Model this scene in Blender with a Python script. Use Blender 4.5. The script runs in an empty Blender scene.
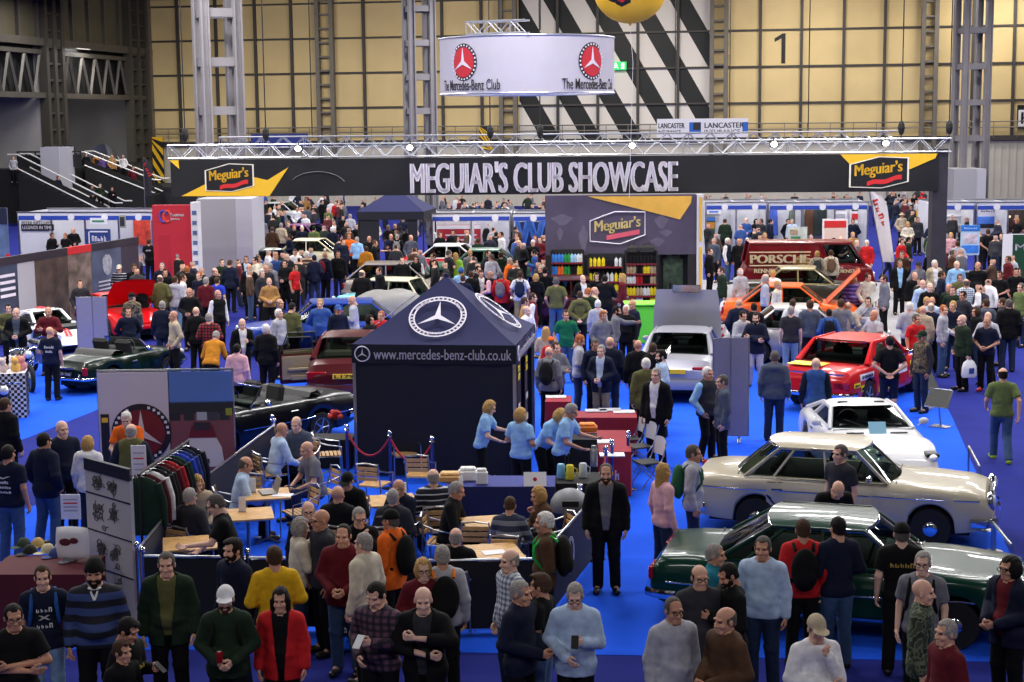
import bpy, bmesh, math, random
import numpy as np
from mathutils import Vector, Matrix, Euler
SC = bpy.context.scene
COL = SC.collection
rnd = random.Random(11)
R = math.radians
# ------------------------------------------------------------------ camera, light, exposure
CAM_H, PITCH, ROLL, FPX = 6.4, R(7.9), 0.0100, 1600.0
CPX, CPY = 512.0, 341.0
cd = bpy.data.cameras.new('camera')
cd.sensor_width = 36.0
cd.lens = FPX / 1024.0 * 36.0
cd.clip_end = 400
cam = bpy.data.objects.new('camera', cd)
COL.objects.link(cam)
_f = Vector((0, math.cos(PITCH), -math.sin(PITCH)))
_u = Vector((0, math.sin(PITCH), math.cos(PITCH)))
_r = Vector((1, 0, 0))
_ex = _r * math.cos(ROLL) - _u * math.sin(ROLL)
_ey = _u * math.cos(ROLL) + _r * math.sin(ROLL)
cam.matrix_world = Matrix(((_ex.x, _ey.x, -_f.x, 0), (_ex.y, _ey.y, -_f.y, 0), (_ex.z, _ey.z, -_f.z, CAM_H), (0, 0, 0, 1)))
SC.camera = cam

w = bpy.data.worlds.new('hall_air')
SC.world = w
w.use_nodes = True
w.node_tree.nodes['Background'].inputs[0].default_value = (0.80, 0.84, 1.0, 1)
w.node_tree.nodes['Background'].inputs[1].default_value = 0.07
SC.view_settings.view_transform = 'Standard'
SC.view_settings.look = 'None'
SC.view_settings.exposure = 0.0
SC.view_settings.gamma = 1.0
SC.view_settings.use_curve_mapping = False

def area(x, y, z, sx, sy, power, col=(1, 0.97, 0.93), rot=(0, 0, 0)):  # makes the hall strip lights and the added unseen fill lights
 l = bpy.data.lights.new('hall_and_fill_light', 'AREA')
 l.shape = 'RECTANGLE'
 l.size, l.size_y = sx, sy
 l.energy = power
 l.color = col
 o = bpy.data.objects.new('hall_and_fill_light', l)
 o.location = (x, y, z)
 o.rotation_euler = rot
 COL.objects.link(o)
 return o
# rows of strip lights under the hall roof; the front aisle row is dimmer, the row above the camera is an added front fill
for yy, pw in ((1, 720), (22, 400), (31, 900), (40, 1200), (50, 1300), (61, 1400), (73, 1450), (87, 1350), (101, 1050)):
 for xx in (-26, -13, 0, 13, 26):
  area(xx, yy, 14.2, 5.0, 0.9, pw, (1.0, 0.975, 0.96))
# unseen wash lights added to brighten the back wall
for xx in (-20, -7, 7, 20, 33):
 area(xx, 108, 14.4, 6.0, 1.0, 640, (1.0, 0.93, 0.82), (R(48), 0, 0))

# ------------------------------------------------------------------ pixel helpers (angles measured on the photo -> metres in the hall)
def ray(px, py):
 x, y = (px - CPX) / FPX, -(py - CPY) / FPX
 return _ex * x + _ey * y + _f
def gp(px, py, z=0.0):
 d = ray(px, py)
 t = (z - CAM_H) / d.z
 return Vector((d.x * t, d.y * t, z))
def at(px, py, Y):
 d = ray(px, py)
 t = Y / d.y
 return Vector((d.x * t, Y, CAM_H + d.z * t))

# ------------------------------------------------------------------ materials
def lin(c):
 if isinstance(c, str):
  c = tuple(int(c[i:i + 2], 16) for i in (0, 2, 4))
 return tuple(((v / 255.0) / 12.92 if v / 255.0 <= 0.04045 else ((v / 255.0 + 0.055) / 1.055) ** 2.4) for v in c)
_M = {}
def mat(col, rough=0.6, metal=0.0, noise=0.06, scale=40.0, coat=0.0, emit=0.0, name=None, bump=0.0):
 key = (col if isinstance(col, str) else tuple(col), rough, metal, noise, scale, coat, emit, bump)
 if key in _M:
  return _M[key]
 m = bpy.data.materials.new(name or 'surface_' + (col if isinstance(col, str) else '%02x%02x%02x' % tuple(col)))
 m.use_nodes = True
 nt = m.node_tree
 b = nt.nodes['Principled BSDF']
 c = lin(col)
 b.inputs['Roughness'].default_value = rough
 b.inputs['Metallic'].default_value = metal
 b.inputs['Coat Weight'].default_value = coat
 b.inputs['Coat Roughness'].default_value = 0.04
 if noise > 0:
  tc = nt.nodes.new('ShaderNodeTexCoord')
  n = nt.nodes.new('ShaderNodeTexNoise')
  n.inputs['Scale'].default_value = scale
  n.inputs['Detail'].default_value = 4
  r = nt.nodes.new('ShaderNodeValToRGB')
  r.color_ramp.elements[0].position = 0.3
  r.color_ramp.elements[1].position = 0.7
  r.color_ramp.elements[0].color = tuple(v * (1 - noise) for v in c) + (1,)
  r.color_ramp.elements[1].color = tuple(min(1, v * (1 + noise)) for v in c) + (1,)
  nt.links.new(tc.outputs['Object'], n.inputs['Vector'])
  nt.links.new(n.outputs['Fac'], r.inputs['Fac'])
  nt.links.new(r.outputs['Color'], b.inputs['Base Color'])
  if bump > 0:
   bp = nt.nodes.new('ShaderNodeBump')
   bp.inputs['Strength'].default_value = bump
   nt.links.new(n.outputs['Fac'], bp.inputs['Height'])
   nt.links.new(bp.outputs['Normal'], b.inputs['Normal'])
 else:
  b.inputs['Base Color'].default_value = c + (1,)
 if emit > 0:
  b.inputs['Emission Color'].default_value = c + (1,)
  b.inputs['Emission Strength'].default_value = emit
 _M[key] = m
 return m
def objcol_mat(name, rough, noise, scale, spec=0.3, sheen=0.0):
 m = bpy.data.materials.new(name)
 m.use_nodes = True
 nt = m.node_tree
 b = nt.nodes['Principled BSDF']
 oi = nt.nodes.new('ShaderNodeObjectInfo')
 tc = nt.nodes.new('ShaderNodeTexCoord')
 n = nt.nodes.new('ShaderNodeTexNoise')
 n.inputs['Scale'].default_value = scale
 n.inputs['Detail'].default_value = 3
 mr = nt.nodes.new('ShaderNodeMapRange')
 mr.inputs['From Min'].default_value = 0.3
 mr.inputs['From Max'].default_value = 0.7
 mr.inputs['To Min'].default_value = 1 - noise
 mr.inputs['To Max'].default_value = 1 + noise
 mx = nt.nodes.new('ShaderNodeVectorMath')
 mx.operation = 'SCALE'
 nt.links.new(tc.outputs['Object'], n.inputs['Vector'])
 nt.links.new(n.outputs['Fac'], mr.inputs['Value'])
 nt.links.new(oi.outputs['Color'], mx.inputs[0])
 nt.links.new(mr.outputs['Result'], mx.inputs['Scale'])
 nt.links.new(mx.outputs['Vector'], b.inputs['Base Color'])
 b.inputs['Roughness'].default_value = rough
 b.inputs['Specular IOR Level'].default_value = spec
 return m
M_CLOTH = objcol_mat('woven_cloth', 0.85, 0.16, 14, 0.2)
M_SKIN = objcol_mat('skin', 0.55, 0.06, 20, 0.35)
M_HAIR = objcol_mat('hair_strands', 0.7, 0.5, 75, 0.2)
M_LEATHER = objcol_mat('leather', 0.4, 0.15, 25, 0.5)

def pattern_mat(name, kind, cols, s1, s2=None):
 """plaid / stripes / camouflage woven into the cloth itself"""
 m = bpy.data.materials.new(name)
 m.use_nodes = True
 nt = m.node_tree
 b = nt.nodes['Principled BSDF']
 b.inputs['Roughness'].default_value = 0.85
 tc = nt.nodes.new('ShaderNodeTexCoord')
 def band(axis, period, width):
  sp = nt.nodes.new('ShaderNodeSeparateXYZ')
  nt.links.new(tc.outputs['Object'], sp.inputs[0])
  a = nt.nodes.new('ShaderNodeMath'); a.operation = 'DIVIDE'
  nt.links.new(sp.outputs[axis], a.inputs[0]); a.inputs[1].default_value = period
  f = nt.nodes.new('ShaderNodeMath'); f.operation = 'FRACT'
  nt.links.new(a.outputs[0], f.inputs[0])
  l = nt.nodes.new('ShaderNodeMath'); l.operation = 'LESS_THAN'
  nt.links.new(f.outputs[0], l.inputs[0]); l.inputs[1].default_value = width
  return l.outputs[0]
 def mix(fac, a, b_):
  n = nt.nodes.new('ShaderNodeMix'); n.data_type = 'RGBA'
  if isinstance(fac, float): n.inputs[0].default_value = fac
  else: nt.links.new(fac, n.inputs[0])
  for i, v in ((6, a), (7, b_)):
   if isinstance(v, tuple): n.inputs[i].default_value = v + (1,)
   else: nt.links.new(v, n.inputs[i])
  return n.outputs[2]
 c = [lin(x) for x in cols]
 if kind == 'stripe':
  out = mix(band('Z', s1, s2), c[0], c[1])
 elif kind == 'plaid':
  out = mix(band('X', s1, .45), mix(band('Z', s1, .45), c[0], c[1]), mix(band('Z', s1, .45), c[1], c[2]))
 else:
  v = nt.nodes.new('ShaderNodeTexNoise'); v.inputs['Scale'].default_value = s1; v.inputs['Detail'].default_value = 1
  nt.links.new(tc.outputs['Object'], v.inputs['Vector'])
  r = nt.nodes.new('ShaderNodeValToRGB'); r.color_ramp.interpolation = 'CONSTANT'
  e = r.color_ramp.elements
  e[0].position = 0; e[0].color = c[0] + (1,)
  e[1].position = .45; e[1].color = c[1] + (1,)
  x = e.new(.55); x.color = c[2] + (1,)
  nt.links.new(v.outputs['Fac'], r.inputs['Fac'])
  out = r.outputs['Color']
 nt.links.new(out, b.inputs['Base Color'])
 return m
def glass_mat(name, tint, amount):
 m = bpy.data.materials.new(name)
 m.use_nodes = True
 nt = m.node_tree
 nt.nodes.remove(nt.nodes['Principled BSDF'])
 out = nt.nodes['Material Output']
 t = nt.nodes.new('ShaderNodeBsdfTransparent'); t.inputs[0].default_value = tuple(tint) + (1,)
 g = nt.nodes.new('ShaderNodeBsdfGlossy'); g.inputs['Roughness'].default_value = 0.03
 lw = nt.nodes.new('ShaderNodeLayerWeight'); lw.inputs[0].default_value = amount
 mx = nt.nodes.new('ShaderNodeMixShader')
 nt.links.new(lw.outputs['Fresnel'], mx.inputs[0])
 nt.links.new(t.outputs[0], mx.inputs[1])
 nt.links.new(g.outputs[0], mx.inputs[2])
 nt.links.new(mx.outputs[0], out.inputs[0])
 return m
M_CARGLASS = glass_mat('car_glass', (0.32, 0.38, 0.35), 0.25)
M_CLEAR = glass_mat('clear_glass', (0.85, 0.9, 0.9), 0.2)
CHROME = mat('d8dce2', 0.12, 1.0, 0.0, name='chrome')
STEEL = mat('b4b6ba', 0.28, 1.0, 0.05, name='brushed_steel')
ALU = mat('c4c6cc', 0.35, 0.7, 0.04, name='aluminium_truss')
BLACK = mat('0b0b0d', 0.6, 0, 0.1, name='black_paint')
RUBBER = mat('0d0d0e', 0.8, 0, 0.1, name='tyre_rubber')
WHITE = mat('e6e4ea', 0.55, 0, 0.03, name='white_panel')
LGREY = mat('a9a8b4', 0.6, 0, 0.04, name='grey_panel')

# ------------------------------------------------------------------ mesh buffer
class MB:
 def __init__(s):
  s.v, s.f, s.mi, s.cur = [], [], [], 0
 def face(s, idx):
  s.f.append(tuple(idx)); s.mi.append(s.cur)
 def quad(s, a, b, c, d):
  n = len(s.v); s.v += [tuple(a), tuple(b), tuple(c), tuple(d)]
  s.face((n, n + 1, n + 2, n + 3))
 def poly(s, pts):
  n = len(s.v); s.v += [tuple(p) for p in pts]
  s.face(range(n, n + len(pts)))
 def box(s, c, size, rot=None, taper=1.0):
  hx, hy, hz = size[0] / 2, size[1] / 2, size[2] / 2
  n = len(s.v)
  for dz in (-1, 1):
   k = taper if dz > 0 else 1.0
   for dx, dy in ((-1, -1), (1, -1), (1, 1), (-1, 1)):
    p = Vector((dx * hx * k, dy * hy * k, dz * hz))
    if rot is not None: p = rot @ p
    s.v.append((c[0] + p.x, c[1] + p.y, c[2] + p.z))
  for q in ((3, 2, 1, 0), (4, 5, 6, 7), (0, 1, 5, 4), (1, 2, 6, 5), (2, 3, 7, 6), (3, 0, 4, 7)):
   s.face([n + i for i in q])
  return s
 def rbox(s, c, size, r=0.02, rot=None):
  """box with chamfered vertical and horizontal edges"""
  hx, hy, hz = size[0] / 2, size[1] / 2, size[2] / 2
  r = min(r, hx * .9, hy * .9, hz * .9)
  rings = []
  for z, ins in ((-hz, r), (-hz + r, 0), (hz - r, 0), (hz, r)):
   a, b = hx - ins, hy - ins
   q = r if ins == 0 else r * .5
   rings.append([(a, -b + q, z), (a, b - q, z), (a - q, b, z), (-a + q, b, z), (-a, b - q, z), (-a, -b + q, z), (-a + q, -b, z), (a - q, -b, z)])
  n = len(s.v)
  for rg in rings:
   for p in rg:
    p = Vector(p)
    if rot is not None: p = rot @ p
    s.v.append((c[0] + p.x, c[1] + p.y, c[2] + p.z))
  for i in range(3):
   for j in range(8):
    k = (j + 1) % 8
    s.face((n + i * 8 + j, n + i * 8 + k, n + (i + 1) * 8 + k, n + (i + 1) * 8 + j))
  s.face([n + j for j in range(7, -1, -1)]); s.face([n + 24 + j for j in range(8)])
  return s
 def tube(s, pts, r, n=8, closed=False, cap=True):
  pts = [Vector(p) for p in pts]
  m = len(pts)
  rs = r if isinstance(r, (list, tuple)) else [r] * m
  base = len(s.v)
  prev = None
  for i, p in enumerate(pts):
   if closed: t = pts[(i + 1) % m] - pts[i - 1]
   else: t = pts[min(i + 1, m - 1)] - pts[max(i - 1, 0)]
   t = t.normalized() if t.length > 1e-9 else Vector((0, 0, 1))
   if prev is None:
    a = Vector((0, 0, 1)) if abs(t.z) < .9 else Vector((1, 0, 0))
    u = t.cross(a).normalized()
   else:
    u = (prev - t * prev.dot(t))
    u = u.normalized() if u.length > 1e-6 else t.orthogonal().normalized()
   prev = u
   vv = t.cross(u)
   for k in range(n):
    an = 2 * math.pi * k / n
    q = p + (u * math.cos(an) + vv * math.sin(an)) * rs[i]
    s.v.append(tuple(q))
  for i in range(m if closed else m - 1):
   for k in range(n):
    a, b = base + i * n, base + ((i + 1) % m) * n
    s.face((a + k, a + (k + 1) % n, b + (k + 1) % n, b + k))
  if cap and not closed:
   s.face([base + k for k in range(n - 1, -1, -1)])
   s.face([base + (m - 1) * n + k for k in range(n)])
  return s
 def lathe(s, prof, c=(0, 0, 0), n=20, axis='Z'):
  base = len(s.v)
  for (r, h) in prof:
   for k in range(n):
    a = 2 * math.pi * k / n
    x, y = r * math.cos(a), r * math.sin(a)
    if axis == 'Z': p = (x, y, h)
    elif axis == 'Y': p = (x, h, y)
    else: p = (h, x, y)
    s.v.append((c[0] + p[0], c[1] + p[1], c[2] + p[2]))
  for i in range(len(prof) - 1):
   for k in range(n):
    a, b = base + i * n, base + (i + 1) * n
    q = (a + k, a + (k + 1) % n, b + (k + 1) % n, b + k)
    s.face(q if axis != 'Y' else q[::-1])
  s.face([base + k for k in range(n - 1, -1, -1)]); s.face([base + (len(prof) - 1) * n + k for k in range(n)])
  return s
 def ell(s, c, rad, n=12, m=8, rot=None):
  base = len(s.v)
  for i in range(m + 1):
   t = math.pi * i / m
   for k in range(n):
    a = 2 * math.pi * k / n
    p = Vector((rad[0] * math.sin(t) * math.cos(a), rad[1] * math.sin(t) * math.sin(a), rad[2] * math.cos(t)))
    if rot is not None: p = rot @ p
    s.v.append((c[0] + p.x, c[1] + p.y, c[2] + p.z))
  for i in range(m):
   for k in range(n):
    a, b = base + i * n, base + (i + 1) * n
    s.face((a + k, b + k, b + (k + 1) % n, a + (k + 1) % n))
  return s
 def grid(s, rows, flip=False, closed=False):
  base = len(s.v)
  n = len(rows[0])
  for r_ in rows: s.v += [tuple(p) for p in r_]
  for i in range(len(rows) - 1):
   for k in range(n if closed else n - 1):
    a, b = base + i * n, base + (i + 1) * n
    q = (a + k, a + (k + 1) % n, b + (k + 1) % n, b + k)
    s.face(q[::-1] if flip else q)
  return s
 def prism(s, poly, y0, y1):
  """polygon in XZ extruded along Y"""
  n = len(s.v); m = len(poly)
  s.v += [(p[0], y0, p[1]) for p in poly] + [(p[0], y1, p[1]) for p in poly]
  s.face([n + i for i in range(m)]); s.face([n + m + i for i in range(m - 1, -1, -1)])
  for i in range(m):
   j = (i + 1) % m
   s.face((n + j, n + i, n + m + i, n + m + j))
  return s
 def mesh(s, name, mats, smooth=None):
  me = bpy.data.meshes.new(name)
  me.from_pydata(s.v, [], s.f)
  for m in (mats if isinstance(mats, (list, tuple)) else [mats]): me.materials.append(m)
  if any(s.mi): me.polygons.foreach_set('material_index', s.mi)
  bm = bmesh.new(); bm.from_mesh(me)
  bmesh.ops.remove_doubles(bm, verts=bm.verts, dist=1e-5)
  bmesh.ops.recalc_face_normals(bm, faces=bm.faces)
  bm.to_mesh(me); bm.free()
  if smooth is not None:
   me.polygons.foreach_set('use_smooth', [True] * len(me.polygons))
   me.set_sharp_from_angle(angle=R(smooth))
  me.update()
  return me
 def build(s, name, mats, parent=None, smooth=None, label=None, loc=None, rz=None):
  return put(s.mesh(name, mats, smooth), name, parent, label=label, loc=loc, rz=rz)
def put(me, name, parent=None, label=None, loc=None, rz=None, mtx=None):
 o = bpy.data.objects.new(name, me)
 COL.objects.link(o)
 if parent is not None: o.parent = parent
 if mtx is not None: o.matrix_local = mtx
 if loc is not None: o.location = loc
 if rz is not None: o.rotation_euler = (0, 0, rz)
 if label: o['label'] = label
 return o
def tag(o, label, cat, group=None, kind=None):
 o['label'] = label
 o['category'] = cat
 if group: o['group'] = group
 if kind: o['kind'] = kind
 return o
def struct(o):
 o['kind'] = 'structure'
 return o
def thing(name, label, cat, loc=(0, 0, 0), rz=0.0, group=None):
 o = bpy.data.objects.new(name, None)
 COL.objects.link(o)
 o.empty_display_size = .1
 o.location = loc
 o.rotation_euler = (0, 0, rz)
 return tag(o, label, cat, group)
def dup(o, parent=None, **props):
 c = o.copy()
 COL.objects.link(c)
 if parent is not None: c.parent = parent
 for ch in o.children: dup(ch, c)
 for k, v in props.items(): c[k] = v
 return c
_TXT = {}
def text_mesh(s, bold=0.0, extr=0.004, spacing=1.0):
 key = (s, bold, extr, spacing)
 if key in _TXT: return _TXT[key]
 cu = bpy.data.curves.new('letters', 'FONT')
 cu.body = s
 cu.size = 1.0
 cu.offset = bold
 cu.extrude = extr
 cu.resolution_u = 3
 cu.space_character = spacing
 o = bpy.data.objects.new('letters', cu)
 COL.objects.link(o)
 dg = bpy.context.evaluated_depsgraph_get()
 dg.update()
 me = bpy.data.meshes.new_from_object(o.evaluated_get(dg))
 bpy.data.objects.remove(o)
 bpy.data.curves.remove(cu)
 v = np.empty(len(me.vertices) * 3, dtype=np.float32)
 me.vertices.foreach_get('co', v)
 v = v.reshape(-1, 3)
 lo, hi = v.min(0), v.max(0)
 c = (lo + hi) / 2
 _TXT[key] = (v - c, [tuple(p.vertices) for p in me.polygons], hi - lo)
 bpy.data.meshes.remove(me)
 return _TXT[key]
def letters(s, parent, m, c, width, height, rz=0.0, bold=0.0, slant=0.0, name='lettering', rise=0.0, thick=0.006, mtx=None):
 """raised lettering standing in the parent's XZ plane, facing -Y, fitted to width x height"""
 if s[0] == '~':   # lettering too small to read in the photo: a row of uneven marks
  n = int(s[1:]); b = MB(); rr = random.Random(n * 7 + int(width * 100)); x = -width / 2; st = width / n
  for i in range(n):
   h0, w0 = height * rr.uniform(.55, 1), st * rr.uniform(.5, .85)
   b.box((x + st * (i + .5), 0, -height / 2 + h0 * rr.choice((.12, .5, .88)) + rise * (i / n) * height), (w0, thick * 2, h0 * .22)); b.box((x + st * (i + .5) + w0 * .35, 0, -height / 2 + h0 * .35), (w0 * .3, thick * 2, h0 * .7)); b.box((x + st * (i + .5) - w0 * .3, 0, -height / 2 + h0 / 2), (w0 * .35, thick * 2, h0))
  return put(b.mesh(name, m), name, parent, loc=None if mtx is not None else c, rz=None if mtx is not None else rz, mtx=mtx)
 v, f, size = text_mesh(s, 0.0)
 if bold > 0:
  n0 = len(v); v = np.concatenate([v + np.array([k * bold, 0, 0], np.float32) for k in (-1, 0, 1)]); f = [tuple(i + n0 * k for i in q) for k in range(3) for q in f]; size = size + np.array([2 * bold, 0, 0])
 out = np.zeros_like(v)
 out[:, 0] = v[:, 0] / size[0] * width + v[:, 1] / size[1] * height * slant
 out[:, 2] = v[:, 1] / size[1] * height + v[:, 0] / size[0] * width * rise
 out[:, 1] = -v[:, 2] / 0.004 * thick
 me = bpy.data.meshes.new(name)
 me.from_pydata([tuple(p) for p in out.tolist()], [], f)
 me.materials.append(m)
 return put(me, name, parent, loc=None if mtx is not None else c, rz=None if mtx is not None else rz, mtx=mtx)
def star_pts(r, inner=0.13):
 out = []
 for k in range(3):
  a = math.pi / 2 + k * 2 * math.pi / 3
  out.append((r * math.cos(a), r * math.sin(a)))
  b = a + math.pi / 3
  out.append((r * inner * math.cos(b), r * inner * math.sin(b)))
 return out
def star_solid(mb, r, y0, y1, inner=0.15, cx=0.0, cz=0.0, sx=1.0):
 P = [(cx + p[0] * sx, cz + p[1]) for p in star_pts(r, inner)]
 for i in range(6):
  (xa, za), (xb, zb) = P[i], P[(i + 1) % 6]
  for y in (y0, y1): mb.poly([(cx, y, cz), (xa, y, za), (xb, y, zb)])
  mb.quad((xa, y0, za), (xb, y0, zb), (xb, y1, zb), (xa, y1, za))
 return mb
def disc(mb, r, y, cx=0.0, cz=0.0, n=40, rings=5):
 mb.grid([[(cx + r * q * math.cos(a), y, cz + r * q * math.sin(a)) for a in np.linspace(0, 2 * math.pi, n + 1)[:-1]] for q in np.linspace(1, .01, rings)], closed=True)
 return mb
def star_emblem(parent, m_star, c, r, ring=None, disc=None, y=0.0, name='star_emblem', mtx=None, sx=1.0):
 """three-pointed star, optional ring and disc, flat in XZ facing -Y (at local mtx)"""
 mb = MB(); ms = [m_star]
 star_solid(mb, r * .80, y - .012, y - .004, .15, 0, 0, sx)
 if ring is not None:
  ms.append(ring); mb.cur = 1
  for ra, rb in ((.84, .90), (1.0, 1.06)):
   for k in range(40):
    a0, a1 = 2 * math.pi * k / 40, 2 * math.pi * (k + 1) / 40
    P = [(math.cos(a0) * r * ra * sx, y - .010, math.sin(a0) * r * ra), (math.cos(a0) * r * rb * sx, y - .010, math.sin(a0) * r * rb), (math.cos(a1) * r * rb * sx, y - .010, math.sin(a1) * r * rb), (math.cos(a1) * r * ra * sx, y - .010, math.sin(a1) * r * ra)]
    mb.quad(*P)
  # wreath of little leaves between the rings
  for k in range(36):
   if k % 12 in (2, 3, 4): continue
   a = 2 * math.pi * (k + .5) / 36
   for d in (-.035, .035):
    rr = r * (.95 + d * .6)
    mb.quad(*[(sx * (math.cos(a + t) * (rr + q)), y - .009, math.sin(a + t) * (rr + q)) for t, q in ((-.06, 0), (0, -.022 * r), (.06, 0), (0, .022 * r))])
 if disc is not None:
  ms.append(disc); mb.cur = len(ms) - 1
  mb.prism([(math.cos(2 * math.pi * k / 40) * r * .85 * sx, math.sin(2 * math.pi * k / 40) * r * .85) for k in range(40)], y - .004, y)
 return mb.build(name, ms, parent, loc=None if mtx is not None else c) if mtx is None else put(mb.mesh(name, ms), name, parent, mtx=mtx)
# ------------------------------------------------------------------ SETTING
class Frame:
 """an upright plane: origin O on the floor, local x along u, facing local -Y; pix() finds where a line of sight meets it"""
 def __init__(s, O, rz):
  s.O, s.rz = Vector((O[0], O[1], 0)), rz
  s.u = Vector((math.cos(rz), math.sin(rz), 0)); s.n = Vector((math.sin(rz), -math.cos(rz), 0))
 def pix(s, px, py):
  d = ray(px, py)
  t = (s.O - Vector((0, 0, CAM_H))).dot(s.n) / d.dot(s.n)
  p = Vector((0, 0, CAM_H)) + d * t
  return (p - s.O).dot(s.u), p.z
 def put(s, o, parent=None):
  if parent is None:
   o.location = s.O; o.rotation_euler = (0, 0, s.rz)
  return o
 def rect(s, px0, py0, px1, py1):
  x0, z1 = s.pix(px0, py0); x1, z0 = s.pix(px1, py1)
  return x0, z0, x1, z1

def floor_mat(name, col, weave=350, var=0.10):
 m = mat(col, 0.95, 0, var, 1.4, name=name)
 nt = m.node_tree
 b = nt.nodes['Principled BSDF']
 b.inputs['Specular IOR Level'].default_value = 0.08
 tc = nt.nodes.new('ShaderNodeTexCoord'); n = nt.nodes.new('ShaderNodeTexNoise')
 n.inputs['Scale'].default_value = weave
 nt.links.new(tc.outputs['Object'], n.inputs['Vector'])
 bp = nt.nodes.new('ShaderNodeBump'); bp.inputs['Strength'].default_value = .25
 nt.links.new(n.outputs['Fac'], bp.inputs['Height']); nt.links.new(bp.outputs['Normal'], b.inputs['Normal'])
 return m
M_AISLE = floor_mat('navy_aisle_carpet', (38, 45, 126))
M_BRIGHT = floor_mat('bright_blue_stand_carpet', (34, 92, 236), var=.05)
M_STAGE = floor_mat('white_stand_flooring', (158, 156, 160))
fb = MB(); fb.box((0, 74, -.1), (110, 150, .2))
struct(fb.build('floor', M_AISLE))
def carpet(pts, m, z):
 b = MB(); P = [gp(x, y) for x, y in pts]
 b.poly([(p.x, p.y, z) for p in P]); n = len(P)
 for i in range(n):
  a, c = P[i], P[(i + 1) % n]
  b.quad((a.x, a.y, z), (c.x, c.y, z), (c.x, c.y, -.01), (a.x, a.y, -.01))
 return struct(b.build('floor_carpet', m))
carpet([(-90, 560), (0, 518), (100, 482), (262, 398), (300, 352), (470, 330), (705, 326), (918, 350), (953, 419), (976, 472), (1045, 640), (1000, 662), (650, 656), (320, 650), (-60, 650)], M_BRIGHT, .006)
carpet([(-60, 470), (30, 437), (97, 410), (165, 385), (160, 350), (60, 343), (-30, 372)], M_BRIGHT, .006)
carpet([(690, 330), (905, 348), (925, 330), (905, 283), (700, 280)], M_STAGE, .012)

# back wall, turned ten degrees, cream cassette panels
WALL = Frame((at(150, 110, 124).x, 124), R(-10))
M_CREAM = mat((214, 190, 136), 0.62, 0, 0.08, 0.35, name='cream_cassette_panel')
M_FRAME = mat((62, 58, 56), 0.6, 0, 0.1, 3, name='dark_wall_rail')
M_BEIGE = mat((196, 190, 180), 0.6, 0, 0.05, 1, name='pale_corrugated_cladding')
def wall_paint():
 m = mat((226, 220, 214), 0.6, 0, 0.0, 1, name='black_and_white_diagonal_paint')
 nt = m.node_tree; b = nt.nodes['Principled BSDF']
 tc = nt.nodes.new('ShaderNodeTexCoord'); sp = nt.nodes.new('ShaderNodeSeparateXYZ')
 nt.links.new(tc.outputs['Object'], sp.inputs[0])
 def mth(op, a, v):
  n = nt.nodes.new('ShaderNodeMath'); n.operation = op
  for i, q in enumerate((a, v)):
   if isinstance(q, (int, float)): n.inputs[i].default_value = q
   else: nt.links.new(q, n.inputs[i])
  return n.outputs[0]
 s = mth('ADD', sp.outputs['X'], mth('DIVIDE', sp.outputs['Z'], 1.72))
 f = mth('FRACT', mth('DIVIDE', s, 3.02), 0)
 less = mth('LESS_THAN', f, .48)
 mx = nt.nodes.new('ShaderNodeMix'); mx.data_type = 'RGBA'
 nt.links.new(less, mx.inputs[0])
 mx.inputs[6].default_value = lin((222, 216, 208)) + (1,); mx.inputs[7].default_value = lin((14, 17, 19)) + (1,)
 nt.links.new(mx.outputs[2], b.inputs['Base Color'])
 return m
xs0, _ = WALL.pix(519, 60); xs1, _ = WALL.pix(712, 60); xend, _ = WALL.pix(1120, 100)
_, zlow = WALL.pix(700, 140)
ZTOP = 15.6
def slab(x0, x1, z0, z1, m, name):
 b = MB(); b.box(((x0 + x1) / 2, .25, (z0 + z1) / 2), (x1 - x0, .5, z1 - z0))
 return WALL.put(struct(b.build(name, m)))
slab(-1, xs0, zlow, ZTOP, M_CREAM, 'wall_back'); slab(xs0, xs1, zlow, ZTOP, wall_paint(), 'wall_back')
slab(xs1, xend, zlow, ZTOP, M_CREAM, 'wall_back'); slab(-1, xend, 0, zlow, M_BEIGE, 'wall_back')
rails = MB()
_, z1 = WALL.pix(700, 103.5); _, z2 = WALL.pix(700, 67.5); dz = z2 - z1
for k in range(0, 5):
 rails.box((xend / 2, -.08, z1 + k * dz), (xend, .18, .13))
rails.box((xend / 2, -.15, zlow), (xend, .34, .34))
WALL.put(struct(rails.build('trim_1', M_FRAME)))
pipe = MB()
for zz in (zlow + .75, zlow + 1.15):
 pipe.tube([(0, -.5, zz), (xend, -.5, zz)], .05, 6)
for k in range(int(xend / 1.6)):
 pipe.tube([(k * 1.6, -.5, zlow), (k * 1.6, -.5, zlow + 1.15)], .03, 5)
WALL.put(struct(pipe.build('trim_2', mat((128, 122, 112), .5, .3, .05))))
corr = MB()
for k in range(int(xend / .5)):
 corr.box((k * .5, -.02, zlow / 2), (.12, .05, zlow))
WALL.put(struct(corr.build('trim_3', M_BEIGE)))
mull = MB()
for px in (180, 218, 257, 293, 365, 443, 482, 558, 598, 638, 678, 760, 801, 843, 884, 972, 1013):
 x, _ = WALL.pix(px, 80)
 mull.box((x, -.12, (zlow + ZTOP) / 2), (.2, .26, ZTOP - zlow))
WALL.put(struct(mull.build('trim_4', M_FRAME)))
M_LAT = mat((112, 106, 98), .55, .2, .1, 2, name='wall_lattice_steel')
for px0, px1 in ((139, 152), (320, 334), (502, 516), (712, 726), (922, 935)):
 b = MB(); x0, _ = WALL.pix(px0, 80); x1, _ = WALL.pix(px1, 80)
 for x in (x0, x1): b.box((x, -.35, ZTOP / 2 + 1), (.3, .5, ZTOP - 2))
 for k in range(13): b.box(((x0 + x1) / 2, -.35, zlow + .2 + k * 1.03), (x1 - x0, .3, .14))
 WALL.put(struct(b.build('trim_5', M_LAT)))
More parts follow.
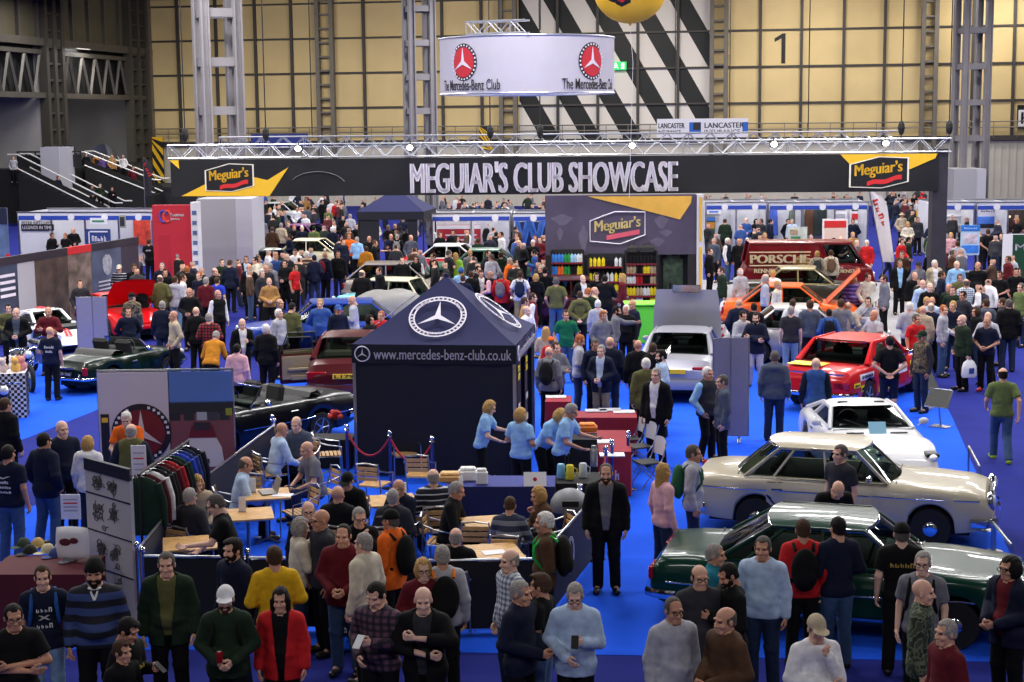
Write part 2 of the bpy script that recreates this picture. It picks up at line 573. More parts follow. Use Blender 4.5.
b = MB(); b.prism([(.10, -1.05), (.38, -1.05), (.38, 1.05), (.16, 1.05), (-.38, .72), (-.38, .46), (.10, .72)], -.02, 0); t = WALL.put(b.build('wall_number', BLACK))
x0, z0, x1, z1_ = WALL.rect(774, 34, 786, 63)
t.location = WALL.O + WALL.u * ((x0 + x1) / 2) + WALL.n * .02 + Vector((0, 0, (z0 + z1_) / 2))
tag(t, 'large black number 1 painted on the cream wall panel', 'number')
# left wall: dark upper cladding, beam, roof truss and two tall openings on to the raised concourse
C0 = WALL.O.copy()
LW = Frame(C0, R(80) + math.pi)      # runs from the corner towards the camera
LWl = Frame((C0.x - .0, C0.y), R(80))
def lw(px, py):
 x, z = LWl.pix(px, py); return x, z
M_DARKC = mat((78, 72, 54), .7, 0, .12, .6, name='dull_olive_cladding')
M_DKSTEEL = mat((58, 55, 52), .5, .3, .12, 2, name='dark_roof_steel')
xA, zlint = lw(100, 97)
_, zbeam = lw(100, 48)
b = MB(); xq = -34.0
b.box((xq / 2, .3, (zbeam + ZTOP) / 2), (-xq, .5, ZTOP - zbeam))
LWl.put(struct(b.build('wall_left', M_DARKC)))
b = MB()
for x in np.arange(xq, 0, 2.6): b.box((x, -.05, (zbeam + ZTOP) / 2), (.22, .3, ZTOP - zbeam))
b.box((xq / 2, -.15, zbeam), (-xq, .5, .5)); b.box((xq / 2, -.1, zlint), (-xq, .5, .35))
_, zt = lw(100, 57)
b.box((xq / 2, 0, zt), (-xq, .3, .28))
n = 16
for k in range(n):
 xa, xb = xq + k * (-xq / n), xq + (k + .5) * (-xq / n); xc = xq + (k + 1) * (-xq / n)
 b.tube([(xa, 0, zlint), (xb, 0, zt)], .13, 4); b.tube([(xb, 0, zt), (xc, 0, zlint)], .13, 4)
LWl.put(struct(b.build('trim_6', mat((84, 80, 74), .5, .3, .1, 2))))
b = MB(); b.box((xq / 2, .6, (zlint + zbeam) / 2), (-xq, .2, zbeam - zlint))
LWl.put(struct(b.build('wall_left', mat((16, 16, 17), .8, 0, .1))))
# uprights of the left wall
for px0, px1 in ((44, 60), (128, 144)):
 b = MB(); xa, _ = lw(px0, 120); xb, _ = lw(px1, 120)
 for x in (xa, (xa + xb) / 2, xb): b.box((x, -.2, ZTOP / 2), (.4, .6, ZTOP))
 for k in range(14): b.box(((xa + xb) / 2, -.2, .6 + k * 1.08), (abs(xb - xa), .4, .16))
 LWl.put(struct(b.build('trim_7', mat((66, 62, 56), .55, .2, .1, 2))))
PXc = lambda px: at(px, 140, 110).x
# rooms seen through the openings
b = MB(); b.box((-8, 9.0, 6), (20, .3, 12)); LWl.put(struct(b.build('wall_concourse', mat((72, 76, 88), .7, 0, .08, .5))))
b = MB(); b.box((-26, 9.0, 6), (16, .3, 12)); LWl.put(struct(b.build('wall_concourse', mat((44, 47, 56), .7, 0, .08, .5))))
b = MB(); b.box((-17.8, 4.5, 6), (.3, 9, 12)); LWl.put(struct(b.build('wall_concourse', mat((150, 148, 150), .7, 0, .08, .5))))
b = MB(); b.box((-.2, 5, 6), (.3, 9.5, 12)); LWl.put(struct(b.build('wall_concourse', mat((140, 138, 138), .7, 0, .08, .5))))
b = MB(); b.box((-16, 5.2, 12.2), (36, 9.5, .3)); LWl.put(struct(b.build('ceiling_concourse', mat((60, 60, 64), .7))))
# ceiling
b = MB(); b.box((0, 74, ZTOP + .2), (130, 160, .3)); struct(b.build('ceiling', mat((34, 35, 38), .9, 0, .1)))
b = MB()
for y in range(20, 126, 12):
 b.box((0, y, ZTOP - .25), (126, .5, .5))
struct(b.build('trim_8', M_DKSTEEL))

for xx in (PXc(22), PXc(98)): area(xx, 112, 11.5, 5, 2, 420, (1, .97, .94))  # unseen lights added to brighten the concourse behind the openings
# raised concourse platform with railings and the two stair flights coming down to the right
ZP = 3.5
PX = lambda px, Y: at(px, 170, Y).x
b = MB(); b.box(((PX(66, 104) - 52) / 2, 111, ZP / 2), (PX(66, 104) + 52, 14, ZP)); struct(b.build('floor_concourse', BLACK))
b = MB(); b.box(((PX(72, 112) + PX(126, 112)) / 2, 116, ZP / 2), (PX(126, 112) - PX(72, 112), 9, ZP)); struct(b.build('floor_concourse', BLACK))
b = MB(); b.box(((PX(66, 106) + PX(160, 106)) / 2, 114.5, 1.0), (8, 7, 2.0)); struct(b.build('floor_concourse', mat((30, 30, 34), .8)))
M_STAIR = mat((12, 12, 14), .7, 0, .1); M_RAILW = mat((214, 212, 210), .4, .2, .03)
def stairs(xt, yc, width, drop_to, run, label):
 t = thing('staircase', label, 'stairs', (xt, yc, 0))
 n = 14; b = MB()
 for k in range(n):
  z = ZP + (drop_to - ZP) * (k + 1) / n
  if z > .02: b.box((run * (k + .5) / n, 0, z / 2), (run / n, width, z))
 b.build('steps', M_STAIR, t)
 for sgn in (-1, 1):
  b = MB(); y = sgn * width / 2
  b.poly([(0, y, ZP), (0, y, ZP + .5), (run, y, drop_to + .5), (run, y, drop_to)])
  b.quad((0, y + .03, ZP), (run, y + .03, drop_to), (run, y + .03, drop_to + .5), (0, y + .03, ZP + .5))
  b.build('side_panel', M_STAIR, t)
  b = MB(); b.tube([(-.6, y, ZP + 1.0), (0, y, ZP + 1.0), (run, y, drop_to + 1.0), (run + .5, y, drop_to + 1.0)], .05, 6)
  b.build('handrail', M_RAILW, t)
  b = MB(); b.tube([(0, y - .04, ZP + .12), (run, y - .04, drop_to + .12)], .05, 6)
  b.build('handrail', M_RAILW, t)
 return t
stairs(PX(24, 102.5), 102.5, 2.6, .4, 6.0, 'near black staircase with white handrails descending from the concourse')
stairs(PX(90, 109), 109, 2.6, 1.6, 4.6, 'far black staircase with white handrails below the domed tent')
b = MB(); y = 104.2
for px in range(18, 84, 9):
 x = PX(px, y); b.tube([(x, y, ZP), (x, y, ZP + 1.1)], .05, 5)
b.tube([(PX(18, y), y, ZP + 1.1), (PX(82, y), y, ZP + 1.1)], .06, 6)
b.box(((PX(18, y) + PX(82, y)) / 2, y + .05, ZP + .5), (PX(82, y) - PX(18, y), .02, .8))
tag(b.build('railing', BLACK), 'black railing along the edge of the raised concourse', 'railing')

# grey lattice roof columns
M_COL = mat((138, 134, 138), .55, .1, .06, 1.5, name='pale_grey_column_steel')
def lattice_column(px0, px1, Y, turn, label, pitch=2.3, first=1.2):
 xa, xb = at(px0, 100, Y).x, at(px1, 100, Y).x
 wd = (xb - xa)
 t = thing('roof_column', label, 'column', ((xa + xb) / 2, Y, 0), turn)
 s = wd / (abs(math.cos(turn)) + abs(math.sin(turn)))
 h = s / 2 - .15
 for sx in (-1, 1):
  for sy in (-1, 1):
   b = MB(); b.box((sx * h, sy * h, ZTOP / 2), (.36, .10, ZTOP)); b.box((sx * (h + .14), sy * h, ZTOP / 2), (.07, .36, ZTOP)); b.box((sx * (h - .14), sy * h, ZTOP / 2), (.07, .36, ZTOP))
   b.build('upright', M_COL, t)
 z = first
 while z < ZTOP:
  b = MB()
  for sy in (-1, 1): b.box((0, sy * h, z), (2 * h, .14, .34))
  for sx in (-1, 1): b.box((sx * h, 0, z), (.14, 2 * h, .34))
  b.build('batten', M_COL, t); z += pitch
 return t
lattice_column(193, 246, 66, R(24), 'thick grey lattice roof column nearest the red exhibitor wall', 1.95, 1.0)
lattice_column(403, 437, 92, R(20), 'grey lattice roof column beside the round hanging banner', 1.9, 1.2)
lattice_column(955, 987, 96, R(8), 'grey lattice roof column at the end of the black banner truss', 2.1, .8)
# cladding boxes round the column feet
def clad(px0, px1, ytop, Y, d, label, c1=(164, 163, 168)):
 xa, xb = at(px0, 250, Y).x, at(px1, 250, Y).x; z = at((px0 + px1) / 2, ytop, Y).z
 t = thing('column_casing', label, 'casing', ((xa + xb) / 2, Y + d / 2, 0))
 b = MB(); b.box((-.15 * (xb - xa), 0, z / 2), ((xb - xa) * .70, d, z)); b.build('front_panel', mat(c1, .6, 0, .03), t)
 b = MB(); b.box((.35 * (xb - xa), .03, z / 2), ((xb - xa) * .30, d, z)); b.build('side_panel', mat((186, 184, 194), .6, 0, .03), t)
 return t
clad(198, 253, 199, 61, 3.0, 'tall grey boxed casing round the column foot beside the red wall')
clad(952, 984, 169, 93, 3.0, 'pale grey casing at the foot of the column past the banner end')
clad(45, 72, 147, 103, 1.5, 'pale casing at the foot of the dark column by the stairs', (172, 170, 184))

# ------------------------------------------------------------------ banner truss
TR = Frame((0, 54.6), R(-3.0))
M_BANNER = mat((15, 17, 21), .5, 0, .35, 1.3, name='black_banner_vinyl')
M_YEL = mat((236, 186, 40), .5, 0, .05, 3, name='golden_yellow_print')
M_CREAMLET = mat((232, 226, 214), .5, 0, .02)
M_LETTER = mat((224, 218, 232), .5, 0, .02, name='white_lettering')
M_REDP = mat((206, 40, 44), .5, 0, .04, name='red_print')
def box_truss(name, label, x0, x1, z, s, y, frame, m=ALU, pitch=None):
 t = thing(name, label, 'truss', frame.O, frame.rz)
 b = MB()
 for dy in (0, s):
  for dz_ in (0, s): b.tube([(x0, y + dy, z + dz_), (x1, y + dy, z + dz_)], .032, 6)
 b.build('chord', m, t)
 p = pitch or s; n = int((x1 - x0) / p); b = MB()
 for k in range(n):
  xa, xb = x0 + k * p, x0 + (k + 1) * p
  for dy in (0, s):
   b.tube([(xa, y + dy, z + (0 if k % 2 else s)), (xb, y + dy, z + (s if k % 2 else 0))], .018, 4)
  for dz_ in (0, s):
   b.tube([(xa, y + (0 if k % 2 else s), z + dz_), (xb, y + (s if k % 2 else 0), z + dz_)], .018, 4)
  if k % 4 == 0:
   b.tube([(xa, y, z), (xa, y + s, z), (xa, y + s, z + s), (xa, y, z + s)], .018, 4, closed=True)
 b.build('lattice', m, t)
 return t
xl, zb = TR.pix(168, 159); xr, _ = TR.pix(951, 152)
ztr = TR.pix(560, 155)[1]
trs = box_truss('lighting_truss', 'long silver box truss carrying the black showcase banner', xl, xr, ztr, .44, 0, TR)
box_truss('lighting_truss', 'rear silver box truss behind the black showcase banner', xl + .5, xr - .5, ztr + .25, .40, 5.5, TR)
for x, wd_ in ((xl + 4, 'left'), ((xl + xr) / 2, 'middle'), (xr - 4, 'right')):
 p = TR.O + TR.u * x - TR.n * 5.7; b = MB(); b.tube([(p.x, p.y, ztr + .6), (p.x, p.y, ZTOP + .06)], .022, 5); tag(b.build('hoist_chain', BLACK), 'thin hoist chain above the rear silver truss, the %s one' % wd_, 'chain', 'hoist chains on the rear truss')
bx0, bz0 = TR.pix(172, 196); bx1, _ = TR.pix(938, 190); bz0 = TR.pix(560, 194)[1]
bn = thing('showcase_banner', 'long black banner lettered in white hanging from the front truss', 'banner', TR.O, TR.rz)
b = MB(); rows = []
for i, z in enumerate(np.linspace(ztr - .05, bz0, 8)):
 rows.append([(x, -.06 + .012 * math.sin(x * 2.1 + i * .4) * (i / 7), z) for x in np.linspace(bx0, bx1, 90)])
b.grid(rows); b.grid([[(p[0], p[1] + .03, p[2]) for p in r_] for r_ in rows], flip=True)
b.build('vinyl', M_BANNER, bn, 60)
def logo(parent, fr, cx, cz, wd, ht, y, plate, outline, script=M_YEL):
 """script lettering on a six-sided plate with a red ribbon under it"""
 def hexa(k): return [(cx - wd / 2 * k, cz - ht * .46 * k), (cx + .05 * wd, cz - ht * .5 * k), (cx + wd / 2 * k, cz - ht * .30 * k), (cx + wd / 2 * k, cz + ht * .46 * k), (cx + .0 * wd, cz + ht * .5 * k), (cx - wd / 2 * k, cz + ht * .26 * k)]
 b = MB(); b.prism(hexa(1.0), y - .012, y); b.build('logo_outline', outline, parent)
 b = MB(); b.prism(hexa(.94), y - .018, y - .008); b.build('logo_plate', plate, parent)
 letters('Meguiar’s', parent, script, (cx - wd * .01, y - .022, cz + ht * .08), wd * .80, ht * .46, bold=.03, rise=.10, name='logo_script')
 b = MB(); pts = []
 for i in range(13):
  t_ = i / 12; x = cx - wd * .2 + wd * .58 * t_
  pts.append((x, cz - ht * .36 + ht * .20 * t_ + ht * .03 * math.sin(t_ * 9)))
 for i in range(12):
  (xa, za), (xb, zb_) = pts[i], pts[i + 1]; hh = ht * .07
  b.quad((xa, y - .024, za - hh), (xb, y - .024, zb_ - hh), (xb, y - .024, zb_ + hh), (xa, y - .024, za + hh))
 b.build('logo_ribbon', M_REDP, parent)
def polyp(parent, fr, pix, m, y, name):
 b = MB(); b.prism([fr.pix(*p) for p in pix], y - .004, y); return b.build(name, m, parent)
def clampz(pts, lo, hi): return [(x, min(max(z, lo), hi)) for x, z in pts]
def bprism(pix, m, y, name):
 P = clampz([TR.pix(*p) for p in pix], bz0 + .01, ztr - .06)
 b = MB(); b.prism(P, y - .004, y); b.build(name, m, bn)
bprism([(182, 196), (206, 184), (250, 176), (268, 180), (289, 167), (270, 196)], M_YEL, -.085, 'yellow_flash')
bprism([(170, 160), (179, 160), (180, 169)], M_YEL, -.085, 'yellow_flash')
bprism([(840, 154), (937, 152), (935, 158), (905, 171), (852, 167)], M_YEL, -.085, 'yellow_flash')
c = TR.rect(205, 163.5, 255, 191.5); logo(bn, TR, (c[0] + c[2]) / 2, (c[1] + c[3]) / 2, c[2] - c[0], c[3] - c[1], -.09, M_BANNER, M_CREAMLET)
c = TR.rect(849, 156.5, 908, 188); logo(bn, TR, (c[0] + c[2]) / 2, (c[1] + c[3]) / 2, c[2] - c[0], c[3] - c[1], -.09, M_BANNER, M_CREAMLET)
c = TR.rect(410, 162, 678, 193); zc = (ztr - .06 + bz0) / 2
letters("MEGUIAR'S CLUB SHOWCASE", bn, M_LETTER, ((c[0] + c[2]) / 2, -.09, zc - .04), c[2] - c[0], (ztr - bz0) * .80, bold=.05, name='headline_lettering')
b = MB(); cx, cz = TR.pix(318, 182)
b.tube([(cx + 1.0 * math.cos(a), -.085, cz - .2 + .55 * math.sin(a)) for a in np.linspace(.4, 2.6, 14)], .02, 4)
b.build('gauge_print', mat((92, 92, 96), .6), bn)
# lamps clamped on the truss and the hoist chains
for px, py, wd_ in ((411, 147, 'second'), (632, 144, 'third'), (773, 142, 'fourth'), (884, 141, 'fifth'), (300, 152, 'first')):
 x, z = TR.pix(px, py)
 p = TR.O + TR.u * x - TR.n * (-.25)
 t = thing('truss_lamp', 'small lit floodlight on the silver truss, %s from the left' % wd_, 'lamp', (p.x, p.y, ztr + .30), TR.rz, 'floodlights along the truss')
 b = MB(); b.rbox((0, 0, .0), (.26, .2, .2), .03); b.build('housing', BLACK, t)
 b = MB(); b.ell((0, -.11, 0), (.11, .03, .09), 10, 6); b.build('lens', mat((255, 250, 240), .3, 0, 0, 1, 0, 9.0), t)
 b = MB(); b.tube([(0, 0, .08), (0, .05, .2)], .02, 5); b.build('clamp', BLACK, t)
for px, wd_ in ((184, 'first'), (265, 'second'), (490, 'third'), (540, 'fourth'), (902, 'fifth'), (950, 'sixth')):
 x, z = TR.pix(px, 150); p = TR.O + TR.u * x + TR.n * -.2
 b = MB(); b.tube([(p.x, p.y, ztr + .4), (p.x, p.y, ZTOP)], .022, 5); b.ell((p.x, p.y, ztr + .8), (.12, .12, .25), 8, 6)
 tag(b.build('hoist_chain', BLACK), 'thin black hoist chain holding up the banner truss, %s from the left' % wd_, 'chain', 'hoist chains on the truss')
# vertical silver leg and printed flag at the banner's right end
x, _ = TR.pix(941, 170); p = TR.O + TR.u * x
b = MB(); b.box((p.x, p.y + .3, (ztr + .1) / 2), (.5, .5, ztr + .1)); b.build('truss_leg', mat((52, 50, 60), .5, .1, .15, 3)).parent = None
bpy.data.objects['truss_leg']['label'] = 'dark wrapped truss tower at the end of the black banner'; bpy.data.objects['truss_leg']['category'] = 'tower'
bpy.data.objects['truss_leg'].name = 'truss_tower'

# round white hanging banner
HB = Frame((at(527, 66, 47).x, 47), 0)
hr = 85 / 1600 * 47.5; hz1 = at(527, 39, 47).z; hz0 = at(527, 94, 47).z
hb = thing('hanging_banner', 'white cylindrical club banner hanging from the roof', 'banner', (HB.O.x, 47 + 0, 0))
b = MB(); rows = []
for z in np.linspace(hz1, hz0, 6):
 rows.append([(hr * math.sin(a), -hr * math.cos(a) * .98, z) for a in np.linspace(-math.pi, math.pi, 73)])
b.grid(rows); b.build('fabric', mat((190, 186, 198), .75, 0, .03, 2, name='white_banner_fabric'), hb, 60)
b = MB()
for z in (hz0, hz1): b.tube([(hr * math.sin(a), -hr * math.cos(a) * .98, z) for a in np.linspace(0, 2 * math.pi, 60)[:-1]], .03, 6, closed=True)
for a in np.linspace(0, math.pi, 4)[:-1]: b.tube([(hr * math.sin(a), -hr * math.cos(a), hz1), (-hr * math.sin(a), hr * math.cos(a), hz1)], .03, 6)
b.build('ring_frame', ALU, hb)
def bend(me, ang, r=None):
 r = r or hr
 for v in me.vertices:
  x, y, z = v.co
  a = ang + x / r
  rr = r * .985 - y + .012
  v.co = (rr * math.sin(a), -rr * math.cos(a), z)
M_ROUND = mat((196, 30, 48), .5, 0, .05, 2, name='crimson_roundel'); M_NAVYP = mat((24, 22, 30), .5, 0, .04)
for ang in (R(-46), R(46)):
 zc = hz0 + (hz1 - hz0) * .55; rr = .52
 b = MB(); disc(b, rr, -.006, 0, zc); me = b.mesh('roundel', M_NAVYP); bend(me, ang); put(me, 'roundel', hb)
 b = MB(); disc(b, rr * .8, -.016, 0, zc); me = b.mesh('roundel_field', M_ROUND); bend(me, ang); put(me, 'roundel_field', hb)
 b = MB(); star_solid(b, rr * .76, -.034, -.022, .16, 0, zc); me = b.mesh('star', M_LETTER); bend(me, ang); put(me, 'star', hb)
 b = MB()
 for k in range(26):
  a = 2 * math.pi * k / 26; b.box((rr * .9 * math.cos(a), -.018, zc + rr * .9 * math.sin(a)), (.05, .006, .05))
 me = b.mesh('wreath', M_LETTER); bend(me, ang); put(me, 'wreath', hb)
 v, f, size = text_mesh('The Mercedes-Benz Club', .004)
 me = bpy.data.meshes.new('lettering'); k = 2.3 / size[0]
 me.from_pydata([(p[0] * k, -.02 - p[2], p[1] / size[1] * .30 + hz0 + .24) for p in v.tolist()], [], f); me.materials.append(M_NAVYP); bend(me, ang + R(2)); put(me, 'lettering', hb)
box_truss('banner_truss', 'short silver truss above the round white banner', -.9, .9, hz1 + .08, .34, -1.9, Frame((HB.O.x - .1, 47), R(-25)))
for k, (px, tx) in enumerate(((499, 497), (540, 548))):
 p = at(px, 30, 46.2); q = Vector((p.x, p.y, ZTOP))
 b = MB(); b.tube([p, q], .03, 5); tag(b.build('hoist_chain', BLACK), 'hoist chain above the round white hanging banner, the %s one' % ('left', 'right')[k], 'chain', 'hoist chains over the round banner')
# yellow balloon
p = at(630, -14, 50); br = 37 / 1600 * 50
bal = thing('balloon', 'big golden yellow helium balloon below the roof', 'balloon', p)
b = MB(); b.ell((0, 0, 0), (br, br, br * .98), 28, 18); b.build('skin', M_YEL, bal, 60)
b = MB(); b.tube([(0, 0, -br * .96), (0, 0, -br * 1.04)], [.06, .02], 8); b.build('knot', M_YEL, bal)
b = MB(); b.tube([(0, 0, -br * 1.04), (.1, .1, -br * 2), (.0, .3, -6.5)], .006, 4); b.build('string', WHITE, bal)
for nm, mm, pts, d in (('logo_plate', BLACK, [(-.95, -.25), (-.35, -.42), (-.05, -.2), (-.05, .5), (-.95, .3)], 1.01), ('logo_ribbon', M_REDP, [(-.8, -.08), (-.3, -.22), (-.12, -.02), (-.6, .15)], 1.02)):
 b = MB(); out = []
 for x, z in pts:
  v = Vector((x, -1.0, z - .35)).normalized() * br * d; out.append(v)
 cpt = sum(out, Vector()) / len(out); cpt = cpt.normalized() * br * d
 for i in range(len(out)):
  a, c = out[i], out[(i + 1) % len(out)]
  for s0, s1 in ((0, .34), (.34, .67), (.67, 1)):
   q = [cpt.lerp(a, s0), cpt.lerp(a, s1), cpt.lerp(c, s1), cpt.lerp(c, s0)]
   b.poly([v.normalized() * br * d for v in q])
 b.build(nm, mm, bal)
# white insurer's banner beyond the truss
LB = Frame((0, 88), R(-6)); c = LB.rect(657, 119, 748, 137)
lb = thing('exhibitor_banner', 'white box banner with blue squares hanging beyond the truss', 'banner', LB.O, LB.rz)
b = MB(); b.box(((c[0] + c[2]) / 2, .6, (c[1] + c[3]) / 2), (c[2] - c[0], 1.2, c[3] - c[1])); b.build('fabric', WHITE, lb)
hh = c[3] - c[1]
for sx, txw in ((.42, .24), (-.06, .16)):
 x = c[0] + (c[2] - c[0]) * sx
 if sx > 0:
  b = MB(); b.box((x, -.01, (c[1] + c[3]) / 2), (hh * .62, .02, hh * .62)); b.build('blue_square', mat((22, 96, 190), .5), lb)
  b = MB(); b.box((x + .1, -.02, (c[1] + c[3]) / 2 + .1), (hh * .4, .02, hh * .4)); b.build('emblem', M_NAVYP, lb)
 else: x = c[0] - .1
 tx = x + hh * .40 + 1.15 if sx > 0 else c[0] + .78
 letters('LANCASTER', lb, M_NAVYP, (tx, -.02, c[1] + hh * .64), 2.1 if sx > 0 else 1.4, hh * .28, bold=.02)
 letters('INSURANCE', lb, M_NAVYP, (tx - .1, -.02, c[1] + hh * .30), 1.9 if sx > 0 else 1.2, hh * .22)
b = MB(); b.box((c[2] - .15, -.01, (c[1] + c[3]) / 2), (.3, .02, hh * .6)); b.build('blue_square', mat((22, 96, 190), .5), lb)
b = MB()
for f_ in (.2, .8): b.tube([(c[0] + (c[2] - c[0]) * f_, .6, c[3]), (c[0] + (c[2] - c[0]) * f_, .6, ZTOP)], .025, 4)
b.build('cable', BLACK, lb)
# exit sign on the wall
c = WALL.rect(612, 62, 627, 70)
es = thing('exit_sign', 'green emergency exit sign with running figure on striped wall', 'sign', WALL.O, WALL.rz)
b = MB(); b.box(((c[0] + c[2]) / 2, -.35, (c[1] + c[3]) / 2), (c[2] - c[0], .12, c[3] - c[1])); b.build('sign_box', mat((20, 176, 84), .4, 0, 0, 1, 0, 1.2), es)
cx, cz, hh = (c[0] + c[2]) / 2, (c[1] + c[3]) / 2, c[3] - c[1]
b = MB(); b.ell((cx - .22, -.43, cz + hh * .28), (.06, .02, .06), 8, 6)
for q in ([(-.26, .15), (-.22, -.08)], [(-.22, -.08), (-.08, -.2), (-.06, -.32)], [(-.22, -.08), (-.34, -.24)], [(-.24, .1), (-.08, .04)], [(-.25, .12), (-.38, .0)]):
 b.tube([(cx + x, -.43, cz + z * hh) for x, z in q], .035, 5)
b.box((cx + .28, -.42, cz), (.22, .02, hh * .7)); b.build('running_figure', mat((240, 250, 240), .4, 0, 0, 1, 0, 1.0), es)
b = MB(); b.box((cx, -.15, cz), (.1, .4, .1)); b.build('bracket', BLACK, es)
c = WALL.rect(1017, 105, 1032, 128)
hs = thing('letter_sign', 'white square sign with a black capital letter on wall', 'sign', WALL.O, WALL.rz)
b = MB(); b.box(((c[0] + c[2]) / 2, -.35, (c[1] + c[3]) / 2), (c[2] - c[0], .3, c[3] - c[1])); b.build('board', BLACK, hs)
b = MB(); b.box(((c[0] + c[2]) / 2, -.51, (c[1] + c[3]) / 2 - .1), (c[2] - c[0] - .1, .02, (c[3] - c[1]) * .7)); b.build('face', WHITE, hs)
letters('H', hs, BLACK, ((c[0] + c[2]) / 2, -.53, (c[1] + c[3]) / 2 - .1), .6, (c[3] - c[1]) * .5, bold=.04)
c = WALL.rect(256, 134, 313, 146)
b = MB(); b.box(((c[0] + c[2]) / 2, -1.2, (c[1] + c[3]) / 2), (c[2] - c[0], .1, c[3] - c[1]))
tag(WALL.put(b.build('fascia_banner', mat((40, 56, 140), .5, 0, .1, 1))), 'long blue banner high behind the left of the truss', 'banner')
# black and yellow hazard panels at the wall foot
def hazard(px0, px1, y0, y1, label):
 c = WALL.rect(px0, y0, px1, y1)
 t = thing('hazard_panel', label, 'panel', WALL.O, WALL.rz)
 b = MB(); b.box(((c[0] + c[2]) / 2, -1.0, (c[1] + c[3]) / 2), (c[2] - c[0], .1, c[3] - c[1])); b.build('board', mat((18, 18, 20), .6), t)
 wd, ht = c[2] - c[0], c[3] - c[1]; n = 4
 for k in range(-2, n):
  zt_ = c[3] - (k + .1) * ht / n; P = []
  for x, z in ((c[0], zt_), (c[2], zt_ - wd * 1.6), (c[2], zt_ - wd * 1.6 - ht / n * .5), (c[0], zt_ - ht / n * .5)): P.append((x, min(max(z, c[1]), c[3])))
  if abs(P[0][1] - P[3][1]) + abs(P[1][1] - P[2][1]) < .1: continue
  b = MB(); b.prism(P, -1.07, -1.055); b.build('yellow_stripe', M_YEL, t)
hazard(154, 170, 137, 190, 'black and yellow hazard panel left of the banner truss')
hazard(482, 495, 126, 150, 'small black and yellow hazard panel above the truss')
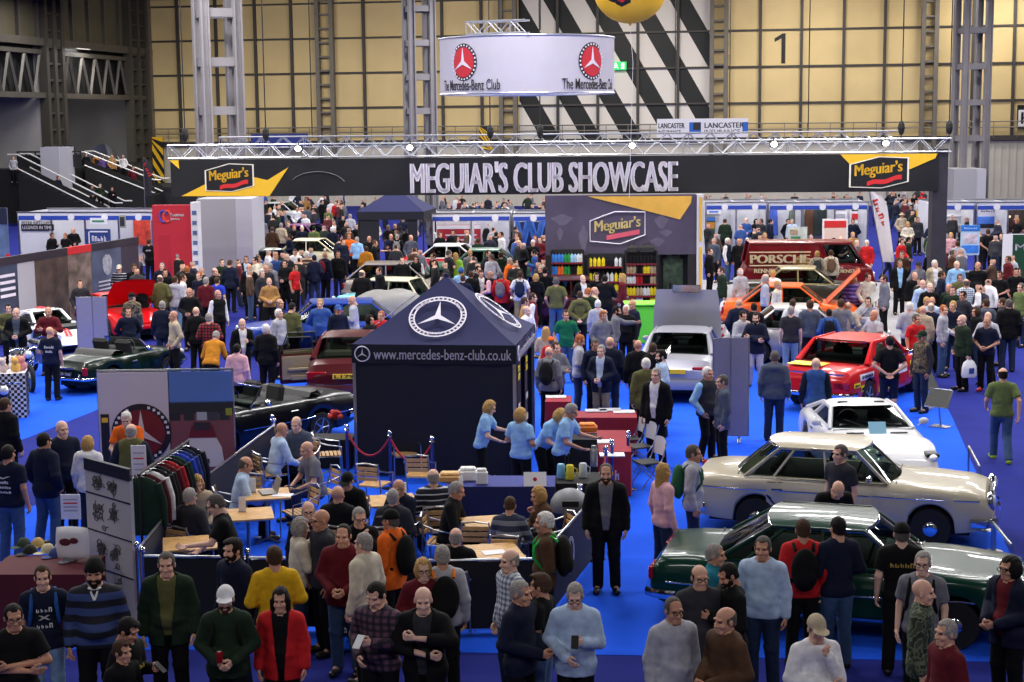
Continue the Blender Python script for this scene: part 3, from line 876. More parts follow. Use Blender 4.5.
# ------------------------------------------------------------------ CARS
def paint(col, flake=0.0, name=None):
 m = mat(col, 0.3, flake, 0.02, 2, 0.35, name=name or 'car_paint'); m.node_tree.nodes['Principled BSDF'].inputs['Specular IOR Level'].default_value = .22; return m
M_TRIMBLK = mat((14, 14, 15), .45, 0, .05, name='black_trim')
M_SEATBLK = mat((26, 25, 27), .75, 0, .1)
M_RED_LENS = mat((150, 14, 18), .2, 0, 0, 1, .5, name='red_lens')
M_AMBER = mat((216, 110, 24), .2, 0, 0, 1, .5)
M_LAMP = mat((226, 230, 234), .08, .3, 0, 1, .8, name='headlamp_glass')
M_PLATE_Y = mat((240, 196, 40), .5, 0, 0); M_PLATE_W = mat((232, 232, 232), .5, 0, 0)
def lerp(a, b, t): return a + (b - a) * t
class Car:
 def __init__(s, S):
  s.S = S
  s.L, s.W = S['L'], S['W']
  s.prof = S['prof']
  s.xw = S['wheels']; s.wr = S.get('wr', .32); s.zs = S.get('zs', .22)
  s.paint = S['paint']
 def zt(s, x):
  xs = [p[0] for p in s.prof]; zs = [p[1] for p in s.prof]
  return float(np.interp(x, xs, zs))
 def hw(s, x):
  t = 2 * x / s.L
  a = s.S.get('taper_f', .16) if t > 0 else s.S.get('taper_r', .12)
  return s.W / 2 * (1 - a * abs(t) ** s.S.get('pw', 4.0))
 def zb(s, x):
  z = s.zs + .16 * abs(2 * x / s.L) ** 10
  ra = s.wr + .055
  for xw in s.xw:
   d = abs(x - xw)
   if d < ra: z = max(z, s.wr + math.sqrt(ra * ra - d * d))
  return z
 FR = [(.93, 0.0), (.985, .12), (1.0, .42), (.995, .66), (.965, .86), (.90, .955), (.78, 1.0), (.4, 1.0), (0, 1.0)]
 def ring(s, x, sc=1.0, dx=0.0):
  b, t, w = s.zb(x), s.zt(x), s.hw(x) * sc
  mid = (b + t) / 2
  cr = s.S.get('crown', .025)
  out = []
  for (fy, fz) in s.FR:
   z = b + (t - b) * fz
   if sc != 1.0: z = mid + (z - mid) * (sc * .92)
   y = w * fy
   z += cr * (1 - (fy) ** 2) if fz >= .955 else 0
   out.append((x + dx, y, z))
  return out + [(x_, -y_, z_) for x_, y_, z_ in out[-2::-1]]
 def build(s, loc, rz, label, name='car', group=None):
  S = s.S
  t = s.t = thing(name, label, S.get('cat', 'car'), loc, rz, group)
  L = s.L
  st = set(np.round(np.linspace(-L / 2, L / 2, 43), 3))
  for xw in s.xw:
   for k in np.linspace(-1, 1, 13): st.add(round(xw + (s.wr + .0545) * float(k), 3))
  st = sorted(x for x in st if abs(x) <= L / 2)
  g = S.get('cabin')
  b = MB()
  rings = [s.ring(st[0], .88, -.035)] + [s.ring(x) for x in st] + [s.ring(st[-1], .88, .035)]
  base = len(b.v); n = len(rings[0])
  for r_ in rings: b.v += r_
  for i in range(len(rings) - 1):
   xm = (rings[i][0][0] + rings[i + 1][0][0]) / 2
   for k in range(n - 1):
    b.cur = 0
    if g and g[3] + .12 < xm < g[0] - .12 and 6 <= k <= 9: b.cur = 1
    p, q = base + i * n, base + (i + 1) * n
    b.face((p + k, q + k, q + k + 1, p + k + 1))
  b.cur = 0
  b.face([base + k for k in range(n)]); e = base + (len(rings) - 1) * n
  b.face([e + k for k in range(n - 1, -1, -1)])
  # underbody
  b.cur = 2
  b.box((0, 0, (s.zs + .42) / 2 + .02), (L * .86, s.W - .62, .32))
  for x in s.xw: b.box((x, 0, .5), (.7, s.W - .64, .45))
  b.build('body', [s.paint, S.get('inside', M_SEATBLK), BLACK], t, 38)
  if g and not S.get('open'): s.cabin(g)
  if S.get('open'): s.cockpit(g)
  s.wheels(); s.details()
  return t
 # greenhouse: windscreen base x, roof front x, roof rear x, rear glass base x, roof z
 def corner(s, i, side):
  xa, xb, xc, xd, zr = s.S['cabin'][:5]
  wr_ = s.S.get('roofw', .74)
  x = (xa, xb, xc, xd)[i]
  if i in (0, 3): return Vector((x, side * s.hw(x) * s.S.get('beltw', .90), s.zt(x) - .01))
  return Vector((x, side * s.W / 2 * wr_, zr - .035))
 def cabin(s, g):
  S, t = s.S, s.t
  xa, xb, xc, xd, zr = g[:5]
  pm = S.get('roof_paint', s.paint); A = [[s.corner(i, sd) for i in range(4)] for sd in (-1, 1)]
  bow_f, bow_r = S.get('bow', .10), S.get('bow_r', .08)
  def screen(i0, i1, bow, nm):
   rows = []
   for v in np.linspace(0, 1, 5):
    p0, p1 = A[0][i0].lerp(A[0][i1], v), A[1][i0].lerp(A[1][i1], v)
    rows.append([p0.lerp(p1, u) + Vector((bow * (1 - (2 * u - 1) ** 2) * (1 if i0 == 0 else -1), 0, 0)) for u in np.linspace(0, 1, 9)])
   b = MB(); b.grid(rows); b.build(nm, S.get('glass', M_CARGLASS), t, 50)
   return rows
  f = screen(0, 1, bow_f, 'windscreen')
  if not S.get('van'): r_ = screen(3, 2, bow_r, 'rear_window')
  # roof
  b = MB(); rows = []
  nx = 9
  for u in np.linspace(0, 1, nx):
   l, r2 = A[0][1].lerp(A[0][2], u), A[1][1].lerp(A[1][2], u)
   bw = bow_f * (1 - u) * (1 if u < .5 else 0) - bow_r * u * (1 if u >= .5 else 0)
   row = []
   for v in np.linspace(0, 1, 11):
    c = 1 - (2 * v - 1) ** 2
    p = l.lerp(r2, v); p.z += .035 * min(1, c * 3.0) + S.get('roof_crown', .03) * c * math.sin(math.pi * (.15 + .7 * u)); p.x += (bw * c) * abs(2 * u - 1)
    row.append(p)
   rows.append(row)
  b.grid(rows)
  pr = S.get('pillar', .032)
  for sd in (0, 1):
   b.tube([A[sd][0], A[sd][1], A[sd][2], A[sd][3]], [pr, pr * 1.0, pr * 1.0, pr * S.get('cpil', 1.3)], 6)
   b.tube([A[sd][0], A[sd][3]], pr * .9, 5)
   cp = S.get('cpanel')
   if cp:
    q0, q1 = A[sd][2].lerp(A[sd][1], cp[0]), A[sd][3].lerp(A[sd][0], cp[1]); o_ = Vector((0, (sd * 2 - 1) * .006, 0))
    b.quad(A[sd][2] + o_, q0 + o_, q1 + o_, A[sd][3] + o_)
  b.build('roof', pm, t, 45)
  # side windows
  for sd in (0, 1):
   sp = S.get('split', (0, .5, 1))
   for i in range(len(sp) - 1):
    q = []
    for (u, v) in ((sp[i], 0), (sp[i + 1], 0), (sp[i + 1], 1), (sp[i], 1)):
     lo, hi = A[sd][0].lerp(A[sd][3], u), A[sd][1].lerp(A[sd][2], u)
     q.append(lo.lerp(hi, .04 + v * .92))
    if i == 0: q[0] = q[0].lerp(q[1], .03); q[3] = q[3].lerp(q[2], .02)
    b = MB(); cen = sum(q, Vector()) / 4
    q2 = [p.lerp(cen, .03) for p in q]
    if not (S.get('van') and i > 0):
     b.quad(*q2); b.build('side_window', S.get('glass', M_CARGLASS), t)
    else:
     b.quad(*q); b.build('side_panel', s.paint, t)
    if i > 0:
     lo, hi = A[sd][0].lerp(A[sd][3], sp[i]), A[sd][1].lerp(A[sd][2], sp[i])
     b = MB(); b.tube([lo, hi], pr * .9, 5); b.build('door_pillar', S.get('frame_m', pm), t)
   if S.get('chrome_frames'):
    b = MB(); o_ = Vector((0, (sd * 2 - 1) * .03, 0))
    P = [A[sd][0] + o_, A[sd][1] + o_ * .8, A[sd][2] + o_ * .8, A[sd][3] + o_]
    b.tube(P, .013, 5, closed=True); b.build('window_trim', CHROME, t)
  if S.get('chrome_frames'):
   for i0, i1, bw in ((0, 1, bow_f), (3, 2, -bow_r)):
    P = []
    for a_, c_ in (((0, i0), (1, i0)), ((1, i1), (0, i1))):
     for u in np.linspace(0, 1, 7): P.append(A[a_[0]][a_[1]].lerp(A[c_[0]][c_[1]], u) + Vector((bw * (1 - (2 * u - 1) ** 2) * 1.03, 0, .012)))
    b = MB(); b.tube(P, .014, 5, closed=True); b.build('screen_surround', CHROME, t)
  # seats, wheel, dashboard
  zf = s.zt(0)
  sm = S.get('seat', M_SEATBLK)
  for y in (-.36, .36):
   b = MB(); b.rbox((lerp(xa, xd, .38), y, zf - .02), (.14, .46, .46), .05, Matrix.Rotation(R(-12), 3, 'Y')); b.rbox((lerp(xa, xd, .40), y, zf + .26), (.09, .24, .16), .03); b.build('seat', sm, t)
  b = MB(); b.rbox((lerp(xa, xd, .80), 0, zf), (.16, 1.15, .34), .05); b.build('rear_seat', sm, t)
  b = MB(); b.rbox((lerp(xa, xd, .10), 0, zf + .0), (.34, 1.25, .10), .03); b.build('dashboard', M_TRIMBLK, t)
  b = MB(); a = np.linspace(0, 2 * math.pi, 19)[:-1]
  b.tube([(lerp(xa, xd, .22) + .06 * math.sin(k), -.36 + .18 * math.cos(k), zf + .10 + .17 * math.sin(k)) for k in a], .014, 5, closed=True); b.build('steering_wheel', M_TRIMBLK, t)
 def cockpit(s, g):
  S, t = s.S, s.t
  xa, xb, xc, xd, zr = g[:5]
  zf = s.zt((xa + xd) / 2); w_ = s.hw(0) * .86
  sm = S.get('seat', M_SEATBLK)
  for y in (-.36, .36):
   b = MB(); b.rbox((lerp(xa, xd, .62), y, zf + .05), (.16, .48, .56), .06, Matrix.Rotation(R(-12), 3, 'Y')); b.rbox((lerp(xa, xd, .42), y, zf - .03), (.45, .48, .14), .05); b.build('seat', sm, t)
  P = [(xa, -w_, zf), (xb, -w_ * .86, zr), (xb + .06, 0, zr + .01), (xb, w_ * .86, zr), (xa, w_, zf)]
  b = MB(); b.tube(P, .025, 6); b.build('windscreen_frame', S.get('frame_m', CHROME), t)
  b = MB(); b.grid([[(xa, -w_, zf), (xa + .10, 0, zf), (xa, w_, zf)], [(xb, -w_ * .86, zr), (xb + .06, 0, zr), (xb, w_ * .86, zr)]]); b.build('windscreen', M_CARGLASS, t)
  b = MB(); b.rbox((xa - .2, 0, zf + .03), (.3, w_ * 1.8, .10), .03); b.build('dashboard', M_TRIMBLK, t)
  b = MB(); a = np.linspace(0, 2 * math.pi, 19)[:-1]
  b.tube([(xa - .45 + .06 * math.sin(k), -.36 + .18 * math.cos(k), zf + .12 + .17 * math.sin(k)) for k in a], .014, 5, closed=True); b.build('steering_wheel', M_TRIMBLK, t)
  b = MB(); rows = []
  for u in np.linspace(-1, 1, 9): rows.append([(xd + .05, u * w_, zf + .02), (xd - .02, u * w_, zf + .12), (xd - .22, u * w_ * .95, zf + .13), (xd - .36, u * w_ * .9, zf + .02)])
  b.grid(rows); b.build('folded_hood', M_TRIMBLK, t, 50)
 def wheels(s):
  S, t = s.S, s.t
  r = s.wr; wd = S.get('tyre', .19)
  b = MB(); b.lathe([(r * .62, -wd / 2), (r * .93, -wd / 2), (r, -wd * .35), (r, wd * .35), (r * .93, wd / 2), (r * .62, wd / 2)], n=24, axis='Y'); tm = b.mesh('wheel', RUBBER, 40)
  hub = S.get('hub', 'cap'); hm = S.get('hub_m', CHROME)
  b = MB()
  if hub == 'cap':
   b.lathe([(r * .64, -wd * .46), (r * .60, -wd * .50), (r * .50, -wd * .44), (r * .36, -wd * .46), (r * .30, -wd * .56), (r * .12, -wd * .60), (0.001, -wd * .60)], n=24, axis='Y')
   hmesh = b.mesh('hubcap', [hm], 40)
  else:
   b.lathe([(r * .66, -wd * .42), (r * .64, -wd * .5), (r * .58, -wd * .5), (r * .56, -wd * .30)], n=24, axis='Y')
   for k in range(5 if hub == 'spoke' else 12):
    a = 2 * math.pi * k / (5 if hub == 'spoke' else 12)
    b.tube([(0, -wd * .40, 0), (r * .6 * math.cos(a), -wd * .44, r * .6 * math.sin(a))], r * .075 if hub == 'spoke' else r * .022, 5)
   b.lathe([(r * .16, -wd * .36), (r * .14, -wd * .5), (.001, -wd * .52)], n=12, axis='Y')
   hmesh = b.mesh('hubcap', [hm], 40)
  ring = None
  if S.get('hub_ring'):
   b = MB(); b.lathe([(r * .66, -wd * .45), (r * .64, -wd * .49), (r * .48, -wd * .47), (r * .46, -wd * .43)], n=24, axis='Y'); ring = b.mesh('wheel_trim', S['hub_ring'], 40)
  for x in s.xw:
   for sd in (-1, 1):
    y = sd * (s.hw(x) - wd / 2 - .025)
    w_ = put(tm, 'wheel', t, loc=(x, y, r))
    if sd > 0: w_.rotation_euler = (0, 0, math.pi)
    put(hmesh, 'hubcap', w_)
    if ring: put(ring, 'wheel_trim', w_)
 def side_y(s, x, z):
  b, tt, w_ = s.zb(x), s.zt(x), s.hw(x)
  f = (z - b) / max(.01, tt - b)
  return w_ * float(np.interp(f, [q[1] for q in s.FR[:7]], [q[0] for q in s.FR[:7]]))
 def strip(s, x0, x1, z, h, m, name, sides=(-1, 1), off=.008, n=14, zfun=None):
  for sd in sides:
   b = MB(); rows = []
   for x in np.linspace(x0, x1, n):
    zz = zfun(x) if zfun else z
    row = []
    for q in (-h / 2, 0, h / 2): row.append((x, sd * (s.side_y(x, zz + q) + off + (.006 if q == 0 else 0)), zz + q))
    rows.append(row)
   b.grid(rows); b.build(name, m, s.t, 60)
 def patch(s, x0, x1, z0, z1, sd, off, m, name, parent=None):
  b = MB(); rows = []
  for x in np.linspace(x0, x1, 7):
   row = []
   for q in np.linspace(0, 1, 6):
    z = z0 + ((z1 if not callable(z1) else z1(x)) - z0) * q
    row.append((x, sd * (s.side_y(x, z) + off), z))
   rows.append(row)
  b.grid(rows); return b.build(name, m, parent or s.t, 60)
 def bumper(s, front, z, h, m, name='bumper', wrap=.35, out=.07):
  b = MB(); sg = 1 if front else -1; xe = sg * s.L / 2
  rows = []
  for u in np.linspace(-1, 1, 15):
   if abs(u) > .78:
    k = (abs(u) - .78) / .22; x = xe - sg * (k * wrap) + sg * (out * (1 - k) + .02)
    y = math.copysign(s.hw(x) + .035, u)
    if k < .5: x += sg * .0
   else:
    x = xe + sg * (out + .05 * (1 - (u / .78) ** 2)); y = u / .78 * (s.hw(xe) + .02)
   rows.append([(x, y, z + h * q * .5) if abs(q) == 1 else (x + sg * .03 * (1 - abs(q)), y * (1.01), z + h * q * .5) for q in (-1, -.5, .5, 1)])
  b.grid(rows); b.build(name, m, s.t, 50)
 def details(s):
  S, t = s.S, s.t
  L = s.L
  cl = S.get('classic', True)
  bm = CHROME if cl else S.get('bumper_m', s.paint)
  if S.get('bumpers', True):
   s.bumper(True, S.get('bz', .46), S.get('bh', .12), bm); s.bumper(False, S.get('bz', .46), S.get('bh', .12), bm)
  # doors with a shadow gap and handles
  for (x0, x1) in S.get('doors', ()):
   for sd in (-1, 1):
    zlo = s.zs + .10
    s.patch(x0, x1, zlo, lambda x: s.zt(x) - .06, sd, .003, M_TRIMBLK, 'door_gap')
    d = s.patch(x0 + .012, x1 - .012, zlo + .012, lambda x: s.zt(x) - .07, sd, .006, s.paint, 'door')
    b = MB(); xh = min(x0, x1) + .17; zh = s.zt(xh) - .17
    yh = sd * (s.side_y(xh, zh) + .022); b.tube([(xh - .09, yh, zh), (xh + .09, yh, zh)], .014, 5); b.build('door_handle', CHROME if cl else M_TRIMBLK, d)
  if S.get('trim_z'): s.strip(-L * .46, L * .46, S['trim_z'], .022, S.get('trim_m', CHROME), 'side_trim')
  if S.get('sill_trim'): s.strip(s.xw[1] + .42, s.xw[0] - .42, s.zs + .06, .05, CHROME, 'sill_trim', n=6)
  fx, rx = L / 2, -L / 2
  for (x, y, z, sx, sy, sz, kind) in S.get('lamps', ()):
   m = {'h': M_LAMP, 'r': M_RED_LENS, 'a': M_AMBER, 'c': CHROME, 'k': M_TRIMBLK}[kind]
   nm = {'h': 'headlight', 'r': 'tail_light', 'a': 'indicator', 'c': 'lamp_surround', 'k': 'vent'}[kind]
   for sd in ((-1, 1) if y else (1,)):
    b = MB()
    if kind in 'hc': b.ell((0, 0, 0), (sx / 2, sy / 2, sz / 2), 14, 9)
    else: b.rbox((0, 0, 0), (sx, sy, sz), .02)
    b.build(nm, m, t, 40, loc=(x, sd * y, z))
  gr = S.get('grille')
  if gr:
   wd, z0, z1, x = gr[:4]
   gp_ = MB(); gp_.rbox((x, 0, (z0 + z1) / 2), (.08, wd, z1 - z0), .02); g_ = gp_.build('grille', M_TRIMBLK, t)
   b = MB()
   for k in range(6): b.box((x + .045, 0, lerp(z0, z1, (k + .5) / 6)), (.012, wd * .96, .012))
   b.box((x + .045, 0, (z0 + z1) / 2), (.02, .03, z1 - z0)); b.build('grille_bars', CHROME, g_)
   b = MB(); P = [(x + .03, -wd / 2, z0), (x + .03, wd / 2, z0), (x + .03, wd / 2 * .96, z1), (x + .03, -wd / 2 * .96, z1)]; b.tube(P, .025, 6, closed=True); b.build('grille_surround', CHROME, g_)
   if S.get('star'):
    me = star_mesh(.055); b_ = put(me, 'bonnet_star', g_, mtx=Matrix.Translation((x - .02, 0, z1 + .09)) @ Matrix.Rotation(R(90), 4, 'Z'))
  for key, xx, sg in (('plate_f', fx, 1), ('plate_r', rx, -1)):
   pl = S.get(key)
   if pl:
    txt, mm, z, dx = pl[:4]
    p = put(MB().rbox((0, 0, 0), (.52, .02, .115), .01).mesh('number_plate', mm), 'number_plate', t, loc=(xx + sg * dx, 0, z), rz=R(90) if sg > 0 else R(-90))
    if txt: letters(txt, p, M_TRIMBLK if mm is not M_TRIMBLK else M_LETTER, (0, -.012, 0), .44, .075, bold=.02, name='plate_lettering', thick=.003)
  if S.get('mirrors', True):
   xm = S['mirrors_x'] if 'mirrors_x' in S else (S['cabin'][0] - .28 if S.get('cabin') else 0)
   for sd in (-1, 1):
    y = sd * (s.hw(xm) + .08); z = s.zt(xm) + .10
    b = MB(); b.ell((0, 0, 0), (.06, .10, .065), 10, 7); b.tube([(0, -sd * .12, -.08), (0, 0, 0)], .015, 5)
    b.build('door_mirror', S.get('mirror_m', CHROME if cl else s.paint), t, 40, loc=(xm, y, z))
  for z_ in S.get('seams', ()):   # bonnet and boot shut lines across the deck
   b = MB(); w_ = s.hw(z_) * .80
   b.box((z_, 0, s.zt(z_) + S.get('crown', .025) * .55), (.014, w_ * 2, .022)); b.build('shut_line', M_TRIMBLK, t)
  # wipers
  if S.get('cabin') and not S.get('open'):
   xa = S['cabin'][0]
   b = MB()
   for y in (-.1, .5): b.tube([(xa + .05, y, s.zt(xa) + .03), (xa - .12, y - .42, s.zt(xa) + .16)], .009, 4)
   b.build('wiper', M_TRIMBLK, t)
def star_mesh(r):
 b = MB(); b.prism(star_pts(r), -.006, .006)
 b.tube([(r * math.cos(a), 0, r * math.sin(a)) for a in np.linspace(0, 2 * math.pi, 17)[:-1]], r * .1, 5, closed=True)
 return b.mesh('star', CHROME)
def from_contacts(pf, pr, spec, side):
 """car pose from where two near-side tyres touch the floor (photo pixels); side = +1 when the near side is the car's left"""
 a, b = gp(*pf), gp(*pr)
 d = (a - b); rz = math.atan2(d.y, d.x)
 mid = (a + b) / 2
 left = Vector((-math.sin(rz), math.cos(rz), 0))
 xm = (spec['wheels'][0] + spec['wheels'][1]) / 2
 c = mid - left * side * (spec['W'] / 2 - .1) - Vector((math.cos(rz), math.sin(rz), 0)) * xm
 return (c.x, c.y, 0.0), rz
M_INCREAM = mat((196, 184, 164), .7, 0, .08)

# cream 1960s saloon, side on in the middle distance
cream = dict(L=4.88, W=1.80, paint=paint((184, 174, 152), 0, 'ivory_paint'), wheels=(1.50, -1.28), wr=.33, zs=.27,
 prof=[(-2.44, .80), (-2.38, .92), (-2.0, .985), (-1.2, 1.0), (-.2, .99), (.75, .99), (1.3, .97), (2.1, .93), (2.36, .86), (2.44, .70)],
 cabin=(.82, .30, -.92, -1.48, 1.48), roofw=.72, beltw=.88, bow=.20, bow_r=.26, split=(0, .42, .80, 1), pillar=.028, chrome_frames=True, roof_crown=.03,
 doors=((.62, -.30), (-.32, -1.10)), trim_z=.80, sill_trim=True, bh=.14, bz=.47, hub='cap', hub_ring=paint((184, 174, 152), 0, 'ivory_paint'),
 lamps=((2.40, .68, .74, .16, .22, .40, 'c'), (2.44, .68, .78, .12, .17, .24, 'h'), (2.42, .68, .57, .10, .15, .12, 'a'), (-2.42, .70, .78, .08, .16, .24, 'r')),
 grille=(.62, .50, .88, 2.42), star=True, seams=(.95, -1.6), plate_r=('', M_PLATE_Y, .62, .06), glass=M_CARGLASS, seat=M_SEATBLK, taper_f=.10, taper_r=.12, pw=5)
loc, rz = from_contacts((930, 550), (756, 538), cream, -1)
Car(cream).build(loc, rz, 'cream classic saloon with chrome trim parked behind the dark green one').scale = (.93, .95, .96)
# dark green saloon in front
green = dict(L=4.70, W=1.77, paint=paint((8, 54, 40), 0, 'dark_green_paint'), wheels=(1.42, -1.33), wr=.315, zs=.25,
 prof=[(-2.35, .78), (-2.28, .93), (-1.9, .965), (-1.2, .97), (-.2, .955), (.85, .955), (1.4, .93), (2.1, .88), (2.30, .82), (2.35, .66)],
 cabin=(.92, .32, -.82, -1.50, 1.43), roofw=.74, beltw=.90, bow=.14, bow_r=.12, split=(0, .45, .86, 1), pillar=.030, chrome_frames=True,
 doors=((.70, -.28), (-.30, -1.12)), trim_z=.62, trim_m=CHROME, sill_trim=True, hub='cap', hub_ring=paint((14, 30, 70), 0),
 lamps=((2.33, .66, .66, .12, .24, .30, 'c'), (2.36, .66, .70, .10, .18, .20, 'h'), (-2.36, .62, .72, .06, .40, .18, 'r')),
 grille=(.60, .46, .82, 2.34), star=True, seams=(1.02, -1.62), plate_r=('', M_PLATE_Y, .52, .06), taper_f=.10, taper_r=.09, pw=5)
loc, rz = from_contacts((970, 651), (714, 631), green, -1)
Car(green).build(loc, rz, 'dark green classic saloon with chrome trim nearest the camera').scale = (.98, .98, .97)
# white low sports coupe facing the camera
sls = dict(L=4.62, W=1.94, paint=paint((208, 208, 212), 0, 'white_paint'), wheels=(1.42, -1.26), wr=.34, zs=.16, classic=False,
 prof=[(-2.31, .70), (-2.2, .86), (-1.7, .94), (-.9, .92), (.15, .92), (.4, .90), (1.2, .84), (1.9, .74), (2.2, .62), (2.31, .48)],
 cabin=(.42, -.28, -.95, -1.85, 1.22), roofw=.66, beltw=.84, bow=.16, bow_r=.12, split=(0, .70, 1), pillar=.045, hub='spoke', hub_m=STEEL,
 doors=((.30, -.75),), bumpers=False, lamps=((2.05, .72, .68, .36, .20, .16, 'h'), (1.98, .72, .72, .30, .24, .08, 'k'), (.85, .42, .90, .05, .34, .02, 'k'), (-2.30, .66, .70, .05, .34, .10, 'r')),
 grille=(1.0, .34, .56, 2.28), mirrors_x=.30, taper_f=.18, taper_r=.10, pw=3, seams=(.55,))
p = gp(872, 425, .93); rzs = R(-89)
Car(sls).build((p.x + .42 * -math.cos(rzs) * 1, p.y - .42 * math.sin(rzs), 0), rzs, 'white low sports coupe facing forward behind the cream saloon').scale = (.94, .92, .96)
wp = MB(); wp.box((0, 0, 0), (.30, .01, .22), Matrix.Rotation(R(-30), 3, 'X')); o = wp.build('price_card', mat((150, 205, 232), .6, 0, 0))
pc = gp(877, 431, .99); o.location = (pc.x, pc.y - .02, 1.05); tag(o, 'pale blue card behind the windscreen of the white sports coupe', 'card')
# red competition saloon seen from its rear corner
redc = dict(L=4.90, W=1.82, paint=paint((196, 22, 30), 0, 'racing_red_paint'), wheels=(1.45, -1.40), wr=.33, zs=.24,
 prof=[(-2.45, .78), (-2.38, .95), (-1.9, .99), (-1.2, .99), (.8, .97), (1.4, .95), (2.2, .90), (2.40, .80), (2.45, .66)],
 cabin=(.90, .30, -.85, -1.42, 1.44), roofw=.76, beltw=.90, bow=.14, bow_r=.16, split=(0, .44, .86, 1), pillar=.045, cpil=1.8, chrome_frames=True,
 doors=((.66, -.26), (-.28, -1.08)), hub='spoke', hub_m=STEEL, bh=.10, lamps=((2.42, .66, .72, .14, .22, .30, 'h'), (-2.46, .68, .66, .05, .36, .16, 'r')),
 seams=(1.0, -1.6), plate_r=('', M_PLATE_W, .60, .05), taper_f=.10, taper_r=.07, pw=6)
rzr = R(55)
p = gp(866, 410); q = Vector((math.cos(rzr), math.sin(rzr), 0)); lf = Vector((-q.y, q.x, 0))
side = -1
c = p - lf * side * .81 + q * 1.40
rc = Car(redc); rc.build((c.x, c.y, 0), rzr, 'red competition saloon covered in yellow and white sponsor patches')
M_YPATCH = mat((240, 222, 30), .5, 0, .03)
for x0, x1, z0, z1, m, tx in ((-.95, -.20, .60, .84, M_YPATCH, None), (-.95, -.20, .34, .58, M_YPATCH, None), (-1.95, -1.25, .72, .86, M_PLATE_W, '1000'), (-2.25, -1.95, .60, .70, M_YPATCH, None), (-1.92, -1.72, .48, .62, M_YPATCH, None), (.2, .7, .6, .8, M_PLATE_W, None), (.9, 1.3, .66, .8, M_YPATCH, None), (1.5, 2.1, .62, .78, M_PLATE_W, None)):
 pt = rc.patch(x0, x1, z0, z1, side, .012, m, 'sponsor_patch')
 if tx or m is M_YPATCH:
  xm, zm = (x0 + x1) / 2, (z0 + z1) / 2
  letters(tx or '~6', pt, M_NAVYP, (xm, side * (rc.side_y(xm, zm) + .016), zm), abs(x1 - x0) * .8, (z1 - z0) * .5, rz=0, bold=.02, name='patch_lettering')
b = MB(); b.box((-2.0, .30, 1.028), (.5, .8, .012)); b.build('sponsor_patch', M_YPATCH, rc.t)
s_ = put(star_mesh(.10), 'boot_star', rc.t, mtx=Matrix.Translation((-2.49, .1, .80)) @ Matrix.Rotation(R(90), 4, 'Z'))
b = MB(); b.tube([(-2.47, y, .90) for y in np.linspace(-.75, .75, 5)], .02, 5); b.build('boot_trim', CHROME, rc.t)
# silver saloon facing away with raised bonnet
silv = dict(L=4.74, W=1.76, paint=paint((172, 172, 182), .25, 'silver_paint'), wheels=(1.40, -1.40), wr=.31, zs=.22, classic=False,
 prof=[(-2.37, .80), (-2.32, .97), (-1.75, 1.01), (-1.2, 1.0), (.8, .97), (1.4, .94), (2.2, .86), (2.37, .68)],
 cabin=(.95, .22, -.95, -1.55, 1.43), roofw=.74, beltw=.90, bow=.10, bow_r=.10, split=(0, .45, .84, 1), pillar=.04, cpil=2.0,
 doors=((.66, -.26), (-.28, -1.10)), hub='spoke', hub_m=STEEL, bumper_m=mat((150, 152, 166), .4, .1, .02), bh=.22, bz=.45, lamps=((-2.36, .62, .76, .08, .44, .17, 'r'), (2.35, .6, .66, .06, .4, .16, 'h')), seams=(-1.62,), plate_r=('', M_PLATE_Y, .74, .06), taper_r=.05, pw=6)
p = gp(674, 404); rzv = R(79); q = Vector((math.cos(rzv), math.sin(rzv), 0))
sv = Car(silv); sv.build((p.x + q.x * 2.4, p.y + q.y * 2.4, 0), rzv, 'silver saloon facing away with its bonnet raised upright')
b = MB(); rows = []
for u in np.linspace(0, 1, 6):
 z = .98 + 1.26 * u; x = 1.10 - .18 * u; hw_ = .84 - .10 * u ** 2
 rows.append([(x + .06 * (1 - abs(v) ** 2) - (.02 if abs(v) > .4 else -.015), v * hw_, z) for v in np.linspace(-1, 1, 13)])
b.grid(rows); b.grid([[(p_[0] + .03, p_[1], p_[2]) for p_ in r_] for r_ in rows], flip=True); b.build('bonnet', silv['paint'], sv.t, 30)
b = MB(); b.rbox((.93, 0, 2.27), (.10, .62, .16), .03); b.build('bonnet_grille', M_TRIMBLK, sv.t)
b = MB(); b.rbox((.85, 0, 2.27), (.03, .68, .20), .02); b.build('grille_surround', CHROME, sv.t)
# dark red saloon with its left doors open
mar = dict(L=4.74, W=1.76, paint=paint((74, 12, 20), 0, 'maroon_paint'), wheels=(1.40, -1.40), wr=.31, zs=.22, classic=False,
 prof=[(-2.37, .80), (-2.32, .97), (-1.75, 1.01), (-1.2, 1.0), (.8, .97), (1.4, .94), (2.2, .86), (2.37, .68)],
 cabin=(.95, .22, -.95, -1.55, 1.43), roofw=.74, beltw=.90, bow=.10, bow_r=.10, split=(0, .45, .84, 1), pillar=.04, cpil=2.0, seat=M_INCREAM, doors=(),
 hub='spoke', hub_m=STEEL, bumper_m=mat((80, 14, 22), .35, 0, .02, 2, .6), bh=.22, bz=.45, lamps=((-2.36, .62, .76, .08, .44, .17, 'r'),), plate_r=('L179', M_PLATE_Y, .74, .06), taper_r=.05, pw=6, seams=(-1.62,))
p = gp(345, 409); rzm = R(91); q = Vector((math.cos(rzm), math.sin(rzm), 0))
mc = Car(mar); mc.build((p.x + q.x * 2.42, p.y + q.y * 2.42, 0), rzm, 'maroon saloon with its left doors open beside the navy tent')
b = MB(); b.tube([(-2.42, -.84, .56), (-2.46, 0, .56), (-2.42, .84, .56)], .022, 5); b.build('bumper_trim', CHROME, mc.t)
M_DOORIN = mat((170, 150, 116), .7, 0, .08, name='tan_door_card')
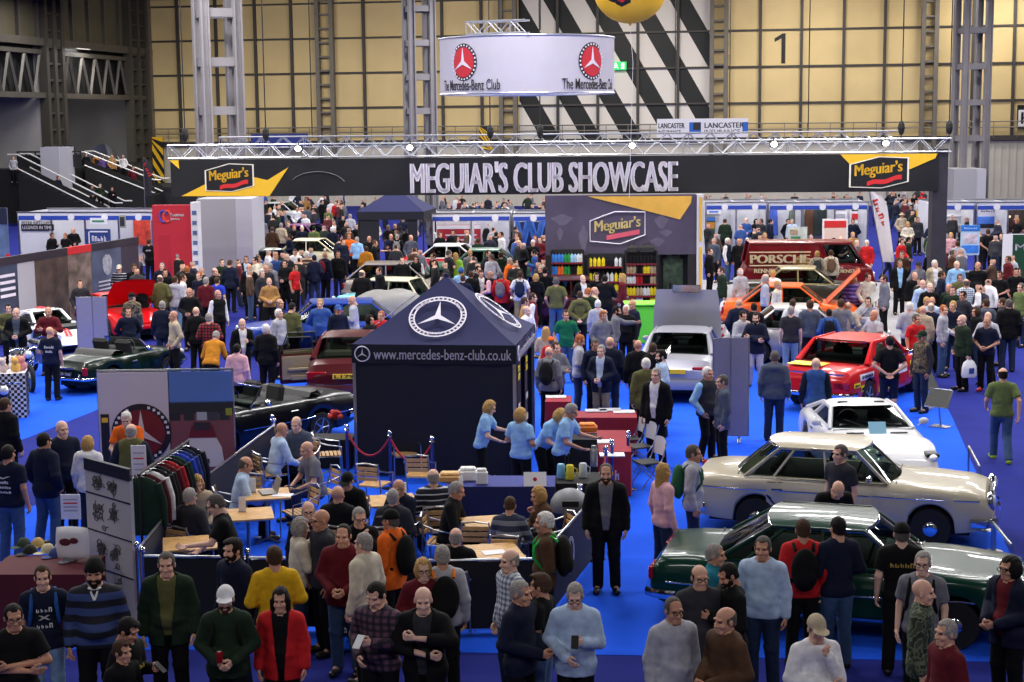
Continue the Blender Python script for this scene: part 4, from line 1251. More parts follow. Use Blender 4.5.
for xh, ang, ln in ((.66, R(62), 1.0), (-.30, R(70), .86)):
 piv = Matrix.Translation((xh, .86, 0)) @ Matrix.Rotation(math.pi - ang, 4, 'Z')
 b = MB(); b.rbox((ln / 2, 0, .63), (ln, .07, .70), .03); d = put(b.mesh('open_door', mar['paint']), 'open_door', mc.t, mtx=piv)
 b = MB(); b.rbox((ln / 2, .045, .66), (ln * .9, .03, .56), .02); b.rbox((ln * .5, .08, .62), (ln * .6, .07, .10), .03); b.rbox((ln * .45, .07, .42), (ln * .5, .05, .12), .02); b.build('door_card', M_DOORIN, d)
 b = MB(); b.tube([(0.02, 0, .97), (ln * .12, 0, 1.36), (ln * .8, 0, 1.38), (ln * .98, 0, .97)], .022, 5); b.build('window_frame', M_TRIMBLK, d)
 b = MB(); b.quad((.05, 0, .98), (ln * .94, 0, .98), (ln * .78, 0, 1.36), (ln * .14, 0, 1.36)); b.build('window_glass', M_CARGLASS, d)
# black open tourer behind the photo backdrop
roadster = dict(L=4.45, W=1.78, paint=paint((12, 13, 17), 0, 'black_paint'), wheels=(1.30, -1.15), wr=.31, zs=.22, open=True,
 prof=[(-2.22, .74), (-2.15, .86), (-1.6, .92), (-.9, .92), (.55, .92), (1.2, .90), (2.0, .82), (2.2, .66)],
 cabin=(.58, .20, -.6, -.95, 1.28), doors=((.45, -.60),), trim_z=.55, hub='spoke', hub_m=STEEL, bh=.12, lamps=((2.18, .62, .70, .1, .3, .18, 'h'), (-2.22, .6, .7, .05, .36, .16, 'r')), seams=(.75, -1.2))
p = gp(250, 446); rzb = R(228)
Car(roadster).build((p.x, p.y, 0), rzb, 'black open tourer behind the car photo backdrop')
# small dark green roadster at upper left
mg = dict(L=3.60, W=1.50, paint=paint((8, 30, 22), 0, 'racing_green_paint'), wheels=(1.05, -.98), wr=.29, zs=.20, open=True,
 prof=[(-1.8, .62), (-1.74, .78), (-1.2, .84), (-.6, .82), (.4, .82), (1.0, .80), (1.6, .72), (1.8, .56)],
 cabin=(.45, .18, -.35, -.55, 1.12), doors=((.36, -.42),), hub='wire', hub_m=CHROME, bh=.07, bz=.40, lamps=((-1.80, .58, .58, .08, .13, .20, 'r'), (-1.84, .44, .44, .08, .07, .16, 'c'), (1.78, .52, .60, .1, .18, .18, 'h')), plate_r=('JXO 75B', M_TRIMBLK, .50, .09), seams=(-.85,), taper_r=.16, pw=4)
p = gp(66, 395); rzg = R(62); q = Vector((math.cos(rzg), math.sin(rzg), 0))
mgc = Car(mg); mgc.build((p.x + q.x * 1.85, p.y + q.y * 1.85, 0), rzg, 'small dark green open roadster showing its boot and number plate')
b = MB(); b.tube([(-1.86, y, .64) for y in np.linspace(-.3, .3, 5)], .02, 5); b.build('boot_trim', CHROME, mgc.t)
# white and red racing prototype, far left
proto_ = dict(L=4.3, W=1.84, paint=paint((236, 236, 240), 0, 'white_paint'), wheels=(1.25, -1.25), wr=.31, zs=.10, classic=False, bumpers=False, mirrors=False,
 prof=[(-2.15, .72), (-2.05, .80), (-1.3, .86), (-.6, .78), (.3, .70), (.9, .66), (1.3, .74), (1.8, .62), (2.15, .32)], crown=-.04,
 cabin=(.55, .05, -.45, -1.35, 1.05), roofw=.50, beltw=.62, bow=.2, bow_r=.1, split=(0, .7, 1), pillar=.05, hub='spoke', hub_m=BLACK, lamps=((2.0, .62, .50, .16, .24, .14, 'h'),), taper_f=.14)
p = gp(47, 346); rzp = R(-48)
pc = Car(proto_); pc.build((p.x, p.y, 0), rzp, 'white racing prototype with red stripes beside the grey boards')
for y in (-.34, -.22):
 b = MB(); b.grid([[(x, y, pc.zt(x) + .012), (x, y + .07, pc.zt(x) + .012)] for x in np.linspace(.7, 1.95, 10)]); b.build('red_stripe', M_REDP, pc.t)
 b = MB(); b.box((-.25, y + .28, 1.115), (.5, .07, .012)); b.build('red_stripe', M_REDP, pc.t)
for sd in (-1, 1): b = MB(); b.lathe([(.2, -.004), (.2, .004)], n=20, axis='Y'); b.build('race_number_disc', M_REDP, pc.t, loc=(-.6, sd * (pc.side_y(-.6, .5) + .012), .5))
# red car with its bonnet up
redb = dict(L=4.2, W=1.7, paint=paint((206, 16, 22), 0, 'bright_red_paint'), wheels=(1.22, -1.2), wr=.31, zs=.2, classic=False,
 prof=[(-2.1, .7), (-2.0, .86), (-1.2, .90), (.6, .88), (1.5, .80), (2.1, .58)], cabin=(.6, -.05, -.7, -1.5, 1.24), roofw=.70, hub='spoke', hub_m=STEEL, doors=((.45, -.6),), lamps=((-2.1, .55, .7, .06, .36, .14, 'r'), (2.0, .55, .62, .12, .22, .14, 'h')))
p = gp(114, 338); rzq = R(-58)
rb = Car(redb); rb.build((p.x, p.y + .9, 0), rzq, 'bright red coupe with its bonnet up behind the grey boards')
b = MB(); rows = []
for u in np.linspace(0, 1, 6):
 rows.append([(.62 + .80 * u, v * (.74 - .10 * u), .95 + .78 * u + .06 * (1 - v * v)) for v in np.linspace(-1, 1, 9)])
b.grid(rows); b.grid([[(x, y, z - .03) for x, y, z in r_] for r_ in rows], flip=True); b.build('bonnet', redb['paint'], rb.t, 40)
# generic saloon shapes for the further rows
def far_car(px, py, rz, col, label, L=4.2, roof=None, kind='hatch', flake=0.0, H=1.42, open_=False, W=1.68, gl=None):
 Z = .92 if kind != 'mini' else .80
 pr = {'hatch': [(-L / 2, .66), (-L / 2 + .05, Z), (-.5, Z), (.6, Z - .02), (L / 2 - .7, Z - .10), (L / 2 - .05, Z - .18), (L / 2, .55)],
          'saloon': [(-L / 2, .70), (-L / 2 + .06, Z - .01), (-1.1, Z + .02), (.7, Z), (L / 2 - .3, Z - .08), (L / 2, .60)],
          'mini': [(-L / 2, .55), (-L / 2 + .04, Z), (.4, Z), (L / 2 - .1, Z - .08), (L / 2, .5)]}[kind]
 cb = {'hatch': (.75, .10, -L / 2 + .75, -L / 2 + .12, H), 'saloon': (.85, .22, -.85, -1.45, H), 'mini': (.62, .22, -L / 2 + .42, -L / 2 + .10, 1.32)}[kind]
 sp = dict(L=L, W=W, paint=paint(col, flake), wheels=(L * .30, -L * .29), wr=.30 if kind != 'mini' else .25, zs=.21, prof=pr, cabin=cb, roofw=.76, doors=((.55, -.45),), hub='spoke', hub_m=STEEL, classic=kind == 'mini', bh=.12,
  lamps=((L / 2, W * .36, .66, .10, .24, .16, 'h'), (-L / 2, W * .38, .68, .06, .22, .2, 'r')), open=open_)
 if roof: sp['roof_paint'] = paint(roof)
 if gl: sp['glass'] = gl
 p = gp(px, py)
 c_ = Car(sp); c_.build((p.x, p.y, 0), rz, label)
 return c_
far_car(318, 352, R(186), (36, 66, 150), 'metallic blue estate behind the maroon saloon', 4.5, kind='hatch', H=1.45)
far_car(384, 318, R(160), (46, 190, 200), 'turquoise small saloon with a cream roof', 3.1, roof=(224, 214, 186), kind='mini', W=1.42)
far_car(408, 303, R(-6), (150, 140, 134), 'beige-grey hatchback behind the turquoise small saloon', 4.3, kind='hatch', flake=.3, H=1.45)
far_car(300, 253, R(150), (120, 50, 120), 'purple coupe among the crowd left of the navy gazebo', 4.3, kind='saloon')
far_car(318, 272, R(-8), (214, 206, 170), 'cream saloon among the crowd in front of the purple coupe', 4.2, kind='saloon')
far_car(272, 284, R(30), (84, 92, 84), 'grey-green saloon at the edge of the crowd by the grey casing', 4.1, kind='saloon')
far_car(443, 279, R(170), (180, 30, 40), 'red and white saloon below the red exhibitor panel', 4.2, roof=(220, 220, 220), kind='saloon')
far_car(478, 285, R(175), (70, 110, 90), 'green saloon in the crowd right of the red exhibitor panel', 4.2, kind='saloon')
far_car(560, 322, R(182), (66, 16, 22), 'dark maroon saloon in the crowd behind the navy tent', 4.4, kind='saloon')
far_car(806, 309, R(-8), (44, 42, 34), 'dark olive coupe with gold roof line in front of the maroon van', 4.4, roof=(150, 136, 96), kind='saloon')
oc = far_car(792, 331, R(-10), (236, 96, 24), 'bright orange saloon with raised bonnet between the coupes', 4.1, kind='saloon')
b = MB(); b.grid([[(1.0 + .95 * u, v * .66, .92 + .95 * u + .04 * (1 - v * v)) for v in np.linspace(-1, 1, 7)] for u in np.linspace(0, 1, 5)]); b.grid([[(1.0 + .95 * u, v * .66, .89 + .95 * u + .04 * (1 - v * v)) for v in np.linspace(-1, 1, 7)] for u in np.linspace(0, 1, 5)], flip=True); b.build('bonnet', oc.paint, oc.t, 40)
sc_ = far_car(806, 360, R(-7), (176, 172, 172), 'silver saloon behind the red competition car', 4.4, kind='saloon', flake=.25, H=1.46)
b = MB(); b.grid([[(1.0 + .8 * u, v * .7, .90 + .85 * u + .04 * (1 - v * v)) for v in np.linspace(-1, 1, 7)] for u in np.linspace(0, 1, 5)]); b.build('bonnet', sc_.paint, sc_.t, 40)
for px, py, rz_, col, lab in ((276, 225, R(160), (206, 206, 204), 'white saloon in the deep crowd under the yellow flash'),):
 far_car(px, py, rz_, col, lab, 4.2, kind='saloon')
# car under a grey cover
p = gp(398, 334); cv = thing('covered_car', 'car under a crumpled silver-grey cover in front of the turquoise one', 'car', p, R(20))
b = MB(); rows = []
for i, x in enumerate(np.linspace(-2.0, 2.0, 25)):
 e = abs(x) / 2.0; top = (.88 - .25 * max(0, e - .8) / .2) + (.45 * max(0, 1 - (abs(x + .25) / 1.15) ** 4) if abs(x + .25) < 1.15 else 0); wv = .80 * (1 - .15 * e ** 5); row = []
 for a in np.linspace(-1, 1, 19):
  s_ = math.sin(a * math.pi / 2); k = abs(s_) ** .6; y = wv * math.copysign(k, s_) * (1.02 if abs(a) > .85 else .96); z = top * (math.cos(a * math.pi / 2) ** .5 if abs(a) < 1 else 0) + .02
  z += .03 * math.sin(9 * x + 7 * a) * (1 - abs(a)); row.append((x, y + .02 * math.sin(11 * x), max(.03, z)))
 rows.append(row)
b.grid(rows); b.build('fabric_cover', mat((128, 126, 124), .55, .2, .12, 4, bump=.4), cv, 60)
# maroon van with large lettering
van = dict(L=4.6, W=1.76, paint=paint((112, 14, 24), 0, 'van_maroon_paint'), wheels=(1.3, -1.3), wr=.32, zs=.26, prof=[(-2.3, 1.0), (-2.25, 1.22), (0, 1.22), (1.9, 1.22), (2.2, 1.10), (2.3, .7)],
 cabin=(1.95, 1.45, -2.1, -2.22, 1.98), roofw=.84, beltw=.94, split=(0, .30, 1), van=True, bow=.12, bow_r=.05, roof_crown=.06, hub='cap', lamps=((2.28, .6, .8, .1, .2, .2, 'h'),), doors=((1.6, .5),), trim_z=None, mirrors_x=1.6, pillar=.05)
rzn = R(-3); pw = gp(806, 296)
vc = Car(van); vc.build((pw.x, pw.y, 0), rzn, 'maroon panel van with big white lettering behind the dark coupe')
M_GOLDL = mat((226, 208, 170), .5, 0, .02)
yv = -.90
for s_, x, z, w_, h_ in (('PORSCHE', -1.05, 1.42, 2.1, .30), ('RENNDIENST', -1.3, 1.0, 1.3, .15), ('KUNDENDIENST', .9, .98, 1.4, .12)):
 letters(s_, vc.t, M_GOLDL, (x, yv - .02, z), w_, h_, bold=.05)
for z in (1.66, 1.19): b = MB(); b.box((-1.05, yv - .015, z), (2.15, .01, .04)); b.build('lettering_rule', M_GOLDL, vc.t)
# ------------------------------------------------------------------ PEOPLE: one continuous sculpted surface per pose, clothes fitted over it
def surfnet(f, org, h):
 s = f < 0
 nx, ny, nz = f.shape
 acc = np.zeros((nx - 1, ny - 1, nz - 1, 3), np.float32); cnt = np.zeros((nx - 1, ny - 1, nz - 1), np.float32)
 cs = [(i, j, k) for i in (0, 1) for j in (0, 1) for k in (0, 1)]
 sl = lambda c: (slice(c[0], nx - 1 + c[0]), slice(c[1], ny - 1 + c[1]), slice(c[2], nz - 1 + c[2]))
 for a in cs:
  for ax in range(3):
   if a[ax]: continue
   b = tuple(1 if q == ax else a[q] for q in range(3))
   fa, fb = f[sl(a)], f[sl(b)]
   m = (fa < 0) != (fb < 0)
   t = np.where(m, fa / np.where(m, fa - fb, 1), 0)
   for q in range(3): acc[..., q] += m * (a[q] + (t if q == ax else 0))
   cnt += m
 act = cnt > 0
 idx = -np.ones(act.shape, np.int32); idx[act] = np.arange(int(act.sum()))
 ijk = np.argwhere(act)
 v = (ijk + acc[act] / cnt[act][:, None]) * h + np.array(org)
 F = []
 for ax in range(3):
  A = [slice(1, -1)] * 3; B = [slice(1, -1)] * 3; A[ax] = slice(0, -1); B[ax] = slice(1, None)
  sa, sb = s[tuple(A)], s[tuple(B)]
  m = sa != sb
  o1, o2 = [q for q in range(3) if q != ax]
  def pick(d1, d2):
   S = [slice(None)] * 3
   S[o1] = slice(0, -1) if d1 == 0 else slice(1, None); S[o2] = slice(0, -1) if d2 == 0 else slice(1, None)
   return idx[tuple(S)][m]
  q = np.stack([pick(0, 0), pick(1, 0), pick(1, 1), pick(0, 1)], 1)
  fl = sa[m] if ax != 1 else ~sa[m]
  q[~fl] = q[~fl][:, ::-1]
  F.append(q)
 F = np.concatenate(F); F = F[(F >= 0).all(1)]
 return v, F
class Grid:
 def __init__(s, lo, hi, h):
  s.org, s.h = lo, h
  ax = [np.arange(lo[i], hi[i] + h, h, dtype=np.float32) for i in range(3)]
  s.X, s.Y, s.Z = np.meshgrid(*ax, indexing='ij')
 def cap(s, a, b, ra, rb, P=None):
  X, Y, Z = P or (s.X, s.Y, s.Z)
  d = [b[i] - a[i] for i in range(3)]; L = sum(q * q for q in d) + 1e-9
  t = np.clip(((X - a[0]) * d[0] + (Y - a[1]) * d[1] + (Z - a[2]) * d[2]) / L, 0, 1)
  return np.sqrt((X - a[0] - t * d[0]) ** 2 + (Y - a[1] - t * d[1]) ** 2 + (Z - a[2] - t * d[2]) ** 2) - (ra + (rb - ra) * t)
 def ell(s, c, r, P=None):
  X, Y, Z = P or (s.X, s.Y, s.Z)
  q = np.sqrt(((X - c[0]) / r[0]) ** 2 + ((Y - c[1]) / r[1]) ** 2 + ((Z - c[2]) / r[2]) ** 2)
  return (q - 1) * min(r)
 def net(s, f): return surfnet(f, s.org, s.h)
def smin(a, b, k=.03):
 h = np.clip(.5 + .5 * (b - a) / k, 0, 1)
 return b + (a - b) * h - k * h * (1 - h)
def to_mesh(name, v, F, mats, mi=None):
 me = bpy.data.meshes.new(name)
 me.vertices.add(len(v)); me.vertices.foreach_set('co', np.asarray(v, np.float32).ravel())
 F = [tuple(map(int, f)) for f in F] if not isinstance(F, np.ndarray) else F
 if isinstance(F, np.ndarray):
  n = len(F)
  me.loops.add(n * 4); me.polygons.add(n)
  me.loops.foreach_set('vertex_index', F.astype(np.int32).ravel())
  me.polygons.foreach_set('loop_start', np.arange(0, n * 4, 4, dtype=np.int32))
  me.polygons.foreach_set('loop_total', np.full(n, 4, dtype=np.int32))
 me.update(calc_edges=True)
 me.validate()
 me.polygons.foreach_set('use_smooth', [True] * len(me.polygons))
 for m in mats: me.materials.append(m)
 if mi is not None: me.polygons.foreach_set('material_index', mi.astype(np.int32))
 return me
# ---- head (own frame: origin at the head's middle, looking along -Y)
M_EYE = mat((30, 24, 22), .25, 0, 0, name='eye'); M_LIPS = objcol_mat('lips', .5, .05, 20); M_LIPS.node_tree.nodes['Principled BSDF'].inputs['Roughness'].default_value = .5
def make_head():
 g = Grid((-.11, -.15, -.15), (.11, .14, .15), .0065)
 f = g.ell((0, .018, .035), (.077, .097, .092))
 f = smin(f, g.ell((0, -.022, -.045), (.060, .070, .075)), .03)
 f = smin(f, g.cap((-.02, -.068, -.098), (.02, -.068, -.098), .022, .022), .025)
 f = smin(f, g.cap((0, -.086, .012), (0, -.112, -.028), .009, .013), .014)
 f = smin(f, g.cap((-.012, -.098, -.030), (.012, -.098, -.030), .010, .010), .01)
 f = smin(f, g.cap((-.045, -.078, .034), (.045, -.078, .034), .011, .011), .015)
 for sx in (-1, 1):
  f = -smin(-f, g.ell((sx * .032, -.100, .012), (.019, .016, .012)), .008)
  f = smin(f, g.ell((sx * .079, .012, -.008), (.010, .020, .033)), .008)
  f = smin(f, g.ell((sx * .042, -.066, -.030), (.022, .020, .020)), .02)
 f = smin(f, g.cap((-.020, -.088, -.062), (.020, -.088, -.062), .008, .008), .006)
 f = smin(f, g.cap((-.016, -.086, -.074), (.016, -.086, -.074), .008, .008), .006)
 f = smin(f, g.cap((0, .02, -.06), (0, .035, -.16), .056, .058), .02)
 v, F = g.net(f)
 mid = v[F].mean(1)
 mi = np.zeros(len(F), int)
 e = (np.abs(np.abs(mid[:, 0]) - .032) < .016) & (np.abs(mid[:, 2] - .012) < .0085) & (mid[:, 1] < -.065)
 l = (np.abs(mid[:, 0]) < .023) & (np.abs(mid[:, 2] + .068) < .009) & (mid[:, 1] < -.078)
 mi[e] = 1; mi[l] = 2
 return v, F, mi
HEAD = make_head()
def make_hand(grip):
 """right-side hand along -Z from the wrist, palm facing +X inward ... thumb forward (-Y)"""
 g = Grid((-.075, -.10, -.215), (.06, .06, .02), .0062)
 f = g.cap((0, .0, .005), (0, 0, -.03), .024, .026)
 P = (g.X * 1.7, g.Y, g.Z)
 f = smin(f, g.cap((0, -.022, -.05), (0, -.020, -.09), .022, .018, P), .02)
 f = smin(f, g.cap((0, .014, -.05), (0, .016, -.088), .022, .018, P), .02)
 for i, (y, ln) in enumerate(((-.031, .070), (-.010, .080), (.011, .074), (.031, .058))):
  a0 = (-.000, y, -.088); c = .35 + .12 * i if not grip else 1.15
  p = Vector(a0); pts = [p.copy()]; ang = .15
  for seg in (.45, .32, .26):
   ang += c * .55
   p = p + Vector((-math.sin(ang), 0, -math.cos(ang))) * ln * seg
   pts.append(p.copy())
  for j in range(3): f = smin(f, g.cap(pts[j], pts[j + 1], .0098 - .0008 * j, .0092 - .0008 * j), .004)
 tb = [Vector((-.004, -.030, -.035)), Vector((-.016, -.056, -.062)), Vector((-.026, -.064, -.090)), Vector((-.032, -.062, -.110))]
 if grip: tb = [Vector((-.004, -.030, -.035)), Vector((-.024, -.052, -.058)), Vector((-.044, -.048, -.078)), Vector((-.052, -.036, -.092))]
 for j in range(3): f = smin(f, g.cap(tb[j], tb[j + 1], .0125 - .0012 * j, .0113 - .0012 * j), .008)
 return g.net(f)
HANDS = {False: make_hand(False), True: make_hand(True)}
# ---- poses.  Torso frame: origin mid-pelvis, Z up the spine, front is -Y.  Arms as (elbow, wrist) for the +X side; x mirrors.
ARMS = dict(side=((.232, .035, .19), (.245, -.035, -.055)), front=((.262, .03, .20), (.075, -.245, .10)), phone=((.235, -.015, .185), (.085, -.265, .275)),
 crossA=((.27, -.07, .21), (-.085, -.175, .235)), crossB=((.27, -.07, .20), (-.075, -.205, .175)), back=((.30, .10, .20), (.06, .17, .03)), pocket=((.275, .07, .19), (.205, -.06, -.01)),
 chin=((.20, -.14, .20), (.075, -.155, .445)), reach=((.225, -.18, .27), (.17, -.42, .30)), table=((.265, -.13, .20), (.13, -.335, .145)), lap=((.26, .0, .20), (.11, -.235, .06)),
 bag=((.235, .03, .19), (.245, .02, -.075)), swingf=((.25, -.06, .20), (.23, -.26, .06)), swingb=((.26, .14, .21), (.25, .16, -.045)), akimbo=((.40, .06, .22), (.19, -.03, .08)), high=((.28, -.12, .30), (-.02, -.24, .36)), point=((.25, -.20, .36), (.22, -.44, .40)))
def stand_legs(k=0.0): return dict(R=((.10, -.012, -.43), (.115 + k, .025, -.855)), L=((.10, -.02 - k, -.43), (.105 + k, .02, -.855)))
LEGS = dict(stand=stand_legs(), wide=stand_legs(.04), walk=dict(R=((.09, -.19, -.39), (.09, -.22, -.82)), L=((.09, .02, -.43), (.085, .29, -.80))), sit=dict(R=((.125, -.41, .0), (.13, -.37, -.42)), L=((.125, -.41, .0), (.12, -.42, -.42))))
POSES = {  # name: (right arm, left arm, legs, lean, head pitch, head yaw, grips)
 's': ('side', 'side', 'stand', 0, 4, 0, ''), 'f': ('front', 'front', 'stand', 0, 6, 0, ''), 'p': ('phone', 'front', 'stand', 3, 24, 0, 'R'), 'x': ('crossA', 'crossB', 'wide', 0, 6, 0, ''),
 'b': ('back', 'back', 'stand', 0, 6, 0, ''), 'k': ('pocket', 'pocket', 'wide', 0, 5, 0, ''), 'c': ('chin', 'crossB', 'stand', 4, 12, 0, 'R'), 'r': ('reach', 'table', 'stand', 14, 20, 0, ''),
 'w': ('swingf', 'swingb', 'walk', 3, 4, 0, ''), 'n': ('table', 'reach', 'stand', 34, 30, 0, ''), 'g': ('bag', 'pocket', 'stand', 2, 12, 0, 'R'), 'h': ('high', 'crossB', 'wide', 2, 10, 12, 'RL'),
 'a': ('akimbo', 'side', 'wide', 0, 2, 0, ''), 'q': ('point', 'side', 'stand', 5, 8, 0, ''), 't': ('table', 'table', 'sit', 12, 14, 0, 'R'), 'l': ('lap', 'lap', 'sit', -2, 4, 0, ''), 'i': ('chin', 'table', 'sit', 14, 10, 0, 'R'),
 'y': ('side', 'pocket', 'wide', 0, 5, 28, ''), 'z': ('front', 'side', 'stand', 0, 5, -28, 'R'), 'e': ('phone', 'side', 'stand', 2, 20, -10, 'R'), 'd': ('table', 'table', 'wide', 46, 40, 0, '')}
class Pose:
 def __init__(s, key):
  ra, la, lg, lean, hp, hyaw, grip = POSES[key]
  s.key = key; s.sit = lg == 'sit'
  s.pz = .50 if s.sit else .945
  if lg == 'walk': s.pz = .905
  s.R = Matrix.Rotation(R(lean), 3, 'X')
  s.o = Vector((0, 0 if not lean > 20 else R(lean) * .25, s.pz))
  T = lambda p: s.o + s.R @ Vector(p)
  s.T = T
  s.arms = []
  for sx, a, nm in ((1, ra, 'R'), (-1, la, 'L')):
   e, w_ = ARMS[a]
   m = lambda p: (p[0] * sx, p[1], p[2])
   s.arms.append((T(m((.172, .005, .45))), T(m(e)), T(m(w_)), sx, nm in grip, a))
  s.legs = []
  for sx, nm in ((1, 'R'), (-1, 'L')):
   k, a = LEGS[lg][nm]
   hip = Vector((sx * .092, 0, s.pz - .03)); base = Vector((0, 0, s.pz)) if True else s.o
   s.legs.append((hip + Vector((0, s.o.y, 0)), base + Vector((sx * k[0], k[1] + (s.o.y * .5), k[2])), base + Vector((sx * a[0], a[1], a[2])), sx))
  s.hp, s.hyaw = hp, hyaw
  hc = T((0, -.015, .665))
  s.head = Matrix.Translation(hc) @ Matrix.Rotation(R(hyaw), 4, 'Z') @ Matrix.Rotation(R(hp + lean * .35), 4, 'X')
  s.top = (s.head @ Vector((0, .02, .125))).z
  lo = Vector((-.52, -.62, -.02)); hi = Vector((.52, .42, s.pz + .75))
  if not s.sit and lean < 20: lo.y, hi.y = -.50, .36
  s.lo, s.hi = lo, hi
 def tf(s, g):
  d = (g.X - s.o.x, g.Y - s.o.y, g.Z - s.o.z); M = s.R.transposed()
  return tuple(M[i][0] * d[0] + M[i][1] * d[1] + M[i][2] * d[2] for i in range(3))
 def torso(s, g, P, gr=0.0, belly=0.0):
  Q = (P[0], P[1] * 1.5, P[2])
  f = g.cap((0, 0, -.03), (0, 0, .08), .150 + gr, .146 + gr, Q)
  f = smin(f, g.cap((0, 0, .08), (0, 0, .24), .140 + gr + belly * .3, .150 + gr, Q), .05)
  f = smin(f, g.cap((0, .012, .24), (0, .0, .40), .150 + gr, .150 + gr, Q), .05)
  Q2 = (P[0], P[1] * 1.15, P[2])
  f = smin(f, g.cap((-.13, .0, .435), (.13, 0, .435), .066 + gr, .066 + gr, Q2), .06)
  f = smin(f, g.ell((0, -.045, .10), (.125 + gr, .085 + gr + belly, .13), P), .05)
  f = smin(f, g.cap((-.05, .01, .50), (.05, .01, .50), .045 + gr * .5, .045 + gr * .5, P), .06)
  return f
 def grid(s, z0=None, z1=None, h=.0155):
  lo, hi = s.lo.copy(), s.hi.copy()
  if z0 is not None: lo.z = z0
  if z1 is not None: hi.z = z1
  return Grid(tuple(lo), tuple(hi), h)
 def body(s):
  g = s.grid()
  P = s.tf(g)
  f = s.torso(g, P)
  for sh, el, wr, sx, gp_, a in s.arms:
   f = smin(f, g.cap(sh, el, .054, .040), .04)
   f = smin(f, g.cap(el, wr, .041, .027), .015)
  for hip, kn, an, sx in s.legs:
   f = smin(f, g.cap(hip, kn, .092, .056), .03)
   f = smin(f, g.cap(kn, an, .055, .036), .02)
   cm = kn.lerp(an, .3) + Vector((0, .02 if not s.sit else .0, 0))
   f = smin(f, g.cap(kn.lerp(an, .15), cm, .046, .05), .03)
   f = smin(f, g.cap(an, an + Vector((sx * .02, -.12, -.05)), .038, .030), .02)
  f = smin(f, g.cap(s.T((0, .012, .49)), s.head @ Vector((0, .02, -.05)), .060, .054), .03)
  v, F = g.net(f)
  V, FF, MI = [v], [F], [np.zeros(len(F), int)]
  def add(vv, ff, mi, m):
   M = np.array(m)
   vv = vv @ M[:3, :3].T + M[:3, 3]
   if np.linalg.det(M[:3, :3]) < 0: ff = ff[:, ::-1]
   FF.append(ff + sum(len(q) for q in V)); V.append(vv); MI.append(mi)
  add(HEAD[0], HEAD[1], HEAD[2], s.head)
  for sh, el, wr, sx, gp_, a in s.arms:
   hv, hf = HANDS[gp_]
   z = -(wr - el).normalized()
   fw = s.R @ Vector((0, -1, .0))
   if a in ('front', 'lap', 'crossA', 'crossB', 'phone', 'chin', 'high', 'back'): fw = s.R @ Vector((0, -.3, 1))
   if a == 'chin': fw = s.R @ Vector((-sx, -.4, 0))
   y = -(fw - z * fw.dot(z)).normalized()
   x = y.cross(z)
   m = Matrix(((x.x, y.x, z.x, wr.x), (x.y, y.y, z.y, wr.y), (x.z, y.z, z.z, wr.z), (0, 0, 0, 1)))
   if sx < 0: m = m @ Matrix.Diagonal((-1, 1, 1, 1))
   add(hv, hf, np.zeros(len(hf), int), m)
  return to_mesh('person_' + s.key, np.concatenate(V), np.concatenate(FF), [M_SKIN, M_EYE, M_LIPS], np.concatenate(MI))
 # kinds: tee, long, jacket (open front), zip (closed jacket), vest (gilet), hood
 def top_mesh(s, kind, belly=0.0):
  g = s.grid(z0=s.pz - .32)
  P = s.tf(g)
  gr = {'tee': .019, 'long': .021, 'jacket': .034, 'zip': .030, 'vest': .036, 'hood': .030, 'shirtfront': .016}[kind]
  f = s.torso(g, P, gr, belly)
  hem = {'tee': -.09, 'long': -.10, 'jacket': -.19, 'zip': -.15, 'vest': -.10, 'hood': -.12, 'shirtfront': -.08}[kind]
  if s.sit: hem = max(hem, -.10)
  if hem < -.1: f = smin(f, g.cap((0, 0, -.02), (0, 0, hem - .03), .165 + gr, .170 + gr, (P[0], P[1] * 1.45, P[2])), .04)
  f = smin(f, g.cap((-.09, .002, -.035), (.09, .002, -.035), .096 + gr, .096 + gr, P), .03)
  ar = .009 + gr * .50
  if kind not in ('vest', 'shirtfront'):
   for sh, el, wr, sx, gp_, a in s.arms:
    if kind == 'tee':
     e2 = sh.lerp(el, .72)
     f = smin(f, g.cap(sh, e2, .058 + ar, .054 + ar), .035)
     d = (el - sh).normalized(); cut = (g.X - e2.x) * d.x + (g.Y - e2.y) * d.y + (g.Z - e2.z) * d.z
     near = np.sqrt((g.X - e2.x) ** 2 + (g.Y - e2.y) ** 2 + (g.Z - e2.z) ** 2) < .10
     f = np.where(near & (cut > 0) & (np.abs(P[0]) > .19), np.maximum(f, cut), f)
    else:
     f = smin(f, g.cap(sh, el, .056 + ar, .046 + ar), .035)
     f = smin(f, g.cap(el, el.lerp(wr, .97), .046 + ar, .034 + ar), .018)
     # soft creases at the elbow
     f = f - .004 * np.sin(((g.X - el.x) * 50 + (g.Z - el.z) * 90)) * np.exp(-((g.X - el.x) ** 2 + (g.Y - el.y) ** 2 + (g.Z - el.z) ** 2) / .006)
  f = f - .0035 * np.sin(P[2] * 62 + P[0] * 18) * np.clip(1 - np.abs(P[2] - .12) / .2, 0, 1)
  if kind in ('jacket', 'zip', 'vest', 'hood'):
   f = smin(f, g.cap((0, .02, .47), (0, .008, .535), .085, .078, P), .02)
  if kind == 'hood':
   f = smin(f, g.ell((0, .085, .475), (.115, .065, .075), P), .025)
  neck = g.cap((0, .0, .50), (0, -.02, .62), .066, .075, P)
  f = np.maximum(f, -neck)
  f = np.maximum(f, hem - P[2])
  if kind == 'jacket':
   wdt = .035 + .055 * np.clip((P[2] + .1) / .6, 0, 1)
   open_ = np.maximum(np.abs(P[0]) - wdt, P[1] + .02)
   f = np.maximum(f, -open_)
  v, F = g.net(f)
  return to_mesh(kind + '_' + s.key, v, F, [M_CLOTH])
